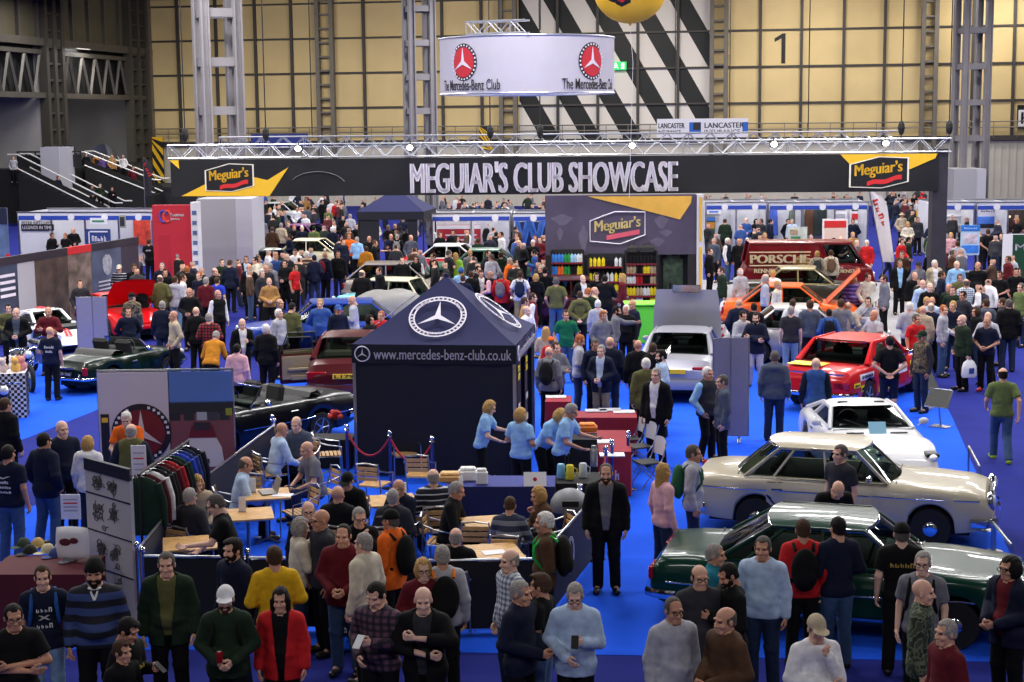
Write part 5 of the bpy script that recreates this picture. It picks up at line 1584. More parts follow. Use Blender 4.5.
 def trousers(s, kind='long'):
  g = s.grid(z0=-.02, z1=s.pz + .16 if not s.sit else s.pz + .2)
  P = s.tf(g)
  f = s.torso(g, P, .003)
  f = np.maximum(f, P[2] - .07)
  for hip, kn, an, sx in s.legs:
   f = smin(f, g.cap(hip, kn, .103, .076), .03)
   if kind == 'long':
    f = smin(f, g.cap(kn, an + Vector((0, .005, .0)), .075, .068), .03)
    f = f - .005 * np.sin((g.Z - an.z) * 120) * np.exp(-((g.X - an.x) ** 2 + (g.Y - an.y) ** 2 + (g.Z - an.z - .05) ** 2) / .006)
    f = f - .004 * np.sin((g.Z - kn.z) * 80 + g.X * 30) * np.exp(-((g.X - kn.x) ** 2 + (g.Y - kn.y) ** 2 + (g.Z - kn.z) ** 2) / .012)
   else:
    f = smin(f, g.cap(kn, kn.lerp(an, .05), .082, .082), .03)
  zc = min(an.z for _, _, an, _ in s.legs) - .045 if kind == 'long' else None
  if zc is not None: f = np.maximum(f, zc - g.Z)
  v, F = g.net(f)
  return to_mesh('trousers_' + s.key, v, F, [M_CLOTH])
 def shoe(s, i):
  hip, kn, an, sx = s.legs[i]
  gz = an.z - .095
  lo = (an.x - .10, an.y - .28, gz - .02); hi = (an.x + .10, an.y + .12, gz + .14)
  g = Grid(lo, hi, .011)
  f = g.cap((an.x, an.y + .03, gz + .048), (an.x + sx * .02, an.y - .16, gz + .042), .047, .042, None)
  f = smin(f, g.cap((an.x, an.y + .02, gz + .05), (an.x, an.y + .01, gz + .11), .045, .040), .02)
  f = np.maximum(f, gz + .004 - g.Z)
  v, F = g.net(f)
  return to_mesh('shoe_' + s.key, v, F, [M_LEATHER])
_POSE, _MESH = {}, {}
def pose(k):
 if k not in _POSE: _POSE[k] = Pose(k)
 return _POSE[k]
def pmesh(k, what, *a):
 key = (k, what) + a
 if key not in _MESH:
  p = pose(k)
  _MESH[key] = {'body': p.body, 'top': p.top_mesh, 'trousers': p.trousers, 'shoe': p.shoe}[what](*a)
 return _MESH[key]
# ---- hair, hats and glasses in the head's frame
def hair_mesh(kind):
 key = ('hair', kind)
 if key in _MESH: return _MESH[key]
 g = Grid((-.16, -.23, -.36), (.16, .20, .20), .0085)
 X, Y, Z = g.X, g.Y, g.Z
 cr = lambda d: smin(g.ell((0, .018, .035), (.077 + d * .75, .097 + d, .092 + d * 1.1)), g.ell((0, .03, -.03), (.070 + d * .6, .080 + d * .6, .08)), .02)
 face = smin(g.ell((0, -.105, -.010), (.069, .088, .104)), np.minimum(g.ell((.048, -.07, .070), (.026, .04, .040)), g.ell((-.048, -.07, .070), (.026, .04, .040))), .012); cut = np.maximum((-.068 + (.10 - Y) * .30 - Z) * .9, np.maximum(-face, np.maximum(np.maximum(Z - .004, .030 - np.abs(X)), Y - .03) * 0 - 1)); cut = np.maximum(cut, -g.ell((0, .002, -.05), (.14, .030, .045)))
 if kind == 'short': f = np.maximum(cr(.0075) + .003 * np.sin(X * 230 + Z * 60) * np.sin(Y * 210 + X * 40), cut)
 elif kind == 'thick': f = np.maximum(smin(cr(.013), g.ell((0, -.03, .102), (.068, .07, .032)), .02) + .005 * np.sin(X * 190 + Z * 80) * np.sin(Y * 170), cut)
 elif kind == 'recede': f = np.maximum(np.maximum(cr(.0065) + .002 * np.sin(X * 230) * np.sin(Y * 210), cut), np.maximum((-.035 - Y + np.abs(X) * .2) * .8, -1) - np.clip(np.abs(X) - .055, 0, 1) * 2)
 elif kind == 'fringe': f = np.maximum(np.maximum(cr(.006), cut), np.maximum(Z - .062 - (Y - .06) * .25, -.03 - Y))
 elif kind in ('long', 'bob', 'pony'):
  f = np.maximum(np.maximum(cr(.015), -face), -.12 - Z)
  if kind == 'long': f2 = smin(g.ell((0, .055, -.10), (.098, .062, .23)), g.cap((-.085, .0, .0), (-.085, -.01, -.22), .028, .022), .03); f2 = smin(f2, g.cap((.085, .0, .0), (.085, -.01, -.22), .028, .022), .03)
  elif kind == 'bob': f2 = g.ell((0, .028, -.02), (.108, .100, .125))
  else: f2 = g.cap((0, .11, .05), (0, .15, -.2), .04, .025)
  if kind != 'pony': f2 = np.maximum(f2, -g.ell((0, -.10, -.045), (.064, .10, .115)))
  f = smin(f, f2, .025) + .003 * np.sin(X * 180)
 elif kind == 'cap':
  f = np.maximum(cr(.016), (.028 - Z) * .9)
  f = smin(f, np.maximum(g.ell((0, -.115, .036), (.082, .085, .012)), (Y + .03)), .01)
 elif kind == 'flat':
  f = smin(g.ell((0, .0, .085), (.098, .118, .040)), np.maximum(g.ell((0, -.105, .052), (.070, .045, .010)), Y + .02), .015)
  f = smin(f, np.maximum(cr(.012), (.04 - Z)), .01)
 elif kind == 'beanie': f = np.maximum(smin(cr(.020), g.ell((0, .04, .11), (.06, .07, .05)), .02), (.0 + (.05 - Y) * .25 - Z) * .9)
 elif kind == 'hat':
  f = smin(np.maximum(cr(.018), (.03 - Z)), np.maximum(g.ell((0, .01, .045), (.155, .17, .012)), -1 + 0 * X), .012)
 elif kind == 'beard':
  f = np.maximum(smin(g.ell((0, -.026, -.052), (.066, .077, .078)), g.cap((0, -.07, -.10), (0, -.07, -.115), .034, .028), .02), np.maximum(Z + .035 - .5 * np.clip(np.abs(X) - .03, 0, 1), Y - .02))
  f = np.maximum(f, -g.ell((0, -.10, -.068), (.022, .03, .010)))
 v, F = g.net(f)
 _MESH[key] = to_mesh(kind, v, F, [M_CLOTH if kind in ('cap', 'flat', 'beanie', 'hat') else M_HAIR])
 return _MESH[key]
def glasses_mesh():
 if 'gl' not in _MESH:
  b = MB()
  for sx in (-1, 1):
   b.tube([(sx * .033 + .024 * math.cos(a), -.108, .010 + .019 * math.sin(a)) for a in np.linspace(0, 2 * math.pi, 13)[:-1]], .0035, 5, closed=True)
   b.tube([(sx * .057, -.106, .014), (sx * .082, -.03, .012), (sx * .082, .02, .005)], .003, 4)
  b.tube([(-.010, -.110, .014), (.010, -.110, .014)], .003, 4)
  _MESH['gl'] = b.mesh('glasses', M_TRIMBLK)
 return _MESH['gl']
PAL = {  # word used in labels, colour
 'nv': ('navy', (20, 26, 48)), 'bk': ('black', (13, 13, 16)), 'ch': ('charcoal', (46, 46, 52)), 'gy': ('grey', (112, 112, 120)), 'lg': ('light grey', (166, 166, 176)), 'wh': ('white', (222, 220, 224)), 'cr': ('cream', (206, 196, 176)),
 'ol': ('olive', (88, 88, 52)), 'gn': ('green', (22, 104, 70)), 'dg': ('dark green', (28, 44, 30)), 'br': ('brown', (78, 54, 38)), 'tn': ('tan', (164, 122, 72)), 'mr': ('maroon', (92, 22, 32)), 'rd': ('red', (190, 32, 36)), 'og': ('orange', (228, 102, 30)),
 'yl': ('yellow', (214, 168, 28)), 'ms': ('mustard', (192, 124, 34)), 'bl': ('blue', (52, 84, 148)), 'lb': ('light blue', (142, 184, 226)), 'pb': ('pale blue', (172, 192, 220)), 'ry': ('royal blue', (40, 62, 190)), 'tl': ('teal', (30, 110, 130)), 'pu': ('purple', (92, 70, 132)),
 'pk': ('pink', (222, 170, 178)), 'dn': ('blue denim', (58, 82, 116)), 'dd': ('dark denim', (32, 44, 70)), 'ld': ('pale denim', (108, 134, 166)), 'kh': ('khaki', (146, 130, 98)), 'be': ('beige', (180, 164, 140)), 'lm': ('lime green', (140, 190, 60)), 'mo': ('moss green', (98, 112, 66)), 'sl': ('slate grey', (74, 82, 98)),
 'PR': ('red plaid', None), 'PP': ('purple plaid', None), 'SN': ('navy and blue striped', None), 'SG': ('navy and grey striped', None), 'CM': ('camouflage', None), 'SP': ('purple striped', None), 'SB': ('brown striped', None), 'WN': ('white-striped navy', None), 'PC': ('brown patterned', None), 'PW': ('white checked', None)}
PATM = {'PR': pattern_mat('red_plaid', 'plaid', ((160, 30, 36), (70, 20, 26), (20, 16, 20)), .075), 'PP': pattern_mat('purple_plaid', 'plaid', ((96, 62, 82), (48, 34, 52), (22, 18, 30)), .07), 'SN': pattern_mat('rugby_stripes', 'stripe', ((16, 18, 32), (52, 70, 122)), .15, .5),
 'SG': pattern_mat('grey_navy_stripes', 'stripe', ((36, 42, 66), (120, 122, 132)), .15, .45), 'CM': pattern_mat('camouflage', 'camo', ((52, 62, 46), (92, 104, 80), (30, 36, 30)), 14), 'SP': pattern_mat('purple_stripes', 'stripe', ((64, 48, 120), (130, 112, 176)), .12, .4), 'SB': pattern_mat('brown_stripes', 'stripe', ((74, 40, 34), (186, 160, 130)), .13, .4),
 'WN': pattern_mat('thin_white_stripes', 'stripe', ((18, 22, 40), (190, 192, 200)), .085, .22), 'PC': pattern_mat('brown_pattern', 'camo', ((78, 66, 48), (120, 106, 80), (34, 30, 26)), 12), 'PW': pattern_mat('white_checks', 'plaid', ((214, 216, 222), (150, 160, 180), (84, 96, 120)), .06)}
TOPW = {'t': ('tee', 't_shirt', 'T-shirt'), 'l': ('long', 'sweater', 'sweater'), 's': ('long', 'shirt', 'shirt'), 'j': ('jacket', 'jacket', 'open jacket'), 'z': ('zip', 'jacket', 'jacket'), 'v': ('vest', 'gilet', 'gilet'), 'h': ('hood', 'hooded_jacket', 'hooded top'), 'o': ('tee', 'polo_shirt', 'polo shirt')}
HAIRW = {'S': 'short', 'T': 'thick', 'R': 'recede', 'F': 'fringe', 'L': 'long', 'B': 'bob', 'P': 'pony', 'C': 'cap', 'A': 'flat', 'N': 'beanie', 'H': 'hat', '0': None}
HCOL = {'k': ('dark', (22, 18, 17)), 'n': ('brown', (66, 46, 32)), 'g': ('grey', (146, 140, 136)), 'w': ('white', (214, 210, 206)), 'b': ('blond', (178, 140, 84)), 'r': ('ginger', (160, 92, 48)), 'a': ('greying', (86, 80, 76))}
SKINS = [(206, 156, 132), (216, 168, 146), (196, 144, 118), (222, 178, 158), (188, 136, 112)]
def rgba(c): return lin(c) + (1,)
def add_part(me, name, par, col, word, mtx=None, pat=None):
 o = put(me, name, par, mtx=mtx)
 if pat:
  o.material_slots[0].link = 'OBJECT'; o.material_slots[0].material = pat
 else: o.color = rgba(col)
 if word: o['label'] = word
 return o
PEOPLE = []
def make_person(pos, face, h, pk, top, bot, hair, inner='wh', extras='', wide=1.0, skin=None, seat_dz=0.0):
 """top like 'j:nv' (garment : colour); hair like 'Sg' (style, colour); returns the person (its body mesh is the top-level object)"""
 o = bpy.data.objects.new('person', pmesh(pk, 'body'))
 COL.objects.link(o)
 s = h / 1.75
 o.scale = (s * wide, s * wide, s)
 o.location = pos; o.rotation_euler = (0, 0, R(face))
 sk = skin or SKINS[rnd.randrange(len(SKINS))]
 o.color = rgba(sk)
 ps = pose(pk)
 k, c = top.split(':')
 kind, nm, word = TOPW[k]
 col = PAL[c][1]
 belly = .035 if wide > 1.06 else 0.0
 add_part(pmesh(pk, 'top', kind, belly), nm, o, col, PAL[c][0] + ' ' + word, pat=PATM.get(c))
 if kind in ('jacket', 'vest'):
  add_part(pmesh(pk, 'top', 'long' if kind == 'vest' else 'shirtfront', belly), 'shirt', o, PAL[inner][1], PAL[inner][0] + ' shirt', pat=PATM.get(inner))
 sh = 'short' if bot.startswith('-') else 'long'
 b_ = bot.lstrip('-')
 add_part(pmesh(pk, 'trousers', sh), 'shorts' if sh == 'short' else 'trousers', o, PAL[b_][1], PAL[b_][0] + (' shorts' if sh == 'short' else ' trousers'))
 sc = (20, 18, 18) if 'shoe' not in extras else {'shoelime': (170, 200, 40), 'shoered': (190, 30, 36), 'shoetan': (170, 120, 60)}[[q for q in extras.split() if q.startswith('shoe')][0]]
 for i in (0, 1): add_part(pmesh(pk, 'shoe', i), 'shoe', o, sc, None)
 hk = HAIRW[hair[0]]
 if hk:
  hat = hair[0] in 'CANH'
  hc = PAL[hair[1:]][1] if hat else HCOL[hair[1]][1]
  add_part(hair_mesh(hk), 'cap' if hat else 'hair', o, hc, (PAL[hair[1:]][0] + ' cap') if hat else None, mtx=ps.head)
  if hat: add_part(hair_mesh('fringe'), 'hair', o, HCOL['a'][1], None, mtx=ps.head)
 for e in extras.split():
  if e == 'gl': put(glasses_mesh(), 'glasses', o, mtx=ps.head)
  if e.startswith('bd'): add_part(hair_mesh('beard'), 'beard', o, HCOL[e[2] if len(e) > 2 else 'n'][1], None, mtx=ps.head)
 return o
# ------------------------------------------------------------------ who stands where: head-top pixel, facing (0 towards us, 90 to our right, 180 away), pose, clothes
CROWD = '''
13 605 25 x o:bk dd Sk gl h=1.76 w=1.08 sk=4 | person with folded arms and glasses in black polo shirt at the corner
42 566 15 s t:nv ld Sn h=1.78 print | person in navy printed T-shirt and pale jeans with a blue backpack
94 561 8 s s:SN bk Nbk bdk h=1.84 w=1.12 sk=4 collar | large bearded person in striped rugby shirt with white collar and black beanie
128 619 70 p h:bk bk Tk h=1.66 | dark-haired youth in black hooded top with yellow lettering holding a phone
122 641 60 s t:bk bk Tn h=1.50 | brown-haired child in black T-shirt beside the youth with a phone
166 553 5 s j:dg bk Sa in=ol h=1.80 w=1.08 | person in open dark green jacket over an olive shirt, black trousers
225 587 5 f h:dg bk Cwh bdn h=1.78 | bearded person in white cap and dark green hooded top holding a red can
232 539 -40 s z:nv dd Tk bdk h=1.80 | dark-haired bearded person in navy jacket behind the white-capped one
216 495 -80 r t:bk bk Sa gl h=1.80 w=1.06 | person in black T-shirt leaning over a cafe table
274 546 195 f l:yl dd Sn h=1.78 w=1.05 | person in mustard yellow sweater seen from behind
280 589 0 s j:rd bk Lk in=bk h=1.68 | person with long black hair in red leather jacket
301 518 110 c l:cr dd Bg h=1.66 | grey-haired person in cream cardigan with hand raised to chin
320 510 -60 s h:ch bk 0 gl h=1.80 | bald person with glasses in charcoal hooded top by the cafe chairs
308 502 10 s z:nv dd Fg gl h=1.72 | balding person with glasses half hidden behind the bald one
343 525 -8 f h:mr dn Rk h=1.80 w=1.06 body=gy | dark-haired person in maroon-sleeved hooded top and blue jeans
363 533 -120 s z:cr bk Sg h=1.78 | grey-haired person in cream jacket beside the maroon-sleeved one
359 508 20 c z:bk bk Sg gl h=1.72 | grey-haired person with glasses in black jacket, hand at mouth
390 510 -120 s z:og bk Cbk h=1.76 | person in black cap and orange jacket wearing a black backpack
376 583 -25 p s:PP bk Sk h=1.80 w=1.08 | person in purple plaid shirt looking down at a phone
423 559 10 f l:mr bk Bb gl h=1.66 | blond person with glasses in maroon cardigan
423 588 -10 h j:bk bk 0 in=ch h=1.78 w=1.06 | bald person in black jacket with arms raised and crossed
442 545 190 s l:lg bk Sg h=1.78 | grey-haired person in light grey top wearing black and orange backpack
509 550 -60 s s:PW dd Fg h=1.76 | balding person in white checked shirt facing left by the cafe barrier
521 581 60 f z:nv bk Sg h=1.78 w=1.05 | grey-haired person in navy jacket talking with hands together
540 574 -110 s t:bk ld Tn h=1.74 | young brown-haired person in black T-shirt and pale jeans
575 584 -5 p z:pb bk Sg gl h=1.78 | person in pale blue jacket and dark glasses reading a phone
544 512 -90 s l:br bk Sw h=1.78 w=1.05 | white-haired person in brown sweater with a green-strapped backpack
606 464 -5 s j:bk bk Ra in=gy bdn h=1.80 w=1.05 | bearded person in black jacket over grey T-shirt walking between the stands
664 464 115 s l:pk dd Lb h=1.70 | person with long blond hair in pink sweater by the cars
694 445 80 s h:lg dd Sa h=1.78 | person in light grey hooded top with green backpack strap
674 598 20 s z:lg bk Ra gl h=1.78 | balding person in light grey fleece jacket in the front row
700 566 10 s z:ch bk Fk gl h=1.76 w=1.06 | balding person with glasses in charcoal jacket by the green car
716 544 70 s z:tl bk Sg h=1.74 | grey-haired person in teal padded jacket by the green car
728 564 -70 p h:bk bk Sk bdk h=1.78 | dark-haired bearded person in black hooded top by the green car
725 608 -60 f h:br bk Fa h=1.76 w=1.06 | balding person in brown hooded jacket holding a white cap
763 537 -20 s s:pb dd Sa h=1.80 w=1.06 | person in pale blue shirt standing beside the green car's door
803 519 178 s l:rd bk Sn h=1.80 | person in red sweater with a black backpack seen from behind
838 517 195 f l:nv dn Sk h=1.82 | dark-haired person in navy sweater and jeans peering at the green car
817 616 10 c l:wh bk Cbe h=1.74 | person in beige cap and white long-sleeved top with hand on chin
902 523 170 s t:bk bk Cbk h=1.80 w=1.05 | person in black cap and black T-shirt beside the green car's bonnet
923 552 -20 s t:gy bk Sg gl h=1.78 | grey-haired person in grey T-shirt with black backpack straps
924 580 70 s z:CM dg 0 h=1.80 | bald person in camouflage jacket
946 620 -70 s l:mr bk Sg h=1.74 | grey-haired person in maroon sweater in the front row
1010 557 -60 f j:nv bk Bk in=mr gl h=1.72 w=1.12 | person in navy cardigan with dark bobbed hair at the green car's front wheel
840 445 -55 s o:ch bk Sa h=1.80 w=1.05 | person in charcoal polo shirt between the cream and green saloons
838 484 5 d t:bk bk 0 h=1.78 | bald person bending down between the cream and green saloons
1003 368 172 w t:mo dn Fk h=1.80 w=1.05 shoelime | person in green T-shirt and jeans walking away along the aisle
775 351 165 s h:sl dd Sa h=1.82 w=1.05 | person in slate grey hooded top by the grey double banner
816 358 172 s v:bl bk 0 in=nv h=1.78 w=1.04 | bald person in blue padded gilet at the red competition car's boot
890 336 170 b t:bk -nv Sk h=1.80 w=1.05 | person in black T-shirt and shorts with hands behind back
922 331 -60 s v:PC dd Cdg in=ch h=1.80 | person in dark green cap and patterned gilet by the red competition car
708 367 40 k v:ch bk Sw in=lb h=1.80 w=1.05 | white-haired person in charcoal gilet over light blue sleeves
722 375 -85 s j:sl bk Sa in=ch h=1.76 | person in slate grey blazer talking beside the grey double banner
656 368 -30 s j:bk bk Sg in=wh h=1.86 | tall grey-haired person in black suit and white shirt
646 358 180 s j:ol bk Sw in=ol h=1.78 w=1.05 | white-haired person in olive tweed jacket seen from behind
661 350 -80 f s:pb dd Tk bdk h=1.78 | dark-haired bearded person in pale blue shirt behind the silver saloon
638 340 178 s j:bk bk 0 in=bk h=1.80 | bald person in black suit by the white folding chairs
653 343 170 s z:bk bk Sn h=1.76
610 337 178 s z:nv dd 0 h=1.82 w=1.05 | bald person in navy jacket and dark jeans beside the silver saloon's queue
601 345 -20 f j:nv kh Sg in=pb h=1.76 | grey-haired person in navy jacket and khaki trousers gesturing
595 339 20 s z:nv bk Sa h=1.76
580 335 90 p l:lg dd Sr h=1.80 | ginger-haired person in light grey sweater reading near the tent
549 347 160 s h:gy bk 0 h=1.74 | bald person in grey hooded top with black backpack by the tent
556 342 30 s z:gy bk Sn h=1.76
566 310 0 s o:gn dn Sn h=1.80 | person in bright green polo shirt and jeans
551 337 170 s l:rd dd Cog h=1.45 | child in red top by the tent corner
546 327 160 s l:be dd Lb h=1.62
556 277 178 s t:ol dn Sa h=1.84 w=1.05 | person in olive T-shirt and jeans facing the bottle racks
536 274 180 s z:bk bk Bb h=1.66
520 271 175 s t:wh kh Sn h=1.80 | person in white T-shirt with navy backpack facing the bottle racks
545 267 178 s t:bk bk Sk h=1.84
527 306 60 s s:wh bk Fg h=1.74
533 293 90 s v:mr bk Sn in=wh h=1.78 | person in maroon gilet over a white shirt behind the tent
525 297 80 s s:tn bk Sn h=1.76
583 275 20 s j:bk bk 0 in=wh h=1.78
597 273 -10 s t:bk bk Bk h=1.68 | dark-haired person in black between the bottle racks
605 275 170 s z:bk bk Sk h=1.80 w=1.06
622 274 -100 s z:mr bk Lb h=1.72 | person with long blond hair in maroon coat before the bottle racks
580 291 175 s h:ol bk Sn h=1.74
588 288 160 s h:dg bk Sr h=1.78 w=1.08
595 287 90 s z:be bk 0 h=1.76
598 300 160 s l:lg dd Sw h=1.70
603 311 20 s z:gy dd Tr h=1.76 | ginger-haired person in grey jacket with a dark strap
617 306 80 q l:gy bk Sk bdk h=1.78 | dark-haired bearded person in grey reaching towards the raised bonnet
626 305 -20 s z:bk bk Sw h=1.74
632 300 -60 s z:nv bk 0 h=1.78
721 267 -80 g z:dg dn Sn h=1.80 | person in dark green jacket and jeans carrying a white bag
740 268 -150 s l:lg bk Fw h=1.82
765 274 -90 s t:sl bk 0 h=1.78
739 299 175 s z:nv bk 0 h=1.78 w=1.05
743 311 30 c h:lg bk Sk h=1.76 | dark-haired person in light grey hooded top with hand on face
756 313 -20 x z:nv lg Sk bdk h=1.80 | dark-bearded person in navy jacket and pale trousers with folded arms
754 303 175 s z:bk bk Sk h=1.74
791 306 170 s t:ch ld Sg h=1.80 | grey-haired person in charcoal T-shirt and pale jeans at the silver saloon
793 299 178 s l:wh bk Sn h=1.76
810 300 178 s l:sl bk Sn h=1.84 w=1.05 | person in slate grey sweater looking at the silver saloon
829 309 175 s h:bl dd Sk h=1.62 | dark-haired youth in blue hooded top with small black backpack
841 299 175 k l:gy bk Sn h=1.82 w=1.05 | person in grey sweater with hands in pockets at the silver saloon
848 302 170 s l:be bk 0 h=1.74
868 297 -20 s l:lg dd Sk h=1.76
874 310 -60 x t:lg dd 0 h=1.78 w=1.08 | bald person in light grey T-shirt with folded arms by the silver saloon
854 276 0 s s:SP bk Bb h=1.68 w=1.08 | blond person in purple striped top by the orange bonnet
868 273 10 s l:cr dd Sn h=1.78
884 275 -85 s z:gy bk Sn h=1.82 | person in long grey coat with black trousers by the orange bonnet
773 270 175 s s:wh bk Sb h=1.78
778 281 60 s l:cr bk Sb h=1.74
766 276 90 s l:lg bk Sg h=1.76
910 302 175 s l:lg bk Sw h=1.80 w=1.04 | white-haired person in light grey sweater and black trousers by the aisle
917 314 30 s o:rd bk Sa h=1.78 w=1.05 | person in red polo shirt among the right crowd
931 303 170 s z:nv bk Fg h=1.76
923 306 175 s z:be bk 0 h=1.74
944 305 60 s l:lg dn Sr h=1.80 | ginger-haired person in light grey sweater and jeans in the aisle
953 301 -10 s t:nv dd Sb h=1.78
962 315 -75 g z:dg bk 0 h=1.80 w=1.06 | bald person in dark green jacket carrying a white carrier bag
976 307 -80 s z:bk dd Bn h=1.66
988 312 -30 s l:lg bk 0 h=1.76
987 317 -30 f t:nv bk 0 h=1.76 shoered | bald person in navy T-shirt with a coat over the arm and red shoes
986 299 175 s h:sl dd Sn h=1.76
1002 298 -120 s z:ch bk Sn h=1.76
1009 299 172 s z:bk dd Sa h=1.84 w=1.08 | broad person in black jacket and dark jeans seen from behind in aisle
1021 283 -60 s t:mo dd Sa h=1.80
1000 271 -40 f t:bk bk Sn h=1.76
978 262 -20 s t:bk ch 0 h=1.84 w=1.1 | large bald person in black T-shirt standing before the black counter
957 261 0 s s:lb bk 0 h=1.80 w=1.06 | bald person in light blue shirt before the black counter
935 260 10 s j:be bk Sw in=wh h=1.78
919 262 20 s z:gy bk Cch h=1.74
915 272 5 s z:bk bk 0 h=1.76
923 280 10 s s:pb dd 0 h=1.76
930 283 0 s z:bk bk 0 h=1.78 w=1.06
942 271 80 s z:nv bk Sn h=1.76
960 274 0 s z:ol bk Sn h=1.74
966 279 175 s s:PW dd Fa h=1.76
949 284 -40 s l:dg bk Fb h=1.74
953 286 -30 s t:dg bk Sn h=1.74
963 291 -60 s l:ch bk Sk h=1.76
927 297 10 s l:tn bk Sb h=1.72
932 297 -20 s l:pb bk 0 h=1.74
1016 268 -10 s t:bk bk Sk h=1.76
932 249 170 s z:bk dn Sn h=1.78
902 251 10 s z:br bk Sa h=1.76
900 260 0 s j:bk bk Sa in=lb h=1.80 | person in black coat over light blue shirt at the aisle mouth
909 237 60 s z:dg bk Sk h=1.76
902 239 40 s z:rd bk Sk h=1.72
933 234 -20 s l:mo bk Sn h=1.74 | person in moss green top in the aisle crowd
932 222 175 s z:nv bk Sk h=1.82
918 217 10 s z:ch bk Sa h=1.78
908 222 0 s l:cr bk Lb h=1.70
902 213 10 s z:be bk Hbe h=1.72
922 203 -10 s z:yl bk Sk h=1.76 | person in yellow jacket deep in the aisle crowd
927 208 10 s z:br bk Sn h=1.74
922 193 170 s h:rd bk Nrd h=1.80 | person in red hood at the far end of the aisle
911 205 -10 s z:ch bk Sk h=1.76
904 195 10 s z:bk bk Sn h=1.76
899 194 170 s l:lg bk Sk h=1.72
914 194 20 s z:bk bk Sk h=1.76
943 233 60 s l:tn bk Hog h=1.70
951 233 -10 s l:pk bk Lb h=1.66
958 241 170 s z:lg bk Sn h=1.80 | person in long light grey coat before the blue display sign
961 232 50 s t:bk bk Bk h=1.72
953 250 60 s z:br bk Sa h=1.74
988 229 178 b t:bk bk Sn h=1.82 | person in black T-shirt seen from behind at the black counter
1002 233 -60 s t:ch bk Sn h=1.74
1017 218 -60 s t:bk bk Tb h=1.74
1008 256 -80 s z:mr bk Sn h=1.76
1019 268 -30 s z:dg bk Sk h=1.72
771 219 90 s z:nv dn Sk h=1.78 | person in navy jacket and jeans inside the clothing stall
788 219 20 s z:bk bk Sk h=1.70
792 219 -20 s l:pb bk Sg h=1.72
801 249 175 s z:tn bk Sn h=1.76 w=1.05 | person in tan coat facing the maroon van
817 251 175 s z:be bk Sb h=1.76
831 250 175 s l:cr bk Sn h=1.76 | person in cream sweater with brown backpack at the maroon van
834 238 40 s z:bk bk Sk h=1.72
841 237 -10 s t:ch bk 0 h=1.74
853 219 -10 s z:nv bk Sk h=1.78
853 232 10 s l:tn bk Sb h=1.72
857 240 20 s z:gy bk Fg h=1.74
867 240 -40 s z:rd ld Sw h=1.76 | white-haired person in red jacket at the van's nose
811 235 10 s z:ch bk Sg h=1.72
725 219 178 s z:dg bk Sn h=1.80 w=1.05
746 218 0 s s:bl bk Fg h=1.76 | person in blue patterned shirt sitting up at the white stall
756 219 20 s z:bk bk Bk h=1.70
761 219 -40 s z:ch bk Sn h=1.74
765 233 -20 s l:tn bk Bb h=1.66
728 238 60 s v:nv dn Sw in=wh h=1.80 | white-haired person in navy gilet over white shirt before the white stall
714 238 -40 s z:sl bk Sg h=1.76
710 248 60 s z:bk bk Sn h=1.78
739 239 10 s z:bk bk Sb h=1.76
747 238 -60 s l:mr ld Sw h=1.78 | white-haired person in maroon sweater and pale jeans
516 233 10 s z:bk bk Sa h=1.76
519 240 60 s z:ch bk 0 h=1.76
523 243 -60 s z:bk bk Fg h=1.74
535 236 30 s z:nv bk Sr h=1.76
533 240 20 s z:bk bk Sw h=1.74
540 237 -20 s z:mr bk Sn h=1.74
534 250 -80 s z:bl bk Sk h=1.74
541 265 -60 s z:bk bk Sg h=1.72
403 217 175 s z:nv bk Sg h=1.80
395 224 10 s z:bk bk Fg h=1.74
388 225 -20 s z:ch bk Sg h=1.74
400 226 30 s z:cr bk Sg h=1.72
412 222 -20 s l:pk bk Bb h=1.66
408 228 170 s z:bk bk Sg h=1.76
411 235 0 s z:sl bk Fa h=1.78 | person in slate grey jacket standing below the navy gazebo
397 234 175 s z:bk bk Sg h=1.76
391 234 10 s z:nv bk 0 h=1.76
440 232 40 s z:bk bk Sn h=1.70
453 230 -10 s z:bk bk Sk h=1.76
457 236 60 s j:nv bk Lk in=wh h=1.72 | person in navy suit before the red information panel
478 238 175 s z:dg bk Sn h=1.74
496 232 170 s z:bk bk Sk h=1.76
501 232 -60 s s:wh bk Sk h=1.78 | person in white shirt beside the blue and white stall
402 257 10 s z:bk bk Sn h=1.74
416 256 0 s v:bk bk Bn in=wh h=1.70
433 253 -60 s t:bk bk Sn h=1.76
449 250 120 s t:ch bk Sa h=1.80
456 253 170 s l:lm bk Lb h=1.68 | blond person in lime green top in the middle crowd
470 250 10 s l:gy bk Sb h=1.74
488 250 60 s z:ch bk Sn h=1.76
491 254 -150 s l:lg bk Sa h=1.76
501 252 175 s z:dg bk Sn h=1.80 w=1.05
510 258 60 s l:og bk Sg h=1.72
478 266 30 s z:bk bk Sk h=1.74
461 268 175 s l:lb bk Nbl h=1.70
445 273 40 s t:bk bk Sn h=1.76
471 271 175 s z:bk bk Sn h=1.74
490 271 -110 s v:bk bk 0 in=pk h=1.78
501 272 170 s z:rd bk Sa h=1.76
481 270 20 s j:bk bk Sn in=wh h=1.76
463 275 175 s z:nv bk Sn h=1.74
270 208 10 s j:bk bk Lb in=wh h=1.70
281 211 60 s z:nv bk Sb h=1.74
297 207 20 s s:wh bk Sn h=1.76
308 206 175 s z:sl bk Sn h=1.80
306 197 10 s z:tn bk Tn h=1.76
328 208 -20 s t:mo ld Fg h=1.78 | person in moss green T-shirt beyond the purple coupe
336 201 10 s l:rd bk Sn h=1.76 | person in red top beyond the purple coupe
322 200 60 s z:bk bk Sk h=1.78
334 220 10 s j:bk bk Sa in=wh h=1.78
332 227 175 s z:nv bk Sw h=1.78
262 218 20 s z:gy bk Sa h=1.76
258 225 60 s l:pk bk Sg h=1.74
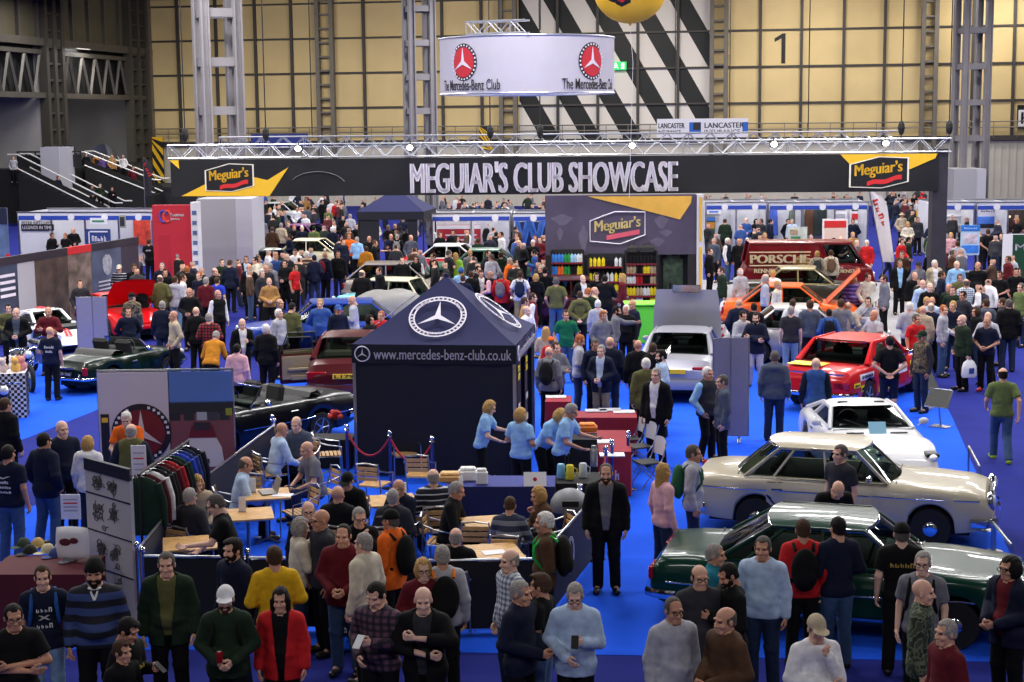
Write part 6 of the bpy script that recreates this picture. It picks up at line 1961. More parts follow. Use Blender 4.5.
272 227 175 s z:br bk Hbr h=1.76 w=1.06 | person in brown coat and brown hat by the grey casing
281 223 170 s z:be bk Sg h=1.74
288 222 60 s z:ch bk Sr h=1.74
294 225 20 s z:bk bk Sr h=1.74
302 226 10 s z:nv bk Sw h=1.76
314 226 170 s t:mo bk Sk h=1.76
289 234 -60 s z:nv bk Sk h=1.78
350 214 175 s z:lg bk Sg h=1.80 | person in long light grey coat left of the navy gazebo
343 215 20 s z:bk bk Sk h=1.76
357 224 10 s z:bk bk Sn h=1.74
366 227 10 s z:bk bk Sr h=1.74
375 221 20 s z:cr bk Sg h=1.76
343 239 40 s z:nv bk Sn h=1.76
349 234 10 s z:og bk Sr h=1.72
357 237 170 s l:lb bk Sg h=1.76
369 236 10 s z:bk bk 0 h=1.74
375 240 80 q t:bk bk Sn h=1.80 | person in black T-shirt pointing in front of navy gazebo
366 246 170 s z:ms bk Sn h=1.72
325 252 150 s z:nv bk 0 h=1.82 | bald person in navy jacket with a red and navy backpack
338 251 10 s z:bk dd Sn h=1.80
307 251 170 s l:SB bk Sw h=1.76
295 249 10 s h:wh bk Sn h=1.76
287 254 20 s z:ch bk 0 h=1.74
314 255 175 s z:nv dd Sk h=1.76
276 254 20 s z:bl bk Sr h=1.72
285 260 -20 s z:bk bk Sk h=1.74
295 264 60 s t:rd bk Sk h=1.72 | person in red T-shirt left of the blue estate
266 265 20 s z:ch bk 0 h=1.76
270 263 170 s z:gy bk Sg h=1.74
258 256 60 s l:cr bk Sk h=1.74
362 270 175 s z:bk bk Fa h=1.80 w=1.08 | person in black jacket seen from behind at the turquoise car
379 267 -60 s z:bk bk Sn h=1.76
269 278 10 s l:tn bk 0 h=1.74
262 270 60 s z:ch bk Sg h=1.76
280 299 90 s z:nv bk Fa h=1.76
279 309 60 s l:lg bk Sw h=1.78 | white-haired person in light grey sweater by the maroon saloon
292 303 160 s l:ol bk Sk h=1.78
320 299 0 b z:bl dd Sb h=1.80 w=1.05 | person in blue denim jacket standing against the blue estate
338 305 20 s z:nv bk Cbl h=1.72 | person in blue cap and navy jacket against the blue estate
352 296 -90 p l:lg bk 0 h=1.82 | bald person in light grey sweater reading beside the blue estate
370 315 60 s z:bk bk Bk h=1.68
381 311 -20 s z:rd bk Sr h=1.72
266 324 160 s z:bk bk Sw h=1.76 w=1.06 | white-haired person in black jacket with a round back badge
160 275 178 s z:ol dd Fa h=1.84 w=1.05 | person in olive jacket seen from behind right of the grey boards
175 276 160 s h:lg ld Sn h=1.80
183 274 100 s t:wh bk Sn h=1.76
165 269 20 s z:bk bk Sk h=1.76
199 272 -20 s t:nv bk Sr h=1.78
206 277 170 s l:mr bk Sg h=1.80
217 277 170 s t:ry bk Sn h=1.74 | person in royal blue T-shirt in the left crowd
189 288 0 f l:bk bk 0 h=1.80 w=1.05
218 290 40 s v:bk bk Fg in=wh h=1.80 | balding person in black waistcoat over a white shirt
196 307 178 s z:bk bk 0 h=1.76
209 313 178 f s:PR bk Sg h=1.76 w=1.05 | grey-haired person in red plaid shirt seen from behind
216 332 170 n l:ms bk Sg h=1.74 | person in mustard jacket bending over
173 311 -60 k l:be bk 0 h=1.80 | bald person in beige-brown sweater with hands in pockets
162 301 175 s z:nv dd Sg h=1.80
128 307 20 s l:nv dn Sn h=1.76
132 293 170 s z:PC dd Cbk h=1.74
141 278 40 s z:bk dd Sk h=1.78
242 319 20 s j:bk bk 0 in=wh h=1.76
237 344 170 s z:pk bk Sk h=1.66 | dark-haired person in pink coat with a black bag strap
249 264 0 s j:bk bk 0 in=pb h=1.84 | bald person in black blazer over pale shirt in the open aisle
230 260 170 s z:nv bk Sn h=1.80
222 259 20 s z:dg bk Sn h=1.78
215 268 60 s z:bk bk Fa h=1.76
246 256 10 s j:bk bk Sn in=pb h=1.76
255 257 -60 s l:cr bk Sk h=1.76
149 239 178 s o:bk bk Sn h=1.80 | person in black polo shirt with white back print by red wall
159 239 10 s z:bk bk Sn h=1.76
168 240 170 s z:ch bk Sk h=1.76
162 245 10 s t:lg bk Sk h=1.76
170 246 60 s t:bk bk Sk h=1.74
162 263 10 s z:nv bk Sg h=1.76
187 266 170 s z:bk bk Sr h=1.76
134 264 40 s t:bk bk Sn h=1.76
119 265 0 s l:WN bk Ccr h=1.74 | person in cream cap and black and white sweater by wall panels
52 233 60 s z:bk bk Sn h=1.74
64 225 10 s t:gy bk Sn h=1.74
65 233 -20 s t:bk bk Sr h=1.72
73 228 20 s z:bk bk Fa h=1.78
48 307 5 x l:mr bk Fw h=1.78 w=1.08 | white-haired person in maroon sweater with arms folded by white racer
50 327 178 s t:nv bk 0 h=1.74 | bald person in navy T-shirt with white back print by white racer
16 308 5 f j:bk kh 0 in=sl h=1.78 w=1.08 | bald person in slate shirt and black jacket behind the motorcycles
8 304 20 s z:ol bk Sk h=1.76
80 280 20 s z:ch bk Sn h=1.72
5 398 150 s z:bk bk Sn h=1.80 w=1.06 | person in black jacket with pale bag at the checked box
8 445 165 s t:nv dn Sk h=1.80 w=1.05 | person in navy sponsor T-shirt and jeans seen from behind
44 433 150 k z:nv dn Sk h=1.80 w=1.06 | dark-haired person in navy padded jacket and jeans in the carpet aisle
62 421 40 s l:nv bk 0 h=1.84 w=1.05 | bald person in navy sweater beside the padded jacket
88 436 165 s h:wh dd Bb h=1.66 | short-haired blond person in white hooded top
126 412 0 r t:og bk Sw h=1.76 | white-haired person in orange T-shirt below the roundel backdrop
131 424 178 f v:ol dd Fg in=nv h=1.76 w=1.08 | person in olive gilet seen from behind below the roundel backdrop
197 476 20 t l:be dd Lb h=1.70 seat | seated person with long blond hair in beige by the clothes rail
190 488 150 l z:ch bk Sg h=1.78 seat | seated grey-haired person in charcoal jacket near the clothes rail
246 457 100 t s:pb bk Fa h=1.78 seat | seated balding person in pale blue shirt at a laptop table
282 423 120 t s:pb bk 0 h=1.78 seat | seated bald person in pale blue shirt at the rearmost table
296 417 -20 t o:sl bk Fg h=1.80 seat | seated balding person in slate polo shirt with a beer
307 442 -60 t o:gy dd 0 h=1.78 w=1.05 seat | seated bald person in grey polo shirt writing at a table
347 473 -10 t z:bk bk Cbk h=1.76 seat | seated person in black cap at the middle cafe table
338 486 165 l z:bk bk 0 h=1.80 w=1.05 seat | seated bald person in black jacket with back turned
398 480 -30 i z:nv bk Fg h=1.74 seat | seated person in navy jacket leaning over the middle table
393 489 170 l z:ch bk Sg h=1.76 seat | seated grey-haired person in charcoal padded jacket with back turned
433 469 190 l s:WN bk Fg h=1.80 w=1.05 seat | seated person in thin white-striped navy sweater with back turned
457 482 80 t z:bk bk Sg h=1.80 seat | seated silver-haired person in black jacket in profile
510 497 170 t s:SG dd Sn h=1.72 seat | seated person in grey and navy striped sweater with back turned
538 487 -70 i l:br bk Bb h=1.72 seat | seated blond person in dark brown top with hand to chin
456 528 172 l z:bk bk Fg h=1.76 seat | seated balding person in black with back turned behind the barrier
490 401 80 r o:lb bk Bb h=1.66 | blond helper in light blue shirt serving nearest the tent wall
521 408 140 f o:lb bk Bb h=1.66 w=1.08 | short-haired blond helper in light blue shirt seen from behind
560 410 50 n o:lb bk Bb h=1.70 w=1.06 | blond helper in light blue shirt bending over the counter
571 404 70 r o:lb bk Sg h=1.76 w=1.05 | grey-haired helper in light blue shirt beside the red-topped table
58 176 60 w z:nv bk Sn Y=102.4
46 178 60 s z:bk bk Sn Y=102.4
92 185 20 s z:ch bk Sk Y=102.6
100 184 10 s z:dg bk Sg Y=102.6
112 187 20 s z:bk bk Sn Y=102.6
75 154 20 s z:br bk Sk Y=110
86 153 40 s z:bk bk Sn Y=110
95 154 -30 s z:ms bk Sn Y=111
103 157 30 s z:pu bk Lk Y=109.5
112 155 30 s z:tn bk Lb Y=109.5
123 155 -20 s l:wh bk Sg Y=110
133 166 30 s z:mr bk Sn Y=109
13 156 20 s l:lg bk Sn Y=103.2
26 157 20 s z:bk bk Sk Y=104.5
37 157 170 s z:sl bk Sn Y=104.5
'''
LANDMARKS = [('the navy tent', 440, 400), ('the silver saloon', 675, 375), ('the maroon saloon', 345, 372), ('the red competition car', 850, 380), ('the maroon van', 806, 275), ('the orange saloon', 790, 305), ('the silver saloon with a raised bonnet', 806, 335), ('the grey boards', 92, 325), ('the red exhibitor wall', 174, 250), ('the grey column casing', 225, 262),
 ('the blue estate', 318, 330), ('the turquoise car', 384, 300), ('the navy gazebo', 395, 236), ('the red information panel', 468, 248), ('the bottle racks', 600, 290), ('the yellow wall edge', 702, 262), ('the olive coupe', 830, 288), ('the white feather flag', 876, 240), ('the black counter', 972, 268), ('the white shelf stall', 960, 235), ('the purple coupe', 300, 232), ('the cream saloon', 318, 258),
 ('the blue and white stall', 520, 240), ('the white stall', 745, 228), ('the far staircase', 110, 180), ('the near staircase', 60, 192), ('the showcase banner', 310, 196), ('the aisle mouth', 905, 205), ('the wall panels', 80, 262), ('the white racer', 45, 335), ('the clothing stall', 800, 225), ('the silver-grey covered car', 398, 318), ('the green display wall', 1010, 240), ('the red-topped tables', 600, 420)]
FACEW = lambda a: 'facing forward' if abs(a) <= 35 else ('seen from behind' if abs(a) >= 145 else ('looking rightward' if a > 0 else 'looking leftward'))
POSEW = {'s': '', 'f': 'with hands together', 'p': 'reading', 'x': 'with folded arms', 'b': 'with hands behind back', 'k': 'with hands in pockets', 'c': 'with hand on chin', 'r': 'reaching', 'w': 'walking', 'n': 'leaning over', 'g': 'carrying a bag', 'q': 'pointing'}
BOTW = {'dn': 'jeans', 'dd': 'dark jeans', 'ld': 'pale jeans'}
def auto_label(x, y, face, pk, top, bot, hair):
 k, c = top.split(':')
 g_ = PAL[c][0] + ' ' + TOPW[k][2]
 if hair[0] == '0': hd = 'bald person'
 elif hair[0] == 'F': hd = 'balding person'
 elif hair[0] in 'CNH': hd = PAL[hair[1:]][0] + {'C': '-capped', 'N': '-hooded', 'H': '-hatted'}[hair[0]] + ' person'
 elif hair[0] == 'L': hd = 'person with long %s hair' % HCOL[hair[1]][0]
 elif hair[0] == 'B': hd = 'person with bobbed %s hair' % HCOL[hair[1]][0]
 else: hd = HCOL[hair[1]][0] + '-haired person'
 best = min(LANDMARKS, key=lambda q: math.hypot(q[1] - x, 1.3 * (q[2] - y - 18)))
 dx, dy = x - best[1], y + 18 - best[2]
 rel = ('left of' if dx < 0 else 'right of') if abs(dx) > 1.3 * abs(dy) else ('before' if dy > 0 else 'behind')
 return [hd + ' in ' + g_, FACEW(face), rel + ' ' + best[0], (BOTW.get(bot, ''))]
SEATS, HOLD = [], {}
def place_people():
 rows = []
 for ln in CROWD.strip().splitlines():
  body, _, lab = ln.partition('|')
  t = body.split()
  d = dict(x=float(t[0]), y=float(t[1]), face=float(t[2]), pk=t[3], top=t[4], bot=t[5], hair=t[6], lab=lab.strip(), h=1.75, w=1.0, inn='wh', ex='', sk=None, Y=None, seat=False, print=False)
  for e in t[7:]:
   if e.startswith('h='): d['h'] = float(e[2:])
   elif e.startswith('w='): d['w'] = float(e[2:])
   elif e.startswith('in='): d['inn'] = e[3:]
   elif e.startswith('sk='): d['sk'] = SKINS[int(e[3:])]
   elif e.startswith('Y='): d['Y'] = float(e[2:])
   elif e == 'seat': d['seat'] = True
   else: d['ex'] += ' ' + e
  if d['pk'] == 's' and not d['lab']: d['pk'] = rnd.choice(['s', 's', 'f', 'k', 'y', 'z', 'b', 'e', 'x'])
  elif d['pk'] == 's': d['pk'] = rnd.choice(['s', 'y', 'z', 's', 'k']) if d['y'] < 340 else 's'
  rows.append(d)
 # labels: people who were not described by hand are told apart by look, facing and the nearest landmark
 auto = [d for d in rows if not d['lab']]
 for d in auto: d['bits'] = auto_label(d['x'], d['y'], d['face'], d['pk'], d['top'], d['bot'], d['hair'])
 def fill(lv):
  for d in auto:
   b = d['bits']; s_ = b[0]
   if lv[id(d)] >= 2 and b[3]: s_ += ' and ' + b[3]
   if lv[id(d)] >= 1: s_ += ' ' + b[1]
   s_ += ' ' + b[2]
   if lv[id(d)] >= 3 and POSEW.get(d['pk']): s_ += ' ' + POSEW[d['pk']]
   d['lab'] = s_
 lv = {id(d): 1 for d in auto}
 fill(lv)
 for k in (2, 3):
  cnt = {}
  for d in rows: cnt.setdefault(d['lab'], []).append(d)
  for L_ in cnt.values():
   if len(L_) > 1:
    for d in L_:
     if id(d) in lv: lv[id(d)] = k
  fill(lv)
 cnt = {}
 for d in rows: cnt.setdefault(d['lab'], []).append(d)
 for L_ in cnt.values():
  if len(L_) > 1:
   L_.sort(key=lambda q: q['x']); nm = ['leftmost', 'second from left', 'third from left', 'fourth from left', 'fifth from left']
   for i, d in enumerate(L_): d['lab'] += ', ' + (nm[i] if len(L_) > 2 else ('the left one', 'the right one')[i])
 for d in rows:
  ps = pose(d['pk']); s_ = d['h'] / 1.75
  zt_ = ps.top * s_
  if d['Y'] is None: P = gp(d['x'], d['y'], zt_)
  else:
   P = at(d['x'], d['y'], d['Y']);
  hv = ps.head @ Vector((0, .0, 0)); a = R(d['face'])
  off = Vector((hv.x * s_, hv.y * s_, 0)); off = Vector((off.x * math.cos(a) - off.y * math.sin(a), off.x * math.sin(a) + off.y * math.cos(a), 0))
  base = Vector((P.x, P.y, 0)) - off
  if d['Y'] is not None: base.z = max(0, P.z - zt_)
  d['pos'] = base
  o = make_person(base, d['face'], d['h'], d['pk'], d['top'], d['bot'], d['hair'], d['inn'], d['ex'], d['w'], d['sk'])
  g_ = 'visitors at the show'
  if 'helper' in d['lab']: g_ = 'stand helpers in light blue'
  elif d['seat']: g_ = 'people seated at the cafe tables'; SEATS.append((base, d['face'], s_, d['lab']))
  elif d['y'] < 300: g_ = 'crowd in the further aisles'
  tag(o, d['lab'], 'person', g_)
  d['o'] = o
  PEOPLE.append(d)
place_people()
def who(x, y):
 return min(PEOPLE, key=lambda d: math.hypot(d['x'] - x, d['y'] - y))
# ---- what people carry: each is a thing of its own, fitted to its carrier's pose
def carried(d, name, label, cat, mtx):
 o = thing(name, label, cat)
 o.matrix_world = d['o'].matrix_basis @ mtx
 return o
def torso_m(d): ps = pose(d['pk']); return Matrix.Translation(ps.o) @ ps.R.to_4x4()
def backpack(x, y, col, word, strap=None, sc=1.0):
 d = who(x, y); m = torso_m(d) @ Matrix.Diagonal((sc, sc, sc, 1))
 t = carried(d, 'backpack', '%s backpack worn by the %s' % (word, short(d)), 'backpack', m)
 key = ('bp', 1)
 if key not in _MESH:
  g = Grid((-.22, -.02, -.02), (.22, .36, .58), .018)
  f = g.ell((0, .20, .26), (.155, .095, .25)); f = np.maximum(f, .105 - g.Y); f = smin(f, g.ell((0, .27, .17), (.11, .05, .11)), .02)
  v, F = g.net(f); _MESH[key] = to_mesh('backpack', v, F, [M_CLOTH])
  b = MB()
  for sx in (-1, 1):
   b.tube([(sx * .10, .13, .46), (sx * .115, .06, .525), (sx * .12, -.05, .50), (sx * .125, -.125, .40), (sx * .14, -.135, .28), (sx * .155, -.05, .16), (sx * .13, .10, .10)], .020, 6)
  _MESH['bps'] = b.mesh('strap', M_CLOTH, 60)
 a = put(_MESH[key], 'bag', t); a.color = rgba(col); s_ = put(_MESH['bps'], 'straps', t); s_.color = rgba(strap or col)
 if strap: s_['label'] = 'contrasting shoulder straps'
def short(d):
 w_ = d['lab'].replace(' | ', ' ').split()
 out = []
 for q in w_:
  if q in ('wearing', 'with', 'seen', 'looking', 'in') and len(out) >= 5: break
  if q == 'backpack': break
  out.append(q)
  if len(out) >= 9: break
 while out and out[-1].strip(',') in ('in', 'with', 'a', 'the', 'and', 'of', 'at', 'by', 'to', 'over', 'black', 'from', 'white'): out.pop()
 return ' '.join(out).strip(',')
for a in ((42, 566, (36, 80, 150), 'blue'), (390, 510, (14, 14, 16), 'black'), (442, 545, (14, 14, 16), 'black', (220, 120, 40)), (544, 512, (28, 26, 20), 'dark', (40, 170, 70)), (694, 445, (40, 90, 60), 'green'), (803, 519, (12, 12, 14), 'black'), (923, 552, (14, 14, 16), 'black'), (549, 347, (18, 18, 22), 'black'),
          (520, 271, (28, 38, 62), 'navy'), (829, 309, (16, 18, 30), 'small black'), (831, 250, (110, 84, 66), 'brown'), (817, 251, (60, 64, 66), 'grey'), (325, 252, (130, 34, 48), 'red and navy', (30, 34, 60)), (225, 587, (18, 20, 18), 'dark'), (397, 234, (120, 122, 126), 'grey'), (496, 232, (16, 18, 22), 'black'), (501, 272, (110, 100, 104), 'grey')):
 backpack(*a)
def phone(x, y, col=(20, 20, 24), nm='mobile_phone', lab='dark mobile phone held by the ', sz=(.075, .012, .15)):
 d = who(x, y); ps = pose(d['pk']); sh, el, wr, sx, gp_, a = ps.arms[0]
 dr = (wr - el).normalized(); p = wr + dr * .105 + Vector((-.02, -.035, .02))
 t = carried(d, nm, lab + short(d), nm.replace('_', ' '), Matrix.Translation(p) @ Matrix.Rotation(R(-50), 4, 'X'))
 b = MB(); b.rbox((0, 0, 0), sz, .006); b.build('case', mat(col, .4, 0, 0), t)
 b = MB(); b.box((0, sz[1] / 2 + .002, 0), (sz[0] * .9, .002, sz[2] * .9)); b.build('screen', mat((34, 38, 48), .1, 0, 0), t)
phone(575, 584); phone(376, 583, (220, 220, 224), 'mobile_phone', 'white mobile phone held by the '); phone(128, 619)
phone(580, 335, (230, 226, 216), 'leaflet', 'white leaflet held by the ', (.15, .006, .21)); phone(352, 296, (190, 30, 40), 'folder', 'red folder held by the ', (.24, .02, .30))
def bag(x, y, col, word):
 d = who(x, y); ps = pose(d['pk']); sh, el, wr, sx, gp_, a = ps.arms[0]
 t = carried(d, 'carrier_bag', '%s carrier bag held by the %s' % (word, short(d)), 'bag', Matrix.Translation(wr + Vector((0, 0, -.12))))
 b = MB(); rows = []
 for z, w_, dp in ((0, .05, .02), (-.06, .13, .05), (-.16, .17, .09), (-.34, .18, .10), (-.40, .16, .08)):
  rows.append([(dp * math.cos(k) , w_ * math.sin(k) * (1 + .04 * math.sin(5 * k + z * 30)), z) for k in np.linspace(0, 2 * math.pi, 19)[:-1]])
 b.grid(rows, closed=True); b.poly(rows[-1]); b.build('bag', mat(col, .45, 0, .05, 9, bump=.4), t, 60)
 b = MB(); b.tube([(0, -.06, -.03), (0, -.03, .03), (0, .03, .03), (0, .06, -.03)], .008, 5); b.build('handle', mat(col, .45), t)
 b = MB(); b.box((.105, 0, -.24), (.006, .12, .12)); b.build('print', mat((50, 70, 150), .5), t)
bag(721, 267, (224, 224, 220), 'white'); bag(962, 315, (228, 228, 232), 'white');
d = who(225, 587); ps = pose(d['pk']); t = carried(d, 'drink_can', 'small red drink can held by the white-capped bearded person', 'can', Matrix.Translation(ps.arms[1][2] + Vector((.03, -.10, .03))))
b = MB(); b.lathe([(.024, 0), (.032, .01), (.032, .105), (.026, .118)], n=14); b.build('body', mat((180, 26, 34), .3, .5, 0), t, 40); b = MB(); b.lathe([(.026, .118), (.024, .122)], n=14); b.build('lid', STEEL, t)
# rugby collar, chest and back prints
d = who(94, 561); m = torso_m(d); b = MB(); b.tube([(.075 * math.sin(a), -.005 - .075 * math.cos(a), .515 + .012 * math.cos(a)) for a in np.linspace(-2.6, 2.6, 15)], .017, 6); b.tube([(-.03, -.085, .50), (0, -.125, .42)], .012, 5); b.tube([(.03, -.085, .50), (0, -.125, .42)], .012, 5)
put(b.mesh('collar', mat((220, 220, 214), .8)), 'collar', d['o'], mtx=m, label='white collar')
def shirt_print(x, y, front, rows_, col=(220, 220, 224), w_=.2, z=.32, h_=.035):
 d = who(x, y); m = torso_m(d)
 for i, s_ in enumerate(rows_):
  mm = m @ Matrix.Translation((0, (-.150 if front else .158), z - i * h_ * 1.7)) @ (Matrix.Rotation(R(180 if not front else 0), 4, 'Z'))
  letters(s_, d['o'], mat(col, .7, 0, 0), None, w_ * (1 if i != 1 else .7), h_, mtx=mm, name='shirt_print', thick=.004, bold=.02)
shirt_print(42, 566, True, ['~4', 'X', '~4'], w_=.17, z=.36, h_=.05); shirt_print(128, 619, True, ['~5'], (190, 170, 60), .18, .30, .05); shirt_print(8, 445, False, ['V', '~5', '~7', '~6'], w_=.24, z=.36, h_=.04)
shirt_print(50, 327, False, ['~4', '~6'], w_=.24, z=.34, h_=.06); shirt_print(149, 239, False, ['~5'], w_=.2, z=.36, h_=.06); shirt_print(902, 523, False, ['~5'], (170, 140, 60), .26, .36, .06)
# distant mass nobody could count one by one
def far_mass():
 temps = []
 for k in ('s', 'w', 'f'):
  ps = pose(k); g = ps.grid(h=.04); P = ps.tf(g)
  f = ps.torso(g, P, .025)
  for sh, el, wr, sx, gp_, a in ps.arms: f = np.minimum(f, np.minimum(g.cap(sh, el, .07, .06), g.cap(el, wr, .06, .05)))
  for hip, kn, an, sx in ps.legs: f = np.minimum(f, np.minimum(g.cap(hip, kn, .11, .08), g.cap(kn, an, .08, .07)))
  f = np.minimum(f, g.ell(tuple(ps.head @ Vector((0, 0, 0))), (.085, .10, .125)))
  temps.append(g.net(f))
 V, F, C = [], [], []; n = 0
 cols = [PAL[q][1] for q in ('nv', 'bk', 'ch', 'bk', 'nv', 'gy', 'bk', 'wh', 'br', 'mr', 'nv', 'dg', 'ch', 'bl', 'bk', 'lg')]
 spots = []
 for (x0, x1, y0, y1, k) in ((255, 348, 188, 207, 34), (436, 545, 193, 206, 30), (700, 770, 192, 199, 12), (872, 930, 186, 201, 20), (770, 870, 191, 198, 14), (350, 432, 196, 206, 10), (258, 350, 203, 240, 26), (380, 545, 222, 268, 40), (885, 1020, 203, 285, 34), (704, 765, 222, 240, 8), (255, 330, 236, 262, 14), (130, 250, 252, 272, 14)):
  for _ in range(k): spots.append((rnd.uniform(x0, x1), rnd.uniform(y0, y1)))
 for x, y in spots:
  P = gp(x, y, 1.72)
  if P.y > 108: P = P * (108 / P.y)
  if any(math.hypot(P.x - c_.location.x, P.y - c_.location.y) < 2.3 for c_ in COL.objects if c_.parent is None and c_.get('category') in ('car', 'stall', 'gazebo', 'wall display', 'casing')) or any(math.hypot(P.x - d['pos'].x, P.y - d['pos'].y) < .5 for d in PEOPLE): continue
  v, f = temps[rnd.randrange(3)]; a = rnd.uniform(0, 6.28); c, s_ = math.cos(a), math.sin(a)
  vv = np.stack([v[:, 0] * c - v[:, 1] * s_ + P.x, v[:, 0] * s_ + v[:, 1] * c + P.y, v[:, 2]], 1)
  V.append(vv); F.append(f + n); n += len(v)
  z = v[f].mean(1)[:, 2]; y_ = v[f].mean(1)[:, 1]
  tc, bc, hc = lin(cols[rnd.randrange(len(cols))]), lin(PAL[rnd.choice(['bk', 'nv', 'dd', 'dn'])][1]), lin(rnd.choice([(22, 18, 17), (66, 46, 32), (150, 146, 144), (206, 160, 140)]))
  col = np.where((z > 1.66)[:, None] | ((z > 1.55) & (y_ > .03))[:, None], np.array(hc), np.where((z > 1.47)[:, None], np.array(lin((206, 160, 138))), np.where((z > .86)[:, None], np.array(tc), np.array(bc))))
  C.append(col)
 m = bpy.data.materials.new('distant_clothes'); m.use_nodes = True; nt = m.node_tree
 at_ = nt.nodes.new('ShaderNodeAttribute'); at_.attribute_name = 'tone'; nt.links.new(at_.outputs['Color'], nt.nodes['Principled BSDF'].inputs['Base Color']); nt.nodes['Principled BSDF'].inputs['Roughness'].default_value = .8
 me = to_mesh('crowd', np.concatenate(V), np.concatenate(F), [m])
 C = np.concatenate(C)
 if len(me.polygons) == len(C):
  ca = me.color_attributes.new('tone', 'FLOAT_COLOR', 'CORNER')
  cc = np.ones((len(C), 4, 4), np.float32); cc[:, :, :3] = C[:, None, :]
  ca.data.foreach_set('color', cc.ravel())
 o = put(me, 'crowd'); tag(o, 'dense far crowd of standing visitors under and beyond the showcase banner', 'crowd', None, 'stuff')
far_mass()
# ------------------------------------------------------------------ NAVY CLUB TENT
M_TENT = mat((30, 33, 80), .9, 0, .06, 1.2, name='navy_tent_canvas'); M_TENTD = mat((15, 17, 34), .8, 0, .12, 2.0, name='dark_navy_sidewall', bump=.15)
a, b_ = gp(355, 476), gp(517, 479)
rzt = math.atan2((b_ - a).y, (b_ - a).x); tw = (b_ - a).length
c_ = (a + b_) / 2 + Vector((-math.sin(rzt), math.cos(rzt), 0)) * (tw / 2)
tent = thing('club_tent', 'large navy pop-up club tent with white star roundels', 'tent', (c_.x, c_.y, 0), rzt)
hw_ = tw / 2; ze, zv, zp = 2.42, 2.08, 3.52
def roof_pts(u0, u1, n=9): pass
for k, nm in enumerate(('front', 'side', 'back', 'other')):
 m = Matrix.Rotation(k * math.pi / 2, 4, 'Z')
 b = MB(); rows = []
 for v in np.linspace(0, 1, 9):
  h = hw_ * (1 - v); z = ze + (zp - ze) * (v ** 1.12)
  rows.append([m @ Vector((u * h, -h, z - .05 * (1 - u * u) * math.sin(math.pi * v) * .6)) for u in np.linspace(-1, 1, 9)])
 b.grid(rows); b.build('roof_panel', M_TENT, tent, 60)
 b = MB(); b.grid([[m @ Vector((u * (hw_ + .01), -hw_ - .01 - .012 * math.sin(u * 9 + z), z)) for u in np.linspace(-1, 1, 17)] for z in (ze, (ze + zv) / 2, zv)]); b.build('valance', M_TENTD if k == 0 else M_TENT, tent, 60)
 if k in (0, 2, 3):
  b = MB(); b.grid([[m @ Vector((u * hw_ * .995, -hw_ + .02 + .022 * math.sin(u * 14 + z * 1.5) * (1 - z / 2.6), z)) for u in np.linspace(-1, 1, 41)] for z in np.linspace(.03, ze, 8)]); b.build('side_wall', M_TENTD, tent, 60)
 sl = math.atan2(zp - ze, hw_)
 if k in (0, 1, 3):
  mm = m @ Matrix.Translation((0, -hw_ * .62 - .05, ze + (zp - ze) * .40)) @ Matrix.Rotation(-(math.pi / 2 - sl), 4, 'X')
  star_emblem(tent, M_LETTER, None, .50, M_LETTER, None, 0.0, 'roundel', mtx=mm)
  letters('CLUB', tent, M_LETTER, None, .26, .055, mtx=mm @ Matrix.Translation((0, -.012, -.44)), name='roundel_lettering')
  letters('MERCEDES', tent, M_LETTER, None, .3, .05, mtx=mm @ Matrix.Rotation(R(52), 4, 'Y') @ Matrix.Rotation(R(-100), 4, 'Y') @ Matrix.Translation((0, -.012, .44)), name='roundel_lettering')
  letters('BENZ', tent, M_LETTER, None, .2, .05, mtx=mm @ Matrix.Rotation(R(55), 4, 'Y') @ Matrix.Translation((0, -.012, .44)), name='roundel_lettering')
 if k in (0, 1):
  zc = (ze + zv) / 2
  letters('www.mercedes-benz-club.co.uk', tent, M_LETTER, None, tw * .84, .19, bold=.008, mtx=m @ Matrix.Translation((tw * .055, -hw_ - .035, zc)), name='web_address')
  mm = m @ Matrix.Translation((-tw * .435, -hw_ - .03, zc)); b = MB(); b.prism([(p[0], p[1]) for p in star_pts(.115)], -.006, .0); b.tube([(.135 * math.cos(q), 0, .135 * math.sin(q)) for q in np.linspace(0, 2 * math.pi, 25)[:-1]], .012, 4, closed=True); put(b.mesh('star_badge', M_LETTER), 'star_badge', tent, mtx=mm)
for sx in (-1, 1):
 for sy in (-1, 1):
  b = MB(); b.box((sx * (hw_ - .03), sy * (hw_ - .03), 1.2), (.055, .055, 2.4)); b.box((sx * (hw_ - .03), sy * (hw_ - .03), .01), (.12, .12, .02)); b.build('leg', STEEL, tent)
b = MB(); b.lathe([(.05, zp - .05), (.04, zp + .03), (.001, zp + .05)], n=10); b.build('peak_cap', M_TENT, tent)
# narrow printed curtains on the open right side of the tent
for y0, y1 in ((-.95, -.35), (.25, .80)):
 b = MB(); b.grid([[(hw_ - .08 + .03 * math.sin(y * 30), y, z) for y in np.linspace(y0, y1, 9)] for z in np.linspace(.2, 2.2, 8)]); b.build('side_curtain', mat((52, 44, 66), .8, 0, .5, 5), tent, 60)
 for z, c3 in ((1.9, (222, 200, 50)), (1.75, (222, 200, 50)), (1.2, (210, 210, 214)), (.8, (210, 210, 214))):
  b = MB(); b.box((hw_ - .03, (y0 + y1) / 2 - .15, z), (.01, .26, .11)); b.build('curtain_print', mat(c3, .6), tent)
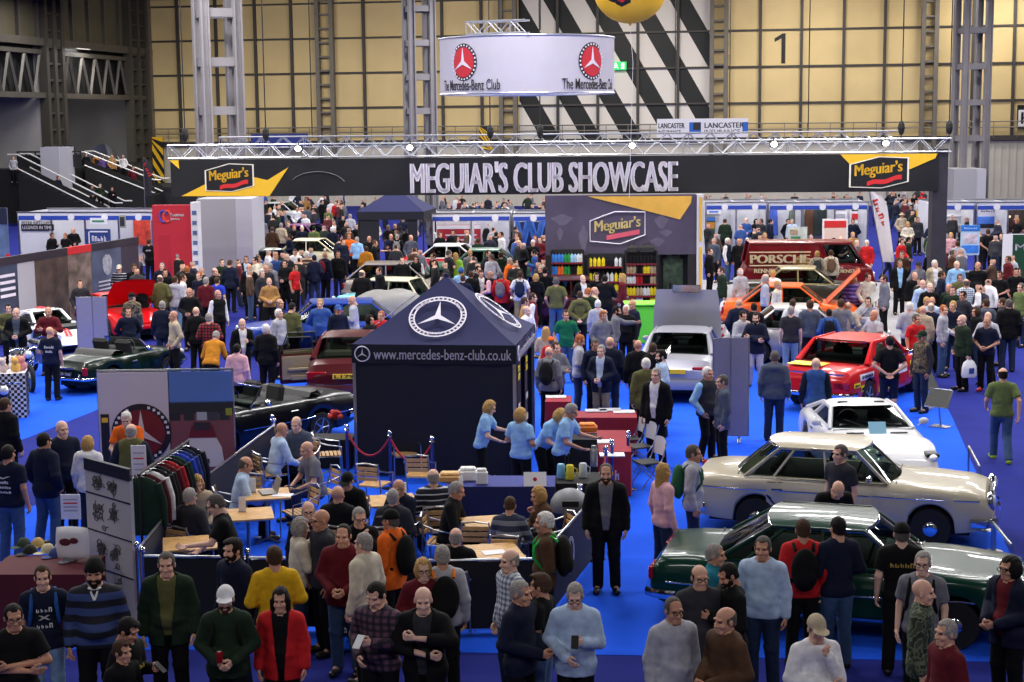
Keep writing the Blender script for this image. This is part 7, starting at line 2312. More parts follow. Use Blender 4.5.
# ------------------------------------------------------------------ SHOW WALL WITH PRODUCT RACKS
SW = Frame((0, 53.2), R(-1.5))
sx0, sz1 = SW.pix(545, 196); sx1, _ = SW.pix(697, 196); cx = (sx0 + sx1) / 2
show = thing('show_wall', 'tall purple-grey show wall with outlined script logo and yellow flash', 'wall display', SW.O, SW.rz)
M_SHOW = mat((74, 66, 88), .6, 0, .22, .9, name='purple_grey_print'); M_DARKP = mat((22, 20, 26), .7, 0, .1)
zmid = SW.pix(620, 255)[1]
b = MB(); b.box((cx, .3, (sz1 + zmid) / 2), (sx1 - sx0, .5, sz1 - zmid)); b.build('upper_panel', M_SHOW, show)
dx0, dz1 = SW.pix(660, 258); dx1, _ = SW.pix(688, 258)
b = MB(); b.box(((sx0 + dx0) / 2, .3, zmid / 2), (dx0 - sx0, .5, zmid)); b.box(((dx1 + sx1) / 2, .3, zmid / 2), (sx1 - dx1, .5, zmid)); b.box(((dx0 + dx1) / 2, .5, zmid / 2), (dx1 - dx0, .1, zmid)); b.build('lower_panel', M_DARKP, show)
b = MB(); b.prism([SW.pix(*p) for p in ((588, 196.5), (692, 196), (691, 203), (680, 219.5), (635, 208), (610, 202))], .03, .045); b.build('yellow_flash', mat((228, 176, 72), .6, 0, .08, 2), show)
b = MB(); x0, z0, x1, z1 = SW.rect(590, 212, 645, 244)
H6 = [(x0, z0 + .1), (x0 + .55 * (x1 - x0), z0), (x1, z0 + .3), (x1, z1 - .02), (x0 + .45 * (x1 - x0), z1), (x0, z1 - .3)]
b.tube([(x, .035, z) for x, z in H6], .022, 4, closed=True); b.build('logo_outline', M_LETTER, show)
letters('Meguiar’s', show, mat((232, 210, 140), .5), ((x0 + x1) / 2, .03, (z0 + z1) / 2 + .08), (x1 - x0) * .84, (z1 - z0) * .45, bold=.03, rise=.12, name='logo_script')
b = MB()
for i in range(10):
 xa, xb = x0 + (x1 - x0) * (.30 + .06 * i), x0 + (x1 - x0) * (.30 + .06 * (i + 1)); za = z0 + (z1 - z0) * (.20 + .018 * i); b.quad((xa, .02, za - .08), (xb, .02, za - .06), (xb, .02, za + .1), (xa, .02, za + .08))
b.build('logo_ribbon', mat((214, 90, 110), .5), show)
for px0, py0, px1, py1 in ((552, 215, 572, 225), (557, 228, 563, 240), (579, 227, 588, 251), (655, 216, 668, 228), (660, 230, 672, 236), (651, 238, 664, 246)):
 q = SW.rect(px0, py0, px1, py1); b = MB(); n_ = 14
 b.prism([((q[0] + q[2]) / 2 + (q[2] - q[0]) / 2 * math.cos(t) * (1 + .25 * math.sin(3 * t)), (q[1] + q[3]) / 2 + (q[3] - q[1]) / 2 * math.sin(t) * (1 + .2 * math.cos(4 * t))) for t in np.linspace(0, 2 * math.pi, n_ + 1)[:-1]], .042, .048); b.build('faded_print', mat((98, 90, 112), .6, 0, .15, 3), show)
b = MB(); x2, _ = SW.pix(703.5, 196); b.box(((sx1 + x2) / 2, .3, sz1 / 2), (x2 - sx1, .6, sz1)); b.build('side_return', mat((206, 204, 212), .6, 0, .04), show)
b = MB()
for z0_, z1_ in ((.3, sz1 * .55), (sz1 * .6, sz1 * .98)): b.box(((sx1 + x2) / 2 + .02, -.01, (z0_ + z1_) / 2), ((x2 - sx1) * .4, .02, z1_ - z0_))
b.build('yellow_strip', mat((220, 176, 60), .6, 0, .1), show)
b = MB()
for k in range(7): b.box((lerp(dx0, dx1, .2 + .1 * k), .42, 1.2 + .1 * (k % 3)), (.10, .05, 1.0 + .2 * (k % 2)))
b.build('hanging_stock', mat((60, 80, 60), .6, 0, .6, 6), show)
# racks and everything on them
M_RACK = mat((120, 30, 44), .5, .2, .05, name='dark_red_shelf'); BC = {'blue': (60, 120, 200), 'white': (216, 220, 224), 'green': (40, 140, 70), 'orange': (226, 110, 50), 'yellow': (226, 206, 40), 'black': (26, 24, 28), 'red': (170, 34, 46), 'pale blue': (150, 190, 220), 'tan': (180, 160, 130)}
b = MB(); b.lathe([(.001, 0), (.045, .004), (.048, .02), (.048, .17), (.035, .20), (.016, .215), (.016, .235)], n=9); BOT = b.mesh('bottle', M_CLOTH, 50)
b = MB(); b.lathe([(.018, .235), (.018, .262), (.014, .266)], n=8); b.box((0, -.03, .262), (.02, .05, .016)); BCAP = b.mesh('trigger_cap', mat((24, 24, 26), .4))
def stock(px0, px1, pys, cols, rname, bottles=10):
 x0, zt_ = SW.pix(px0, pys[0]); x1, _ = SW.pix(px1, pys[0])
 r_ = thing('shelf_rack', rname, 'rack', SW.O + SW.u * ((x0 + x1) / 2) + SW.n * .35, SW.rz)
 w_ = x1 - x0; zs = [SW.pix((px0 + px1) / 2, p)[1] for p in pys]
 for sx in (-1, 1): b = MB(); b.box((sx * w_ / 2, 0, (zs[0] + .4) / 2), (.05, .4, zs[0] + .4)); b.build('upright', M_DARKP, r_)
 b = MB(); b.box((0, .2, (zs[0] + .4) / 2), (w_, .03, zs[0] + .4)); b.build('back_panel', M_DARKP, r_)
 for z, row, wd in zip(zs, cols, ('top', 'second', 'third', 'fourth', 'bottom')):
  b = MB(); b.box((0, 0, z - .03), (w_, .42, .05)); b.build('shelf', M_RACK, r_)
  for i in range(bottles):
   cn = row[int(i * len(row) / bottles)]
   o = put(BOT, 'bottle'); o.color = rgba(BC[cn]); put(BCAP, 'trigger_cap', o); s_ = 1.25 if z > zs[-1] else 1.5
   p = SW.O + SW.u * ((x0 + x1) / 2 + w_ * ((i + .5) / bottles - .5)) + SW.n * .45; o.location = (p.x, p.y, z - .003); o.rotation_euler = (0, 0, SW.rz); o.scale = (s_, s_, s_)
   tag(o, '%s product bottle on the %s shelf of %s' % (cn, wd, rname.split(' holding')[0].replace('dark red ', 'the ')), 'bottle', 'bottles on the product racks')
stock(551, 583, (261, 273, 285, 297), (['blue', 'blue', 'green', 'pale blue', 'white'], ['blue', 'orange', 'green', 'black', 'yellow'], ['green', 'blue', 'black', 'green'], ['blue', 'red', 'black']), 'dark red left rack holding blue bottles')
stock(588, 622, (265, 280, 292), (['yellow', 'yellow', 'black', 'white'], ['yellow', 'black', 'white', 'yellow'], ['yellow', 'black', 'yellow']), 'middle rack holding yellow stock', 8)
stock(625, 656, (262, 272, 282, 294, 305), (['black', 'black'], ['tan', 'black', 'yellow', 'tan'], ['white', 'red', 'black', 'tan'], ['yellow', 'tan', 'white', 'yellow'], ['tan', 'white', 'black', 'yellow']), 'dark red right rack holding tan and black bottles', 9)
for px, lab in ((632, 'square dark holdall on top of the right rack'), (646, 'wide dark holdall with yellow piping on the right rack')):
 x, z = SW.pix(px, 256); t = thing('holdall', lab, 'bag', SW.O + SW.u * x + SW.n * .40 + Vector((0, 0, SW.pix(640, 262)[1] + .32)), SW.rz)
 b = MB(); b.rbox((0, 0, .13), (.5 if px == 646 else .34, .3, .25), .05); b.build('bag', mat((40, 40, 36), .7), t, 40); b = MB(); b.tube([(-.12, 0, .25), (-.08, 0, .33), (.08, 0, .33), (.12, 0, .25)], .012, 5); b.build('handle', BLACK, t)
# lime green counter before the racks
p0, p1 = gp(629, 345), gp(660, 345); t = thing('display_counter', 'bright lime green counter before the product racks', 'counter', (p0 + p1) / 2 + Vector((.2, .6, 0)), 0)
b = MB(); b.rbox((0, 0, .55), ((p1 - p0).length + .5, .8, 1.1), .04); b.build('front', mat((96, 206, 40), .5, 0, .05), t); b = MB(); b.rbox((0, 0, 1.13), ((p1 - p0).length + .6, .9, .06), .02); b.build('top', mat((140, 230, 70), .4), t)
# ------------------------------------------------------------------ SHELL-SCHEME STALLS
M_STW = mat((206, 206, 214), .6, 0, .04, 1.5, name='white_stall_panel'); M_FASC = mat((40, 70, 170), .5, 0, .04, name='blue_fascia')
def stall(px0, px1, ptop, Y, depth, label, rz=0.0, bays=3, fasc=M_FASC, wall=M_STW, sign=True, words=None):
 fr = Frame((0, Y), rz); x0, zt_ = fr.pix(px0, ptop); x1, _ = fr.pix(px1, ptop); w_ = x1 - x0
 zt_ = fr.pix((px0 + px1) / 2, ptop)[1]
 t = thing('exhibition_stall', label, 'stall', fr.O + fr.u * ((x0 + x1) / 2), rz)
 b = MB(); b.box((0, depth, zt_ / 2), (w_, .06, zt_)); b.build('back_wall', wall, t)
 for i in range(bays + 1):
  x = -w_ / 2 + w_ * i / bays
  b = MB(); b.box((x, depth / 2, zt_ / 2), (.05, depth, zt_)); b.build('side_wall', wall, t) if i in (0, bays) else (b.build('divider', wall, t) if px0 > 100 else None)
  b = MB(); b.box((x, 0, zt_ / 2), (.07, .07, zt_)); b.build('post', STEEL, t)
 b = MB(); b.box((0, -.02, zt_ - .16), (w_, .05, .30)); b.build('fascia', M_STW, t)
 b = MB(); b.box((0, -.06, zt_ - .20), (w_ * .985, .04, .17)); b.build('fascia_strip', fasc, t)
 b = MB(); b.box((0, 0, zt_ + .03), (w_ + .1, .12, .06)); b.build('front_rail', STEEL, t); b = MB(); b.box((0, depth, zt_ + .03), (w_ + .1, .12, .06)); b.build('back_rail', STEEL, t)
 for i in range(bays):
  x = -w_ / 2 + w_ * (i + .62) / bays
  b = MB(); b.prism([(x + .15 * math.cos(k), zt_ - .18 + .15 * math.sin(k)) for k in np.linspace(0, 6.283, 15)[:-1]], -.11, -.09); b.build('number_disc', WHITE, t)
 t['zt'] = zt_; return t, fr, x0, x1, zt_
def board(fr, rect, m, label, cat='poster', dy=0.0, name='poster', words=()):
 x0, z0, x1, z1 = fr.rect(*rect); z0 = max(.02, z0)
 t = thing(name, label, cat, fr.O + fr.u * ((x0 + x1) / 2) + fr.n * -dy, fr.rz)
 b = MB(); b.box((0, 0, (z0 + z1) / 2), (x1 - x0, .05, z1 - z0)); b.build('board', m, t)
 if z0 > .05 and name not in ('poster', 'hanging_sign'):
  for sx in (-1, 1): b = MB(); b.box((sx * (x1 - x0) * .42, 0, z0 / 2), (.05, .05, z0)); b.build('leg', STEEL, t)
 for (s_, u, v, w_, h_, mm) in words:
  zz = z0 + (z1 - z0) * v; xx = (x1 - x0) * (u - .5)
  if s_ is None: b = MB(); b.box((xx, -.035, zz), ((x1 - x0) * w_, .02, (z1 - z0) * h_)); b.build('print', mm, t)
  else: letters(s_, t, mm, (xx, -.04, zz), (x1 - x0) * w_, (z1 - z0) * h_, bold=.01)
 return t
BL = mat((70, 120, 214), .5, 0, .25, 1.2); RDB = mat((176, 36, 48), .5, 0, .04, name='red_board'); DGY = mat((40, 40, 48), .6, 0, .3, 1.5, name='dark_print'); NVB = mat((24, 30, 56), .5, 0, .1)
st = stall(432, 510, 214, 70.5, 2.6, 'blue and white stall with a red information panel', R(-2), 2)
board(Frame((0, 72.4), R(-2)), (437, 225, 481, 262), RDB, 'red information panel with white text lines in the blue and white stall', dy=0, words=[(None, .5, .94, 1, .1, WHITE)] + [(None, .55, .72 - .13 * k, .72, .04, M_LETTER) for k in range(5)])
st = stall(513, 546, 214, 70.5, 2.4, 'stall with big blue letters beside the show wall', R(-2), 1)
tb = board(Frame((0, 72.7), R(-2)), (513, 222, 546, 262), mat((24, 40, 90), .5), 'dark blue backdrop with giant light blue letter shapes')
letters('W', tb, BL, (0, -.06, 1.25), 1.6, 1.5, bold=.06, thick=.02)
st = stall(706, 766.5, 203, 75, 2.8, 'white stall where people sit high behind a counter', R(-3), 2)
st = stall(769, 868, 203, 75, 2.8, 'clothing stall with hanging garments under a blue fascia', R(-3), 3)
st = stall(930, 974.5, 203, 75, 2.8, 'white shelf stall at the far side of the aisle', R(-4), 1)
st = stall(977, 1040, 203, 75, 2.8, 'stall with a lit photo wall behind the black counter', R(-4), 2)
F70 = Frame((0, 77.66), R(-3)); F72 = Frame((0, 77.5), R(-3))
board(F70, (703, 206, 721, 214), WHITE, 'white header card in the white stall', words=[(None, .6, .3, .5, .2, BL)]); board(F70, (704, 217, 715, 238), mat((30, 100, 80), .5), 'blue orange and green poster in the white stall', words=[(None, .5, .9, 1, .16, BL), (None, .5, .6, .9, .3, mat((226, 150, 50), .5))])
for px, c3, w_ in ((773, (70, 100, 200), 'blue'), (793, (96, 104, 98), 'grey-green'), (800, (104, 112, 110), 'pale grey'), (809, (96, 60, 40), 'brown'), (817, (40, 50, 50), 'black'), (823, (30, 40, 44), 'dark slate'), (827, (36, 52, 50), 'dark teal')):
 x, z = F72.pix(px, 208); t = thing('hanging_coat', '%s coat hanging on the back wall of the clothing stall' % w_, 'coat', F72.O + F72.u * x + F72.n * .12, F72.rz)
 b = MB(); b.grid([[(w * math.cos(k) , .10 * math.sin(k), zz) for k in np.linspace(0, 6.283, 15)[:-1]] for w, zz in ((.04, z), (.20, z - .10), (.22, z - .5), (.25, z - 1.3))], closed=True); b.build('coat', mat(c3, .8, 0, .15, 6), t, 60); b = MB(); b.tube([(0, 0, z - .02), (0, 0, z + .08), (.04, .05, z + .11)], .01, 4); b.build('hook', STEEL, t)
board(F70, (832, 207, 847, 222), WHITE, 'white poster with a grey car print in the clothing stall', words=[(None, .5, .85, .8, .12, M_NAVYP), (None, .5, .4, .7, .3, LGREY)])
board(F70, (850, 207, 866, 234), WHITE, 'white poster with red print beside the feather flag', words=[(None, .5, .9, .8, .08, M_NAVYP), (None, .5, .65, .8, .22, M_REDP), (None, .5, .3, .7, .2, LGREY)])
board(Frame((0, 63), R(-3)), (822.5, 219, 847.5, 245), WHITE, 'white framed board with a red and cream panel above the van', 'display board', 0, 'display_board', [(None, .5, .80, .86, .26, M_REDP), (None, .5, .36, .86, .60, mat((226, 200, 190), .5))])
board(Frame((0, 63.5), R(-3)), (788, 227, 807, 244), mat((190, 196, 190), .4, 0, .3, 3), 'glass-fronted cabinet of small goods behind the van', 'cabinet', 0, 'display_cabinet', [(None, .3, .7, .4, .3, mat((150, 130, 110), .5, 0, .4, 8)), (None, .4, .3, .5, .3, mat((60, 130, 90), .5, 0, .4, 8))])
board(Frame((0, 77.6), R(-4)), (976, 207, 999, 234), mat((196, 196, 214), .5), 'pale poster with dark heading and blue car picture', words=[('~6', .5, .86, .6, .08, M_NAVYP), (None, .5, .5, .9, .3, BL), (None, .5, .3, .9, .16, M_NAVYP)])
board(Frame((0, 77.6), R(-4)), (1000, 210, 1026, 232), mat((60, 46, 40), .5, 0, .6, 4, emit=.0), 'dark photo wall with warm lights at the far stall', words=[(None, .25, .7, .3, .1, mat((240, 220, 180), .5, 0, 0, 1, 0, .8))])
board(Frame((0, 61), R(-4)), (961, 225, 979, 255), mat((190, 214, 236), .4), 'upright blue and white display sign above the black counter', 'sign', 0, 'display_sign', [(None, .5, .90, 1, .2, mat((30, 120, 214), .4, 0, 0)), (None, .5, .2, .9, .26, mat((60, 130, 226), .4, 0, .2, 6)), (None, .5, .55, .7, .3, mat((214, 200, 214), .4, 0, .4, 8)), ('~8', .5, .90, .7, .06, WHITE)])
board(Frame((0, 56.5), R(-4)), (1003, 234, 1036, 300), WHITE, 'white board with a green panel at the edge of the aisle', 'display board', 0, 'display_board', [(None, .62, .60, .68, .78, mat((20, 66, 40), .5, 0, .05)), ('M', .5, .80, .3, .1, M_LETTER)])
for z_, k in ((1.6, 0), (2.05, 1), (1.15, 2)):
 x0, x1 = F72.pix(942, 220)[0], F72.pix(971, 220)[0]; t = thing('wall_shelf', 'pale wall shelf of small models in the white shelf stall, %s one' % ('middle', 'upper', 'lower')[k], 'shelf', F72.O + F72.u * ((x0 + x1) / 2), F72.rz)
 b = MB(); b.box((0, 0, z_), (x1 - x0, .35, .04)); b.build('board', M_STW, t)
 for i in range(6): b = MB(); b.rbox((lerp(-.5, .5, i / 5) * (x1 - x0) * .85, 0, z_ + .09), (.12, .1, .14), .02); b.build('model', mat([(150, 150, 156), (120, 90, 80), (90, 96, 110)][i % 3], .5), t)
p0, p1 = gp(964, 303), gp(1000, 303); t = thing('black_counter', 'low black counter with white lettering in the right crowd', 'counter', (p0 + p1) / 2 + Vector((0, .5, 0)), 0)
b = MB(); b.rbox((0, 0, .5), ((p1 - p0).length, .7, 1.0), .03); b.build('front', BLACK, t); b = MB(); b.rbox((0, 0, 1.02), ((p1 - p0).length + .1, .8, .05), .02); b.build('top', mat((30, 32, 34), .3), t); letters('~6', t, M_LETTER, (-.3, -.37, .75), .6, .12, bold=.02)
# white feather flag and small dark one
def feather(px, py0, py1, Y, col, label, lean, wd=.85, txt=None, tc=None):
 fr = Frame((0, Y), 0); x0, zt_ = fr.pix(px, py0); _, zb_ = fr.pix(px, py1); t = thing('feather_flag', label, 'flag', (x0, Y, 0))
 b = MB(); rows = []; n_ = 14
 for i in range(n_ + 1):
  v = i / n_; z = lerp(max(zb_, .3), zt_, v); wv = wd * (1 - .25 * (1 - v)) * (1 if v < .75 else math.sqrt(max(0, 1 - ((v - .75) / .26) ** 2))); xx = lean * v * (zt_) * -1
  rows.append([(xx + q * wv, .03 * math.sin(6 * q + 3 * v), z) for q in np.linspace(0, 1, 6)])
 b.grid(rows); b.build('sail', mat(col, .7, 0, .05, 2), t, 60)
 b = MB(); b.tube([(0, 0, 0)] + [r_[0] for r_ in rows] + [rows[-1][3]], .022, 5); b.build('pole', STEEL, t)
 b = MB(); b.lathe([(.25, 0), (.25, .03), (.04, .06), (.03, .15)], n=12); b.build('base', BLACK, t)
 if txt: letters(txt, t, tc, None, (zt_ - zb_) * .42, wd * .36, bold=.03, mtx=Matrix.Translation((-lean * zt_ * .72 + wd * .42, -.05, lerp(zb_, zt_, .70))) @ Matrix.Rotation(R(68), 4, 'Y'), name='flag_lettering')
feather(884, 191, 262, 62, (214, 210, 216), 'leaning white feather flag with red lettering by the maroon van', .16, .62, '~4', M_REDP)
feather(143, 158, 196, 96, (32, 28, 36), 'dark feather flag beside the far staircase', .0, .55, '~3', M_REDP)
feather(70, 144, 170, 108, (30, 26, 34), 'dark flag at the top of the far staircase', .1, .8)
# far navy gazebo
p0, p1 = at(361, 212, 69), at(429, 212, 69); gw = (p1 - p0).length; t = thing('gazebo', 'navy gazebo in the distance behind the crowd', 'gazebo', ((p0.x + p1.x) / 2, 69 + gw / 2, 0), R(-8)); h2 = gw / 2
for k in range(4):
 m = Matrix.Rotation(k * math.pi / 2, 4, 'Z'); b = MB(); b.grid([[m @ Vector((u * h2 * (1 - v * .97), -h2 * (1 - v * .97), p0.z + .95 * v)) for u in np.linspace(-1, 1, 5)] for v in np.linspace(0, 1, 5)]); b.build('roof_panel', M_TENT, t)
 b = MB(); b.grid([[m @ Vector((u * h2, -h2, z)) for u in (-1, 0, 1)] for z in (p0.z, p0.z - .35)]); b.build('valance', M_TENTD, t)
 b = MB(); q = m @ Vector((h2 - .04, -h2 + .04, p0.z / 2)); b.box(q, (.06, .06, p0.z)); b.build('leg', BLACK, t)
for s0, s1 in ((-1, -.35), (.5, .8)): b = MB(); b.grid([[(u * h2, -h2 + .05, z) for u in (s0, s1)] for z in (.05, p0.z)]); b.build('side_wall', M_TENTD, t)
# domed tent and banner up on the concourse
p = at(103, 168, 113); t = thing('dome_tent', 'grey and white domed tent up on the concourse', 'tent', (p.x, 113.5, ZP)); b = MB(); rw = 16 / 1600 * 113
for a0, a1, mm in ((0, .55, mat((120, 126, 150), .6)), (.55, 1, WHITE)):
 b = MB(); b.grid([[(-rw * math.cos(math.pi * u), -rw * .7 * math.sin(math.pi * v) * 1.0 + rw * .35, 1.45 * math.sin(math.pi * u) * math.sin(math.pi * (.15 + .7 * v))) for v in np.linspace(0, 1, 9)] for u in np.linspace(a0, a1, 10)]); b.build('canopy', mm, t, 60)
for px, w_ in ((20, 18), (5, 8)):
 fr = Frame((0, 111), 0); board(fr, (px - 8, 141, px + w_ - 8, 166), [WHITE, mat((40, 60, 120), .5)][px == 5], ('white poster stand up on the concourse', 'blue lettered banner up on the concourse')[px == 5], 'banner', 0, 'concourse_banner', [(None, .5, .5, .6, .4, mat((170, 120, 110), .5, 0, .3))] if px == 20 else [('~2', .5, .5, .8, .2, WHITE)])
p = at(20, 146, 111.5); t = thing('pop_up_canopy', 'pale peaked canopy up on the concourse', 'canopy', (p.x, 112.5, 0)); b = MB()
for k in range(4): m = Matrix.Rotation(k * math.pi / 2, 4, 'Z'); b.poly([m @ Vector((-1, -1, p.z - .5)), m @ Vector((1, -1, p.z - .5)), m @ Vector((0, 0, p.z))])
b.build('roof', mat((206, 190, 186), .6), t); b = MB()
for sx in (-1, 1):
 for sy in (-1, 1): b.box((sx * .97, sy * .97, (p.z - .5 + ZP) / 2), (.05, .05, p.z - .5 - ZP))
b.build('frame', STEEL, t)
# ------------------------------------------------------------------ LEFT HAND DISPLAYS
st, fr, x0, x1, zt_ = stall(18, 152, 213, 66.5, 3.0, 'long white stall with lettered board at the left', R(-9), 4)
c = fr.rect(20, 221, 57, 229); letters('PETER RATCLIFFE', st, M_NAVYP, ((c[0] + c[2]) / 2 - (x0 + x1) / 2, -.14, zt_ - .42), 1.4, .13, bold=.01)
b = MB(); b.box(((c[0] + c[2]) / 2 - (x0 + x1) / 2, -.10, zt_ - .62), (1.5, .04, .27)); b.build('name_board', BLACK, st); letters('LEGENDS IN TIME', st, M_LETTER, ((c[0] + c[2]) / 2 - (x0 + x1) / 2, -.14, zt_ - .62), 1.35, .15, bold=.015)
b = MB(); b.box(((c[0] + c[2]) / 2 - (x0 + x1) / 2 - .15, -.03, (zt_ - .3) / 2), (1.3, .05, zt_ - .3)); b.build('front_panel', M_STW, st)
F64 = Frame((0, 66.2), R(-9))
board(F64, (85, 229, 111, 246), mat((40, 60, 120), .5, 0, .4, 2), 'blue banner with a white outlined logo in the left stall', name='hanging_sign', words=[('~5', .55, .45, .6, .34, M_LETTER), (None, .55, .85, .7, .08, M_LETTER), (None, .16, .5, .04, .7, M_LETTER)]); board(F64, (90, 218, 107, 224), WHITE, 'small white header sign in the left stall', name='hanging_sign', words=[(None, .5, .5, .7, .3, mat((60, 140, 100), .5))])
board(Frame((0, 69.2), R(-9)), (133, 216, 151, 245), mat((214, 70, 50), .5, 0, .5, 3), 'red and orange poster wall left of the red exhibitor wall'); board(F64, (119, 215, 126, 228), mat((150, 156, 140), .5, 0, .2), 'framed picture hanging in the left stall', words=[(None, .5, .5, .7, .7, DGY)])
# red exhibitor wall
FR_ = Frame((0, 57), R(-4)); x0, z0, x1, z1 = FR_.rect(153, 205, 195, 280); t = thing('exhibitor_wall', 'tall red exhibitor wall with a small white and blue logo', 'wall display', FR_.O + FR_.u * ((x0 + x1) / 2), FR_.rz); w_ = x1 - x0
b = MB(); b.box((0, 0, z1 / 2), (w_, .3, z1)); b.build('panel', mat((190, 34, 52), .55, 0, .03, 1, name='red_exhibitor_wall'), t)
b = MB(); b.box((-w_ * .22, -.155, z1 * .36), (w_ * .30, .01, z1 * .66)); b.build('door', mat((180, 30, 48), .55), t); b = MB(); b.tube([(-w_ * .10, -.18, z1 * .33), (-w_ * .10, -.18, z1 * .40)], .015, 5); b.build('handle', STEEL, t)
for s_, dx, zz, wd in (('Footman', .14, .90, .34), ('James', .08, .855, .24)): letters(s_, t, WHITE, (w_ * dx, -.17, z1 * zz), w_ * wd, .12, bold=.015)
for dx, c3 in ((-.22, (50, 80, 190)), (-.12, (230, 90, 60))): b = MB(); b.tube([(w_ * dx + .13 * math.cos(k), -.17, z1 * .885 + .2 * math.sin(k)) for k in np.linspace(.3, 5.4, 16)], .035, 5); b.build('logo', mat(c3, .5), t)
b = MB(); b.box((w_ / 2 + .12, 0, z1 / 2 + .05), (.24, .5, z1 + .1)); b.build('end_return', WHITE, t)
b = MB()
for k in range(9): b.box((w_ / 2 + .13, -.26, .3 + k * .36), (.16, .02, .14))
b.build('end_print', mat((90, 110, 160), .6), t)
# long angled wall of photo panels
pa, pb = gp(-6, 259, 2.45), gp(137, 237, 2.45); rzp2 = math.atan2((pb - pa).y, (pb - pa).x); ln = (Vector((pb.x, pb.y, 0)) - Vector((pa.x, pa.y, 0))).length
for i, (u0, u1, mm, lab, extra) in enumerate(((0, .13, mat((50, 60, 84), .5, 0, .5, 1.2), 'blue-grey photo panel at the near end of the display wall', 'text'), (.13, .24, mat((176, 176, 186), .5, 0, .05), 'pale panel in the display wall beside the dark text panel', ''), (.24, .46, mat((74, 62, 56), .5, 0, .7, 1.6), 'dark brown photo panel in the middle of the display wall', ''), (.46, .63, mat((120, 104, 96), .5, 0, .7, 2.2), 'red-topped photo panel in the display wall', 'red'), (.63, .86, mat((84, 92, 118), .5, 0, .3, 1.2), 'blue-grey panel with a white crest in the display wall', 'crest'), (.86, 1, mat((58, 52, 64), .5, 0, .1), 'plain dark purple end panel of the display wall', ''))):
 x0, x1 = u0 * ln, u1 * ln; t = thing('display_wall', lab, 'panel', (pa.x, pa.y, 0), rzp2); xm = (x0 + x1) / 2
 b = MB(); b.box((xm, 0, 1.12), (x1 - x0 - .02, .08, 2.2)); b.build('panel', mm, t); b = MB(); b.box((xm, -.01, 2.34), (x1 - x0, .10, .24)); b.build('header', M_REDP if extra == 'red' else mat((44, 38, 50), .5), t)
 if extra == 'text':
  for k in range(4): b = MB(); b.box((xm, -.05, 1.9 - .2 * k), ((x1 - x0) * .7, .01, .09)); b.build('text_line', M_LETTER, t)
 if extra == 'crest':
  b = MB(); b.prism([(xm + .32 * math.cos(k), 1.75 + .36 * math.sin(k) * (1.15 if math.sin(k) < 0 else .8)) for k in np.linspace(0, 6.283, 17)[:-1]], -.06, -.045); b.build('crest', mat((170, 172, 186), .5, 0, .4, 8), t)
  for k in range(6): b = MB(); b.box((xm, -.05, 1.15 - .13 * k), ((x1 - x0) * .6, .01, .05)); b.build('text_line', M_LETTER, t)
board(Frame((0, 50), R(-6)), (-14, 208, 14, 340), mat((90, 110, 150), .5, 0, .5, 1.5), 'tall blue and white banner at the far left edge', 'banner', 0, 'tall_banner', [(None, .5, .93, 1, .14, NVB), (None, .95, .35, .2, .5, M_REDP)])
def folding_boards(px0, px1, py0, py1, label, pole=True):
 p0, p1 = gp(px0, py1), gp(px1, py1); fr = Frame((0, (p0.y + p1.y) / 2), 0); x0, zt_ = fr.pix(px0, py0); x1, _ = fr.pix(px1, py0)
 t = thing('display_boards', label, 'display board', ((x0 + x1) / 2, fr.O.y, 0)); w_ = x1 - x0; mm = mat((134, 130, 150), .8, 0, .04, 12, name='grey_felt_board')
 for sx, rz in ((-1, .18), (1, -.18)):
  b = MB(); b.rbox((0, 0, (zt_ + .12) / 2), (w_ / 2 - .01, .04, zt_ - .12), .01); o = b.build('panel', mm, t, loc=(sx * w_ / 4, 0, 0), rz=rz)
  b = MB(); b.tube([(-w_ / 4, 0, .12), (w_ / 4, 0, .12), (w_ / 4, 0, zt_), (-w_ / 4, 0, zt_)], .016, 5, closed=True); b.build('edge_trim', STEEL, o)
  b = MB(); b.box((0, 0, .02), (.06, .5, .04)); b.box((0, 0, .08), (.04, .04, .12)); b.build('foot', STEEL, o)
folding_boards(76, 107, 297, 357, 'pair of grey felt boards before the bright red coupe'); folding_boards(713, 749, 338, 442, 'pair of tall grey felt boards beside the silver saloon'); folding_boards(352, 370, 328, 362, 'pair of small pale grey boards behind the navy tent')
# ------------------------------------------------------------------ CAFE: chairs, tables, ropes, low banners
M_SLAT = mat((206, 160, 98), .5, 0, .15, 9, name='pale_wood_slats'); M_ROPE = mat((170, 20, 52), .7, 0, .1, name='crimson_rope'); M_CLOTHN = mat((22, 28, 84), .85, 0, .08, 3, name='navy_table_cloth'); M_CLOTHK = mat((12, 12, 14), .85, 0, .1); M_CLOTHR = mat((150, 26, 46), .8, 0, .08, 3, name='crimson_table_cloth')
def chair_proto():
 t = thing('cafe_chair', '', 'chair')
 for sx in (-1, 1):
  b = MB(); b.tube([(sx * .25, -.22, 0), (sx * .25, -.20, .62), (sx * .26, .05, .66), (sx * .22, .24, .72)], .013, 6); b.build('front_leg', STEEL, t)
  b = MB(); b.tube([(sx * .22, .26, 0), (sx * .20, .20, .45), (sx * .20, .25, .66), (sx * .19, .27, .84)], .013, 6); b.build('rear_leg', STEEL, t)
 b = MB(); b.tube([(-.22, .24, .70), (-.19, .28, .82), (0, .31, .85), (.19, .28, .82), (.22, .24, .70)], .013, 6); b.tube([(-.22, -.2, .43), (.22, -.2, .43), (.2, .2, .43), (-.2, .2, .43)], .011, 6, closed=True); b.build('frame', STEEL, t)
 b = MB()
 for k in range(6): b.box((0, -.18 + k * .072, .45), (.42, .055, .014))
 b.build('seat', M_SLAT, t)
 b = MB()
 for k in range(3): b.box((0, .255 + .012 * k, .58 + k * .085), (.36, .012, .06))
 b.build('backrest', M_SLAT, t)
 return t
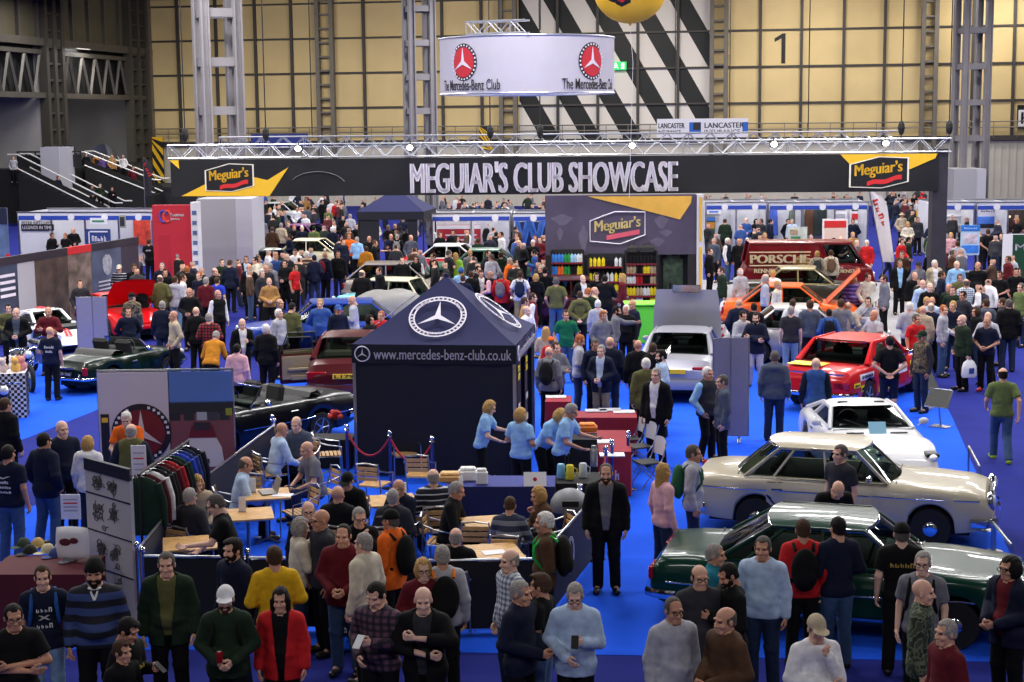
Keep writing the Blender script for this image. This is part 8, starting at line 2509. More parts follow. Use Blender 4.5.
CH0 = chair_proto(); first = [True]
def cafe_chair(p, face, label, s=1.0):
 o = CH0 if first[0] else dup(CH0); first[0] = False
 o.location = (p[0], p[1], 0); o.rotation_euler = (0, 0, R(face)); tag(o, label, 'chair', 'slatted cafe chairs')
for base, face, s_, lab in SEATS:
 a = R(face); back = Vector((-math.sin(a), math.cos(a), 0)) * .06
 cafe_chair(base + back, face, 'slatted steel chair under the ' + ' '.join(short(dict(lab=lab)).split()[:9]))
for px, py, face, lab in ((330, 478, 100, 'empty slatted chair near the roped post beside the tent'), (300, 540, -60, 'empty slatted chair behind the cream-cardigan person'), (405, 478, 20, 'empty slatted chair against the tent wall between the roped posts'), (256, 520, 175, 'empty slatted chair at the empty two-seat table'), (375, 510, 160, 'empty slatted chair beside the black-capped seated person'), (478, 575, 175, 'empty slatted chair at the table with white papers'), (524, 570, -80, 'empty slatted chair beside the white papers table, green backpack side'), (420, 500, 175, 'empty slatted chair beyond the middle cafe table'), (478, 515, 170, 'empty slatted chair beyond the silver-haired seated person')):
 cafe_chair(gp(px, py), face, lab)
def cafe_table(px, py, lab, rz=12, w_=.72):
 p = gp(px, py, .74); t = thing('cafe_table', lab, 'table', (p.x, p.y, 0), R(rz))
 b = MB()
 for k in range(9): b.box((0, (k - 4) * w_ / 9, .735), (w_, w_ / 9 - .008, .022))
 b.build('tabletop', M_SLAT, t); b = MB(); b.box((0, 0, .715), (w_ * .9, w_ * .9, .02)); b.build('top_frame', STEEL, t)
 b = MB(); b.tube([(0, 0, .02), (0, 0, .72)], .028, 8); b.build('pedestal', STEEL, t)
 b = MB()
 for a in range(4): b.tube([(0, 0, .05), (.27 * math.cos(a * 1.571 + .78), .27 * math.sin(a * 1.571 + .78), .015)], .018, 5)
 b.build('foot', STEEL, t); return p, t
tabs = [cafe_table(190, 543, 'slatted cafe table by the clothes rail with two people'), cafe_table(248, 514, 'empty slatted cafe table with a white menu card'), cafe_table(266, 494, 'slatted cafe table with an open laptop'), cafe_table(292, 444, 'rearmost slatted cafe table with drinks'), cafe_table(392, 500, 'slatted cafe table with white cups between the tent and dark jackets'), cafe_table(489, 522, 'slatted cafe table before the navy counter'), cafe_table(490, 552, 'slatted cafe table with white papers', 12, .8)]
def small(name, lab, cat, p, build, rz=0, group=None):
 t = thing(name, lab, cat, p, R(rz), group); build(t); return t
def paper(t): MB().box((0, 0, .003), (.30, .21, .006)).build('sheets', WHITE, t)
def cup(t):
 MB().lathe([(.028, 0), (.04, .10), (.041, .105)], n=12).build('cup', WHITE, t, 40); MB().lathe([(.042, .105), (.036, .118)], n=12).build('lid', WHITE, t)
def laptop(t):
 MB().rbox((0, 0, .01), (.34, .24, .018), .005).build('keyboard', mat((120, 116, 110), .4, .4, 0), t); b = MB(); b.box((0, .15, .12), (.34, .012, .23), Matrix.Rotation(R(-18), 3, 'X')); b.build('screen', mat((150, 140, 120), .4, .2, .05), t)
def card(t): MB().box((0, 0, .11), (.10, .012, .22)).build('card', WHITE, t); MB().box((0, 0, .006), (.12, .07, .012)).build('base', STEEL, t)
def glass(t): MB().lathe([(.03, 0), (.037, .14)], n=12).build('glass', mat((50, 24, 12), .1, 0, 0), t, 40); MB().lathe([(.037, .14), (.036, .155)], n=12).build('froth', mat((226, 206, 170), .7), t)
T = lambda i, dx, dy: tabs[i][0] + Vector((dx, dy, .008))
small('paper_sheets', 'white papers lying on the nearer cafe table', 'paper', T(6, .05, -.05), paper, 15); small('paper_sheets', 'open white papers beside the laptop', 'paper', T(2, .27, -.12), paper, -10); small('laptop', 'open grey laptop on a slatted cafe table', 'laptop', T(2, .02, .05), laptop, -70)
small('menu_card', 'white menu card on the laptop table', 'card', T(2, -.22, .1), card); small('menu_card', 'white menu card on the empty cafe table', 'card', T(1, -.1, .12), card); small('menu_card', 'white menu card on the middle cafe table', 'card', T(4, .16, .18), card)
small('beer_glass', 'dark beer in a glass on the rearmost table', 'glass', T(3, -.05, -.12), glass)
for i, (dx, dy, w_) in enumerate(((.02, -.2, 'nearest'), (.10, -.10, 'middle'), (-.05, -.05, 'furthest'))): small('paper_cup', 'white paper cup on the middle cafe table, %s of three' % w_, 'cup', T(4, dx, dy), cup, 0, 'paper cups on the middle table')
# rope posts and ropes
POSTS = {}
def rope_post(px, py, lab):
 p = gp(px, py); t = thing('rope_post', lab, 'post', p, 0, 'rope posts'); POSTS[(px, py)] = p
 MB().lathe([(.16, 0), (.16, .015), (.05, .035), (.03, .05)], n=16).build('base', CHROME, t, 40); MB().tube([(0, 0, .03), (0, 0, .96)], .028, 10).build('pole', mat((50, 70, 150), .3, .4, 0), t)
 b = MB(); b.lathe([(.045, .93), (.045, .96), (.03, .975)], n=12); b.ell((0, 0, 1.01), (.045, .045, .045), 12, 8); b.build('finial', CHROME, t, 40); return p
for px, py, lab in ((348, 482, 'chrome-topped rope post at the tent corner'), (391, 489, 'chrome-topped rope post before the dark tent wall'), (433, 496, 'chrome-topped rope post by the navy counter end'), (628, 490, 'chrome-topped rope post beside the white folding chairs'), (612, 500, 'chrome-topped rope post by the red cloth'), (606, 508, 'chrome-topped rope post behind the black urn table'), (580, 552, 'chrome-topped rope post nearest the grey-lidded bin'), (274, 470, 'chrome-topped rope post near the rearmost cafe table'), (162, 566, 'chrome-topped rope post by the clothes rail')): rope_post(px, py, lab)
def rope(a, b_, lab, sag=.38):
 A, B = POSTS[a] + Vector((0, 0, .92)), POSTS[b_] + Vector((0, 0, .92)); b = MB()
 b.tube([A.lerp(B, u) + Vector((0, 0, -sag * (1 - (2 * u - 1) ** 2))) for u in np.linspace(.02, .98, 15)], .020, 7); tag(b.build('barrier_rope', M_ROPE, None, 60), lab, 'rope')
rope((348, 482), (391, 489), 'crimson rope hanging along the tent wall'); rope((391, 489), (433, 496), 'crimson rope hanging before the slatted chair'); rope((606, 508), (580, 552), 'crimson rope beside the grey-lidded bin', .5)
def low_banner(pts, lab, m, star=None):
 P = [gp(*q) for q in pts]; t = thing('cafe_barrier', lab, 'barrier', P[0])
 for i in range(len(P) - 1):
  a, c = P[i] - P[0], P[i + 1] - P[0]; b = MB(); b.grid([[a.lerp(c, u) + Vector((0, 0, z)) for u in np.linspace(0, 1, 9)] for z in (.06, .5, .92)]); b.grid([[a.lerp(c, u) + Vector((.01, .02, z)) for u in np.linspace(0, 1, 9)] for z in (.06, .5, .92)], flip=True); b.build('banner', m, t)
  b = MB(); b.tube([a + Vector((0, 0, .95)), c + Vector((0, 0, .95))], .018, 6); b.build('top_bar', STEEL, t)
  if star == i: d = (c - a); star_emblem(t, M_LETTER, None, .24, M_LETTER, None, 0, 'star_print', mtx=Matrix.Translation(a.lerp(c, .5) + Vector((0, -.012, .52))) @ Matrix.Rotation(math.atan2(d.y, d.x), 4, 'Z'))
 for q in P: q = q - P[0]; b = MB(); b.tube([q + Vector((0, 0, 0)), q + Vector((0, 0, 1.0))], .024, 8); b.lathe([(.17, 0), (.17, .012), (.03, .03)], (q.x, q.y, 0), 14); b.ell(q + Vector((0, 0, 1.03)), (.04, .04, .04), 10, 7); b.build('post', CHROME, t, 40)
M_BAN = mat((16, 18, 38), .75, 0, .12, 2, name='dark_navy_banner')
low_banner([(140, 622), (185, 556), (276, 476)], 'low navy barrier on the left side of the cafe', M_BAN, 0); low_banner([(146, 628), (250, 630), (340, 632), (440, 634), (538, 632)], 'long low black barrier along the front of the cafe', mat((13, 13, 18), .75, 0, .12, 2)); low_banner([(542, 628), (594, 560)], 'low navy barrier with a white star on the cafe right side', M_BAN, 0)
# ------------------------------------------------------------------ serving counter, tables, folding chairs
def draped(px0, px1, py, depth, zt_, m, lab, top=None, rz=0.0, nm='draped_table'):
 a, c = gp(px0, py, zt_), gp(px1, py, zt_); w_ = (c - a).length; t = thing(nm, lab, 'table', ((a.x + c.x) / 2, (a.y + c.y) / 2 + depth / 2, 0), rz or math.atan2(c.y - a.y, c.x - a.x))
 b = MB(); hw, hd = w_ / 2, depth / 2; n_ = 40; ring = []
 for i in range(n_):
  u = i / n_ * 4; k = int(u); f = u - k; q = [(-hw, -hd), (hw, -hd), (hw, hd), (-hw, hd)]; x, y = [lerp(q[k][j], q[(k + 1) % 4][j], f) for j in (0, 1)]; ring.append((x, y))
 b.grid([[(x * s_ + .012 * math.sin(i * 2.4) * (z < .6), y * s_ + .012 * math.cos(i * 2.7) * (z < .6), z) for i, (x, y) in enumerate(ring)] for z, s_ in ((zt_, 1), (zt_ - .03, 1.004), (.4, 1.006), (.02, 1.012))], closed=True); b.build('cloth', m, t, 40)
 b = MB(); b.box((0, 0, zt_), (w_, depth, .012)); b.build('top_cover', top or m, t); return t, (a + c) / 2 + Vector((0, depth / 2, 0)), w_
draped(446, 556, 487, .75, .95, M_CLOTHN, 'long navy-draped serving counter before the tent', mat((40, 50, 130), .8, 0, .06, 3), nm='serving_counter')
draped(557, 606, 484, .8, .93, M_CLOTHK, 'black-draped end of the serving counter under cups', nm='serving_counter')
draped(570, 598, 440, .6, 1.0, M_CLOTHK, 'black box stand holding an orange tray behind the cups', nm='tray_stand')
t, p, w_ = draped(588, 634, 452, 1.9, .78, M_CLOTHR, 'crimson-draped table with white papers beside the folding chairs'); letters('~4', t, M_LETTER, (0, -.98, .4), w_ * .5, .2, bold=.01)
draped(574, 638, 418, .7, .76, M_CLOTHR, 'crimson-draped table covered with leaflets further back'); draped(546, 572, 402, .7, .76, M_CLOTHR, 'small crimson-draped table beside the tent opening'); draped(308, 352, 440, .6, .55, M_CLOTHK, 'low black-draped table beside the tent corner')
def item(px, py, z, name, lab, cat, fn, group=None): return small(name, lab, cat, gp(px, py, z), fn, 0, group)
def jug(c3):
 def f(t): MB().lathe([(.055, 0), (.065, .02), (.06, .2), (.05, .22)], n=14).build('jug', mat(c3, .15, 0, 0), t, 40); MB().tube([(.06, 0, .18), (.11, 0, .15), (.1, 0, .06), (.06, 0, .04)], .009, 5).build('handle', mat(c3, .15, 0, 0), t)
 return f
for px, py, c3, w_ in ((561, 478, (110, 170, 214), 'blue-lidded glass'), (570, 479, (214, 200, 60), 'yellow drink'), (583, 477, (196, 204, 210), 'clear water')): item(px, py, .945, 'drinks_jug', w_ + ' jug on the black counter end', 'jug', jug(c3))
item(594, 466, .945, 'flask', 'brushed steel flask on the black counter end', 'flask', lambda t: (MB().lathe([(.06, 0), (.06, .26), (.045, .29)], n=14).build('body', STEEL, t, 40), MB().lathe([(.045, .29), (.04, .33)], n=12).build('cap', STEEL, t)))
def tray(c3, w_=.3, h=.1): return lambda t: (MB().rbox((0, 0, h / 2), (w_, w_ * .7, h), .02).build('tray', mat(c3, .6, 0, .1), t), MB().rbox((0, 0, h + .02), (w_ * .8, w_ * .5, .05), .02).build('contents', mat(tuple(min(255, v + 30) for v in c3), .7, 0, .3, 20), t))
item(587, 431, 1.012, 'serving_tray', 'orange tray of wrapped food on the black stand', 'tray', tray((214, 110, 30), .36)); item(450, 481, .96, 'bread_basket', 'tan basket of rolls at the end of navy counter', 'basket', tray((196, 150, 90), .36)); item(468, 480, .96, 'plate_stack', 'stack of white plates on the navy counter', 'plates', tray((220, 216, 214), .30, .16)); item(482, 484, .96, 'napkin_pack', 'white napkin pack standing on the navy counter', 'napkins', tray((226, 226, 230), .18, .2)); item(461, 486, .95, 'soap_bottle', 'white pump bottle on the navy counter', 'bottle', lambda t: (MB().lathe([(.03, 0), (.032, .13), (.012, .16)], n=10).build('bottle', WHITE, t, 40), MB().tube([(0, 0, .15), (0, 0, .2), (.04, 0, .2)], .008, 5).build('pump', WHITE, t)))
def tent_card(t):
 b = MB(); b.quad((-.17, -.08, 0), (.17, -.08, 0), (.17, 0, .2), (-.17, 0, .2)); b.quad((-.17, .08, 0), (.17, .08, 0), (.17, 0, .2), (-.17, 0, .2)); b.build('card', WHITE, t); MB().lathe([(.03, -.003), (.03, .003)], (0, -.05, .1), 12, 'Y').build('red_dot', M_REDP, t)
item(535, 485, .96, 'folded_sign', 'white folded sign with a roundel on the navy counter', 'sign', tent_card)
for i, (px, py, z) in enumerate(((600, 442, .79), (612, 455, .79), (596, 411, .77), (610, 410, .77), (624, 412, .77), (556, 397, .77))): item(px, py, z, 'leaflet_stack', ('white leaflets at the back of the nearer crimson table', 'white papers at the front of the nearer crimson table', 'leaflets at the left of the back crimson table', 'grey leaflets in the middle of the back crimson table', 'leaflets at the right of the back crimson table', 'papers on the small crimson table by the tent')[i], 'leaflets', lambda t, k=i: (MB().box((0, 0, .008), (.42, .3, .016)).build('sheets', [WHITE, WHITE, LGREY, LGREY, WHITE, WHITE][k], t)))
def bin_(t): MB().lathe([(.24, 0), (.27, .75), (.28, .78)], n=18).build('body', mat((20, 28, 60), .5), t, 40); b = MB(); b.ell((0, 0, .78), (.29, .29, .24), 18, 10); b.build('lid', mat((120, 122, 128), .5), t, 40); b = MB(); b.box((0, -.26, .86), (.24, .1, .08)); b.build('flap', BLACK, t)
small('waste_bin', 'grey-lidded waste bin before the black counter end', 'bin', gp(570, 556), bin_)
def folding_chair(px, py, face, lab):
 t = thing('folding_chair', lab, 'chair', gp(px, py), R(face), 'white folding chairs'); m = mat((204, 204, 212), .4, 0, .02)
 b = MB(); b.grid([[(x, .20 + .03 * (1 - (x / .22) ** 2) + .1 * (z - .5), z - (.04 * (abs(x) / .22) ** 3 if z > .8 else 0)) for x in np.linspace(-.22, .22, 9)] for z in np.linspace(.56, .88, 5)]); b.build('backrest', m, t, 60); MB().rbox((0, -.02, .45), (.42, .40, .03), .012).build('seat', M_TRIMBLK, t)
 for sx in (-1, 1): MB().tube([(sx * .22, .28, .86), (sx * .22, .16, .5), (sx * .22, -.24, 0)], .013, 6).build('front_leg', STEEL, t); MB().tube([(sx * .20, -.18, .44), (sx * .20, .26, 0)], .013, 6).build('rear_leg', STEEL, t)
folding_chair(648, 487, -70, 'white folding chair nearest the camera beside the crimson table'); folding_chair(640, 470, -70, 'white folding chair in the middle beside the crimson table'); folding_chair(630, 462, -80, 'white folding chair tucked furthest along the crimson table'); folding_chair(601, 418, 170, 'white folding chair behind the crimson leaflet table')
# ------------------------------------------------------------------ backdrop with roundel, car photo, clothes rail, drawings, hat table
a, c = gp(97, 373, 2.25), gp(232, 371, 2.25); rzb2 = math.atan2(c.y - a.y, c.x - a.x); w_ = (Vector((c.x, c.y, 0)) - Vector((a.x, a.y, 0))).length
bd = thing('club_backdrop', 'white club backdrop with a red star roundel', 'backdrop', (a.x, a.y, 0), rzb2); w1 = w_ * .52
MB().box((w1 / 2, 0, 1.15), (w1, .03, 2.2)).build('banner', mat((206, 196, 204), .75, 0, .04, 1), bd); cx, cz, rr = w1 * .60, 1.22, .50
for k, (q, mm) in enumerate(((1, M_NAVYP), (.80, mat((112, 20, 30), .6)))): b = MB(); b.prism([(cx + rr * q * math.cos(t), cz + rr * q * math.sin(t)) for t in np.linspace(0, 6.283, 41)[:-1]], -.028 - .006 * k, -.02 - .006 * k); b.build('roundel', mm, bd)
b = MB(); b.prism([(p_[0] + cx, p_[1] + cz) for p_ in star_pts(rr * .78, .17)], -.044, -.036); b.build('star', mat((206, 200, 200), .6), bd); b = MB()
for k in range(30):
 if k % 10 < 7: b.box((cx + rr * .9 * math.cos(k * .2094), -.03, cz + rr * .9 * math.sin(k * .2094)), (.045, .006, .045))
b.build('wreath', M_LETTER, bd); MB().box((.10, -.02, 1.0), (.14, .01, 1.1)).build('side_print', M_NAVYP, bd); MB().box((.10, -.026, 1.45), (.10, .01, .08)).build('side_print', M_YEL, bd)
pb_ = thing('photo_backdrop', 'backdrop printed with a photo of a white open car on red tarmac', 'backdrop', (a.x, a.y, 0), rzb2); x0, x1 = w1 + .02, w_ ; xc = (x0 + x1) / 2; ww = x1 - x0
def pr(nm, z0, z1, col, xa=0, xb=1, dy=0): MB().box((lerp(x0, x1, (xa + xb) / 2), -.002 * dy, (z0 + z1) / 2), ((xb - xa) * ww, .03 if not dy else .032, z1 - z0)).build(nm, mat(col, .6, 0, .06, 2), pb_)
pr('sky_print', 1.72, 2.25, (88, 122, 190)); pr('trees_print', 1.52, 1.74, (40, 38, 40)); pr('tarmac_print', .42, 1.54, (126, 70, 76)); pr('lower_print', .0, .44, (40, 34, 40)); pr('lower_print', .05, .40, (206, 204, 208), .62, 1.0, 2)
for u, c3 in ((.08, (30, 32, 40)), (.30, (40, 40, 46)), (.50, (170, 172, 178)), (.68, (60, 60, 66)), (.86, (40, 44, 46))): pr('parked_car_print', 1.42, 1.56, c3, u - .08, u + .08, 2);
pr('grass_print', 1.50, 1.62, (150, 150, 40), .88, .98, 3)
b = MB(); b.prism([(xc - ww * .34, .62), (xc + ww * .34, .62), (xc + ww * .30, .95), (xc + ww * .20, 1.16), (xc - ww * .20, 1.16), (xc - ww * .30, .95)], -.026, -.018); b.build('car_print', mat((214, 204, 206), .5), pb_); b = MB(); b.prism([(xc - ww * .22, 1.12), (xc + ww * .22, 1.12), (xc + ww * .16, 1.34), (xc - ww * .16, 1.34)], -.030, -.026); b.build('interior_print', mat((110, 20, 36), .5), pb_); b = MB(); b.box((xc, -.03, 1.32), (ww * .26, .006, .14)); b.box((xc, -.03, .72), (ww * .2, .006, .08)); b.build('screen_print', mat((50, 40, 46), .5), pb_)
for x in (0, w1, w_): b = MB(); b.tube([(x, .03, 0), (x, .03, 2.3)], .022, 6); b.box((x, .1, .02), (.06, .5, .03)); b.build('stand_pole', STEEL, bd)
MB().tube([(0, .03, 2.28), (w_, .03, 2.28)], .02, 6).build('top_bar', STEEL, bd)
a, c = gp(139, 474, 1.62), gp(188, 441, 1.62); d_ = (c - a); d_.z = 0; ang = math.atan2(d_.y, d_.x); t = thing('clothes_rail', 'black clothes rail hung with club jackets', 'rail', (a.x, a.y, 0), ang); L_ = d_.length
MB().tube([(-.05, 0, 1.62), (L_ + .05, 0, 1.62)], .018, 6).build('rail', BLACK, t)
for x in (0, L_): b = MB(); b.tube([(x, 0, 0), (x, 0, 1.62)], .018, 6); b.tube([(x, -.28, .02), (x, .28, .02)], .018, 6); b.build('upright', BLACK, t)
for i, (w2, c3) in enumerate((('dark green', (22, 44, 36)), ('maroon', (70, 18, 30)), ('white', (206, 204, 206)), ('black', (16, 16, 20)), ('white-trimmed black', (26, 26, 30)), ('maroon', (84, 16, 26)), ('red', (150, 24, 36)), ('black', (16, 18, 20)), ('dark green', (20, 46, 36)), ('royal blue', (34, 60, 170)), ('blue', (30, 50, 120)), ('navy', (20, 26, 50)), ('navy', (18, 22, 42)))):
 f = (i + .5) / 13 * L_; g_ = thing('hanging_jacket', '%s jacket on the clothes rail, number %s from the camera end' % (w2, ('one two three four five six seven eight nine ten eleven twelve thirteen'.split())[i]), 'jacket', (a.x + math.cos(ang) * f, a.y + math.sin(ang) * f, 0), ang + R(90) + rnd.uniform(-.15, .15), 'jackets on the clothes rail')
 if 'hj' not in _MESH:
  b = MB(); b.grid([[(w3 * math.cos(k), dp * math.sin(k), z) for k in np.linspace(0, 6.283, 17)[:-1]] for w3, dp, z in ((.06, .04, 1.56), (.14, .05, 1.53), (.24, .07, 1.46), (.26, .075, 1.2), (.27, .08, .75))], closed=True)
  for sx in (-1, 1): b.tube([(sx * .22, 0, 1.46), (sx * .29, -.01, 1.2), (sx * .30, -.02, .86)], [.06, .055, .045], 8)
  _MESH['hj'] = b.mesh('jacket', M_CLOTH, 60); b = MB(); b.tube([(-.18, 0, 1.50), (0, 0, 1.57), (.18, 0, 1.50)], .008, 4); b.tube([(0, 0, 1.56), (0, 0, 1.62), (.02, .0, 1.645), (-.015, 0, 1.64)], .005, 4); _MESH['hg'] = b.mesh('hanger', STEEL)
 o = put(_MESH['hj'], 'jacket', g_); o.color = rgba(c3); put(_MESH['hg'], 'hanger', g_)
 if i in (4, 2): b = MB(); b.tube([(-.20, -.06, 1.46), (-.27, -.075, 1.1), (-.27, -.08, .8)], .012, 4); b.build('trim', WHITE, g_)
p0, p1 = gp(94, 604), gp(136, 620); dr = thing('drawing_panel', 'tall panel printed with engine drawings beside the cafe', 'display board', (p0 + p1) / 2, math.atan2((p1 - p0).y, (p1 - p0).x)); pw = (p1 - p0).length + .06
MB().box((0, 0, 1.0), (pw, .05, 2.0)).build('board', mat((176, 172, 176), .7, 0, .03), dr); MB().box((0, -.01, 1.93), (pw, .06, .16)).build('header', BLACK, dr)
for z in (.55, 1.05, 1.55): MB().box((0, -.028, z), (pw, .006, .02)).build('rule', M_TRIMBLK, dr)
for zc in (.30, .80, 1.30, 1.70):
 b = MB()
 for k in range(24): a_ = rnd.uniform(0, 6.28); x, z = (-.22 if k % 2 else .12) * pw + rnd.gauss(0, .05), zc + rnd.gauss(.02, .05); r_ = rnd.uniform(.03, .06); b.tube([(x + r_ * math.cos(q), -.03, z + r_ * .8 * math.sin(q)) for q in np.linspace(0, 6.283, 9)[:-1]], .007, 4, closed=True); b.tube([(x, -.03, z), (x + .12 * math.cos(a_), -.03, z + .08 * math.sin(a_))], .006, 4)
 b.build('engine_drawing', mat((64, 62, 66), .7), dr)
t, p, w_ = draped(-14, 86, 575, .9, .78, mat((84, 16, 30), .85, 0, .1, 3), 'maroon-draped merchandise table in the front left corner')
for i, (px, py, lab, c3) in enumerate(((30, 553, 'black peaked cap on the merchandise table', (18, 18, 20)), (38, 546, 'tan peaked cap on the merchandise table', (180, 150, 90)), (48, 552, 'cream peaked cap on the merchandise table', (206, 196, 160)), (56, 556, 'blue peaked cap on the merchandise table', (46, 62, 120)), (62, 548, 'pale peaked cap on the merchandise table', (214, 206, 196)), (24, 546, 'dark green peaked cap on the merchandise table', (40, 56, 40)), (70, 560, 'grey peaked cap beside the cushion', (120, 120, 130)))):
 g_ = thing('peaked_cap', lab, 'cap', gp(px, py, .79), R(rnd.uniform(-50, 50)), 'caps on the merchandise table'); b = MB(); b.grid([[(.09 * math.cos(k) * math.cos(v), .10 * math.sin(k) * math.cos(v), .12 * math.sin(v)) for k in np.linspace(0, 6.283, 13)[:-1]] for v in np.linspace(0, 1.5, 6)], closed=True); b.build('crown', mat(c3, .8), g_, 60); b = MB(); b.ell((0, -.13, .01), (.075, .08, .008), 12, 6); b.build('peak', mat(c3, .8), g_)
cu = thing('cushion', 'white cushion with maroon print standing on the merchandise table', 'cushion', gp(72, 562, .79), R(-8)); b = MB(); n_ = 13; G_ = lambda s_: [[(x * .23 * (1 - .08 * z * z), s_ * .07 * ((1 - x ** 4) * (1 - z ** 4)) ** .6 + .05, .24 + z * .22 * (1 - .08 * x * x)) for x in np.linspace(-1, 1, n_)] for z in np.linspace(-1, 1, n_)]; b.grid(G_(-1)); b.grid(G_(1), flip=True); b.build('pad', WHITE, cu, 60); b = MB(); b.ell((-.07, -.03, .27), (.08, .01, .05), 10, 6); b.ell((.05, -.03, .29), (.06, .01, .04), 10, 6); b.build('print', mat((90, 24, 40), .7), cu)
def notice(px, py, z, lab, w2=.28, h2=.36): t = thing('notice', lab, 'notice', gp(px, py)); b = MB(); b.box((0, 0, z), (w2, .015, h2)); b.build('sheet', WHITE, t); [MB().box((0, -.01, z + h2 * (.3 - .15 * k)), (w2 * .7, .004, .02)).build('text_line', M_REDP if k == 1 else LGREY, t) for k in range(4)]; MB().tube([(0, .015, 0), (0, .015, z)], .014, 5).build('stand', BLACK, t); MB().lathe([(.14, 0), (.12, .02)], n=12).build('base', BLACK, t)
notice(74, 575, 1.0, 'white notice on a thin stand behind the merchandise table'); notice(143, 560, 1.45, 'white notice at the end of the clothes rail', .22, .55)
# ------------------------------------------------------------------ motorcycles, chequered box, aisle barriers
def motorcycle(px, py, rz, col, lab):
 t = thing('motorcycle', lab, 'motorcycle', gp(px, py), R(rz))
 for x in (-.70, .72):
  a = np.linspace(0, 6.283, 21)[:-1]; b = MB(); b.tube([(x + .30 * math.cos(k), 0, .33 + .30 * math.sin(k)) for k in a], .055, 7, closed=True); w2 = b.build('wheel', RUBBER, t, 50); b = MB()
  for k in a[::2]: b.tube([(x, 0, .33), (x + .26 * math.cos(k), 0, .33 + .26 * math.sin(k))], .008, 4)
  b.lathe([(.06, -.06), (.06, .06)], (x, 0, .33), 10, 'Y'); b.build('spokes', STEEL, w2)
 m = paint(col); b = MB(); b.ell((.16, 0, .80), (.30, .15, .14), 14, 9); b.build('fuel_tank', m, t, 50); b = MB(); b.rbox((-.38, 0, .80), (.60, .24, .10), .04); b.build('seat', M_TRIMBLK, t, 40)
 b = MB(); b.rbox((.02, 0, .45), (.42, .30, .34), .06); [b.lathe([(.11, .06 * k - .2), (.11, .06 * k - .17)], (.08, 0, .78), 10) for k in range(3)]; b.build('engine', STEEL, t, 40)
 b = MB(); [b.tube([(.72, sy * .09, .33), (.52, sy * .09, .85), (.46, sy * .09, 1.0)], .022, 6) for sy in (-1, 1)]; b.build('front_fork', CHROME, t); b = MB(); b.tube([(.30, -.36, .98), (.44, -.2, 1.04), (.46, 0, 1.0), (.44, .2, 1.04), (.30, .36, .98)], .016, 6); b.build('handlebar', CHROME, t); b = MB(); b.ell((.60, 0, .90), (.08, .10, .10), 12, 8); b.build('headlight', M_LAMP, t, 50)
 b = MB(); b.tube([(.1, -.17, .35), (-.2, -.2, .26), (-.85, -.2, .36)], [.03, .035, .05], 8); b.build('exhaust', CHROME, t, 50); b = MB(); b.tube([(.45, 0, .9), (-.2, 0, .72), (-.70, 0, .33)], .025, 6); b.tube([(.45, 0, .85), (.1, 0, .3), (-.3, 0, .3), (-.2, 0, .72)], .022, 6); b.tube([(-.95, 0, .6), (-.75, 0, .72), (-.5, 0, .66)], [.02, .09, .09], 7); b.build('frame', m, t, 50)
motorcycle(24, 388, -60, (24, 26, 28), 'black motorcycle beside the chequered box'); motorcycle(44, 374, -50, (196, 196, 200), 'white and red sports motorcycle behind the black one'); motorcycle(4, 428, -68, (20, 20, 22), 'black motorcycle half hidden at the picture edge')
cb = thing('chequered_box', 'black and white chequered box with soft toys on top', 'box', gp(14, 416), R(12)); MB().box((0, 0, .5), (.62, .62, 1.0)).build('box', WHITE, cb); b = MB()
for i in range(10):
 for j in range(16):
  if (i + j) % 2: b.box((-.28 + i * .062, -.312, .03 + j * .0625), (.062, .006, .062)); b.box((.312, -.28 + i * .062, .03 + j * .0625), (.006, .062, .062))
b.build('chequers', M_TRIMBLK, cb)
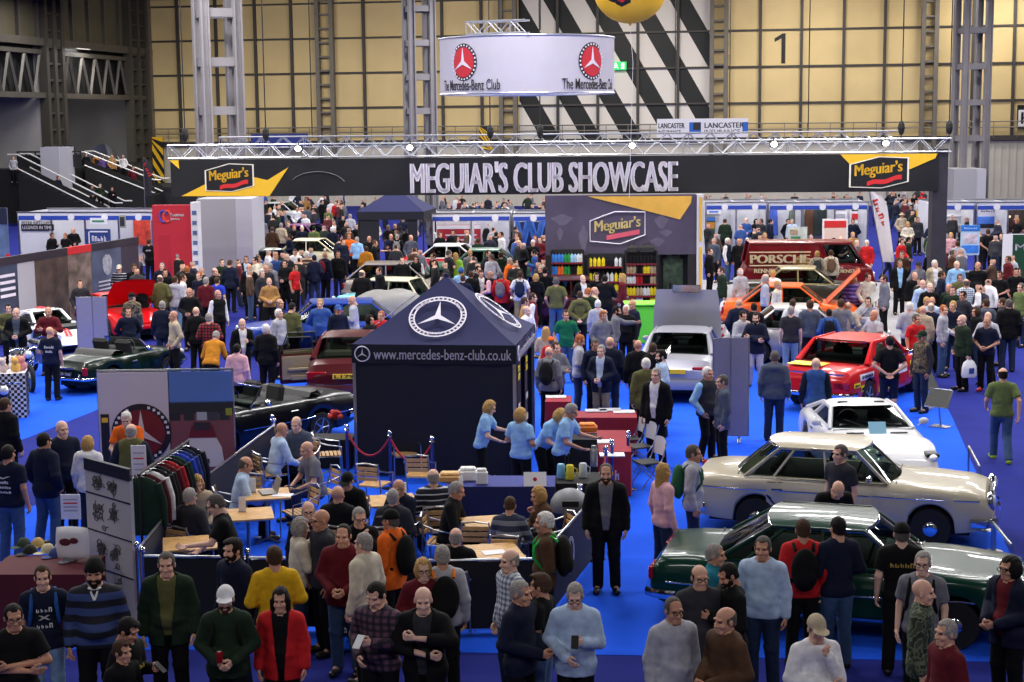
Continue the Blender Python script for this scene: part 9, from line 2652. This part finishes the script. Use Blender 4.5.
for i, (x, y, c3, w2) in enumerate(((-.15, -.1, (220, 200, 190), 'cream'), (.12, -.08, (226, 176, 90), 'golden'), (0, .14, (230, 226, 226), 'white'), (.2, .15, (214, 150, 150), 'pink'))): q = cb.matrix_basis @ Vector((x, y, 1.0)); g_ = thing('soft_toy', '%s soft toy on the chequered box' % w2, 'toy', cb.location + Vector((x, y, 1.0))); b = MB(); b.ell((0, 0, .10), (.11, .10, .11), 12, 8); b.build('body', mat(c3, .9), g_, 60); b = MB(); b.ell((0, -.04, .25), (.08, .08, .08), 12, 8); [b.ell((s_ * .06, -.02, .32), (.03, .02, .03), 8, 6) for s_ in (-1, 1)]; b.build('head', mat(c3, .9), g_, 60)
def kerb_rail(pxa, pya, pxb, pyb, lab):
 A, B = gp(pxa, pya), gp(pxb, pyb); t = thing('low_barrier', lab, 'barrier', A); d = B - A; MB().tube([Vector((0, 0, .5)), d + Vector((0, 0, .5))], .022, 6).build('top_rail', STEEL, t)
 for q in (Vector(), d): MB().tube([q, q + Vector((0, 0, .5))], .02, 6).build('post', STEEL, t); MB().lathe([(.14, 0), (.12, .02)], (q.x, q.y, 0), 12).build('foot', STEEL, t)
kerb_rail(968, 474, 979, 496, 'low silver barrier beside the white sports coupe'); kerb_rail(992, 556, 1010, 580, 'low silver barrier at the cream saloon nose'); kerb_rail(985, 530, 994, 552, 'low silver barrier before the aisle walker')
def lectern(px, py, face, lab): t = thing('info_stand', lab, 'stand', gp(px, py), R(face)); b = MB(); b.box((0, 0, .62), (.5, .03, .40), Matrix.Rotation(R(-35), 3, 'X')); b.build('panel', M_TRIMBLK, t); b = MB(); b.tube([(-.25, -.12, .45), (.25, -.12, .45), (.25, .12, .79), (-.25, .12, .79)], .016, 5, closed=True); b.tube([(0, 0, .6), (0, .1, .02)], .02, 6); b.box((0, .1, .015), (.4, .3, .03)); b.build('frame', STEEL, t)
lectern(938, 428, -40, 'black sloping info stand behind the white sports coupe'); lectern(926, 410, 30, 'silver-framed info stand beside the red competition car')
def bouquet(t): MB().lathe([(.06, 0), (.08, .1)], n=10).build('pot', BLACK, t); b = MB(); [b.ell((rnd.uniform(-.14, .14), rnd.uniform(-.08, .08), rnd.uniform(.12, .24)), (.06, .06, .05), 7, 5) for _ in range(12)]; b.build('petals', mat((190, 50, 40), .8, 0, .5, 12), t)
item(334, 424, .56, 'rug_roll', 'red and green patterned bundle on the low black table', 'bundle', bouquet)
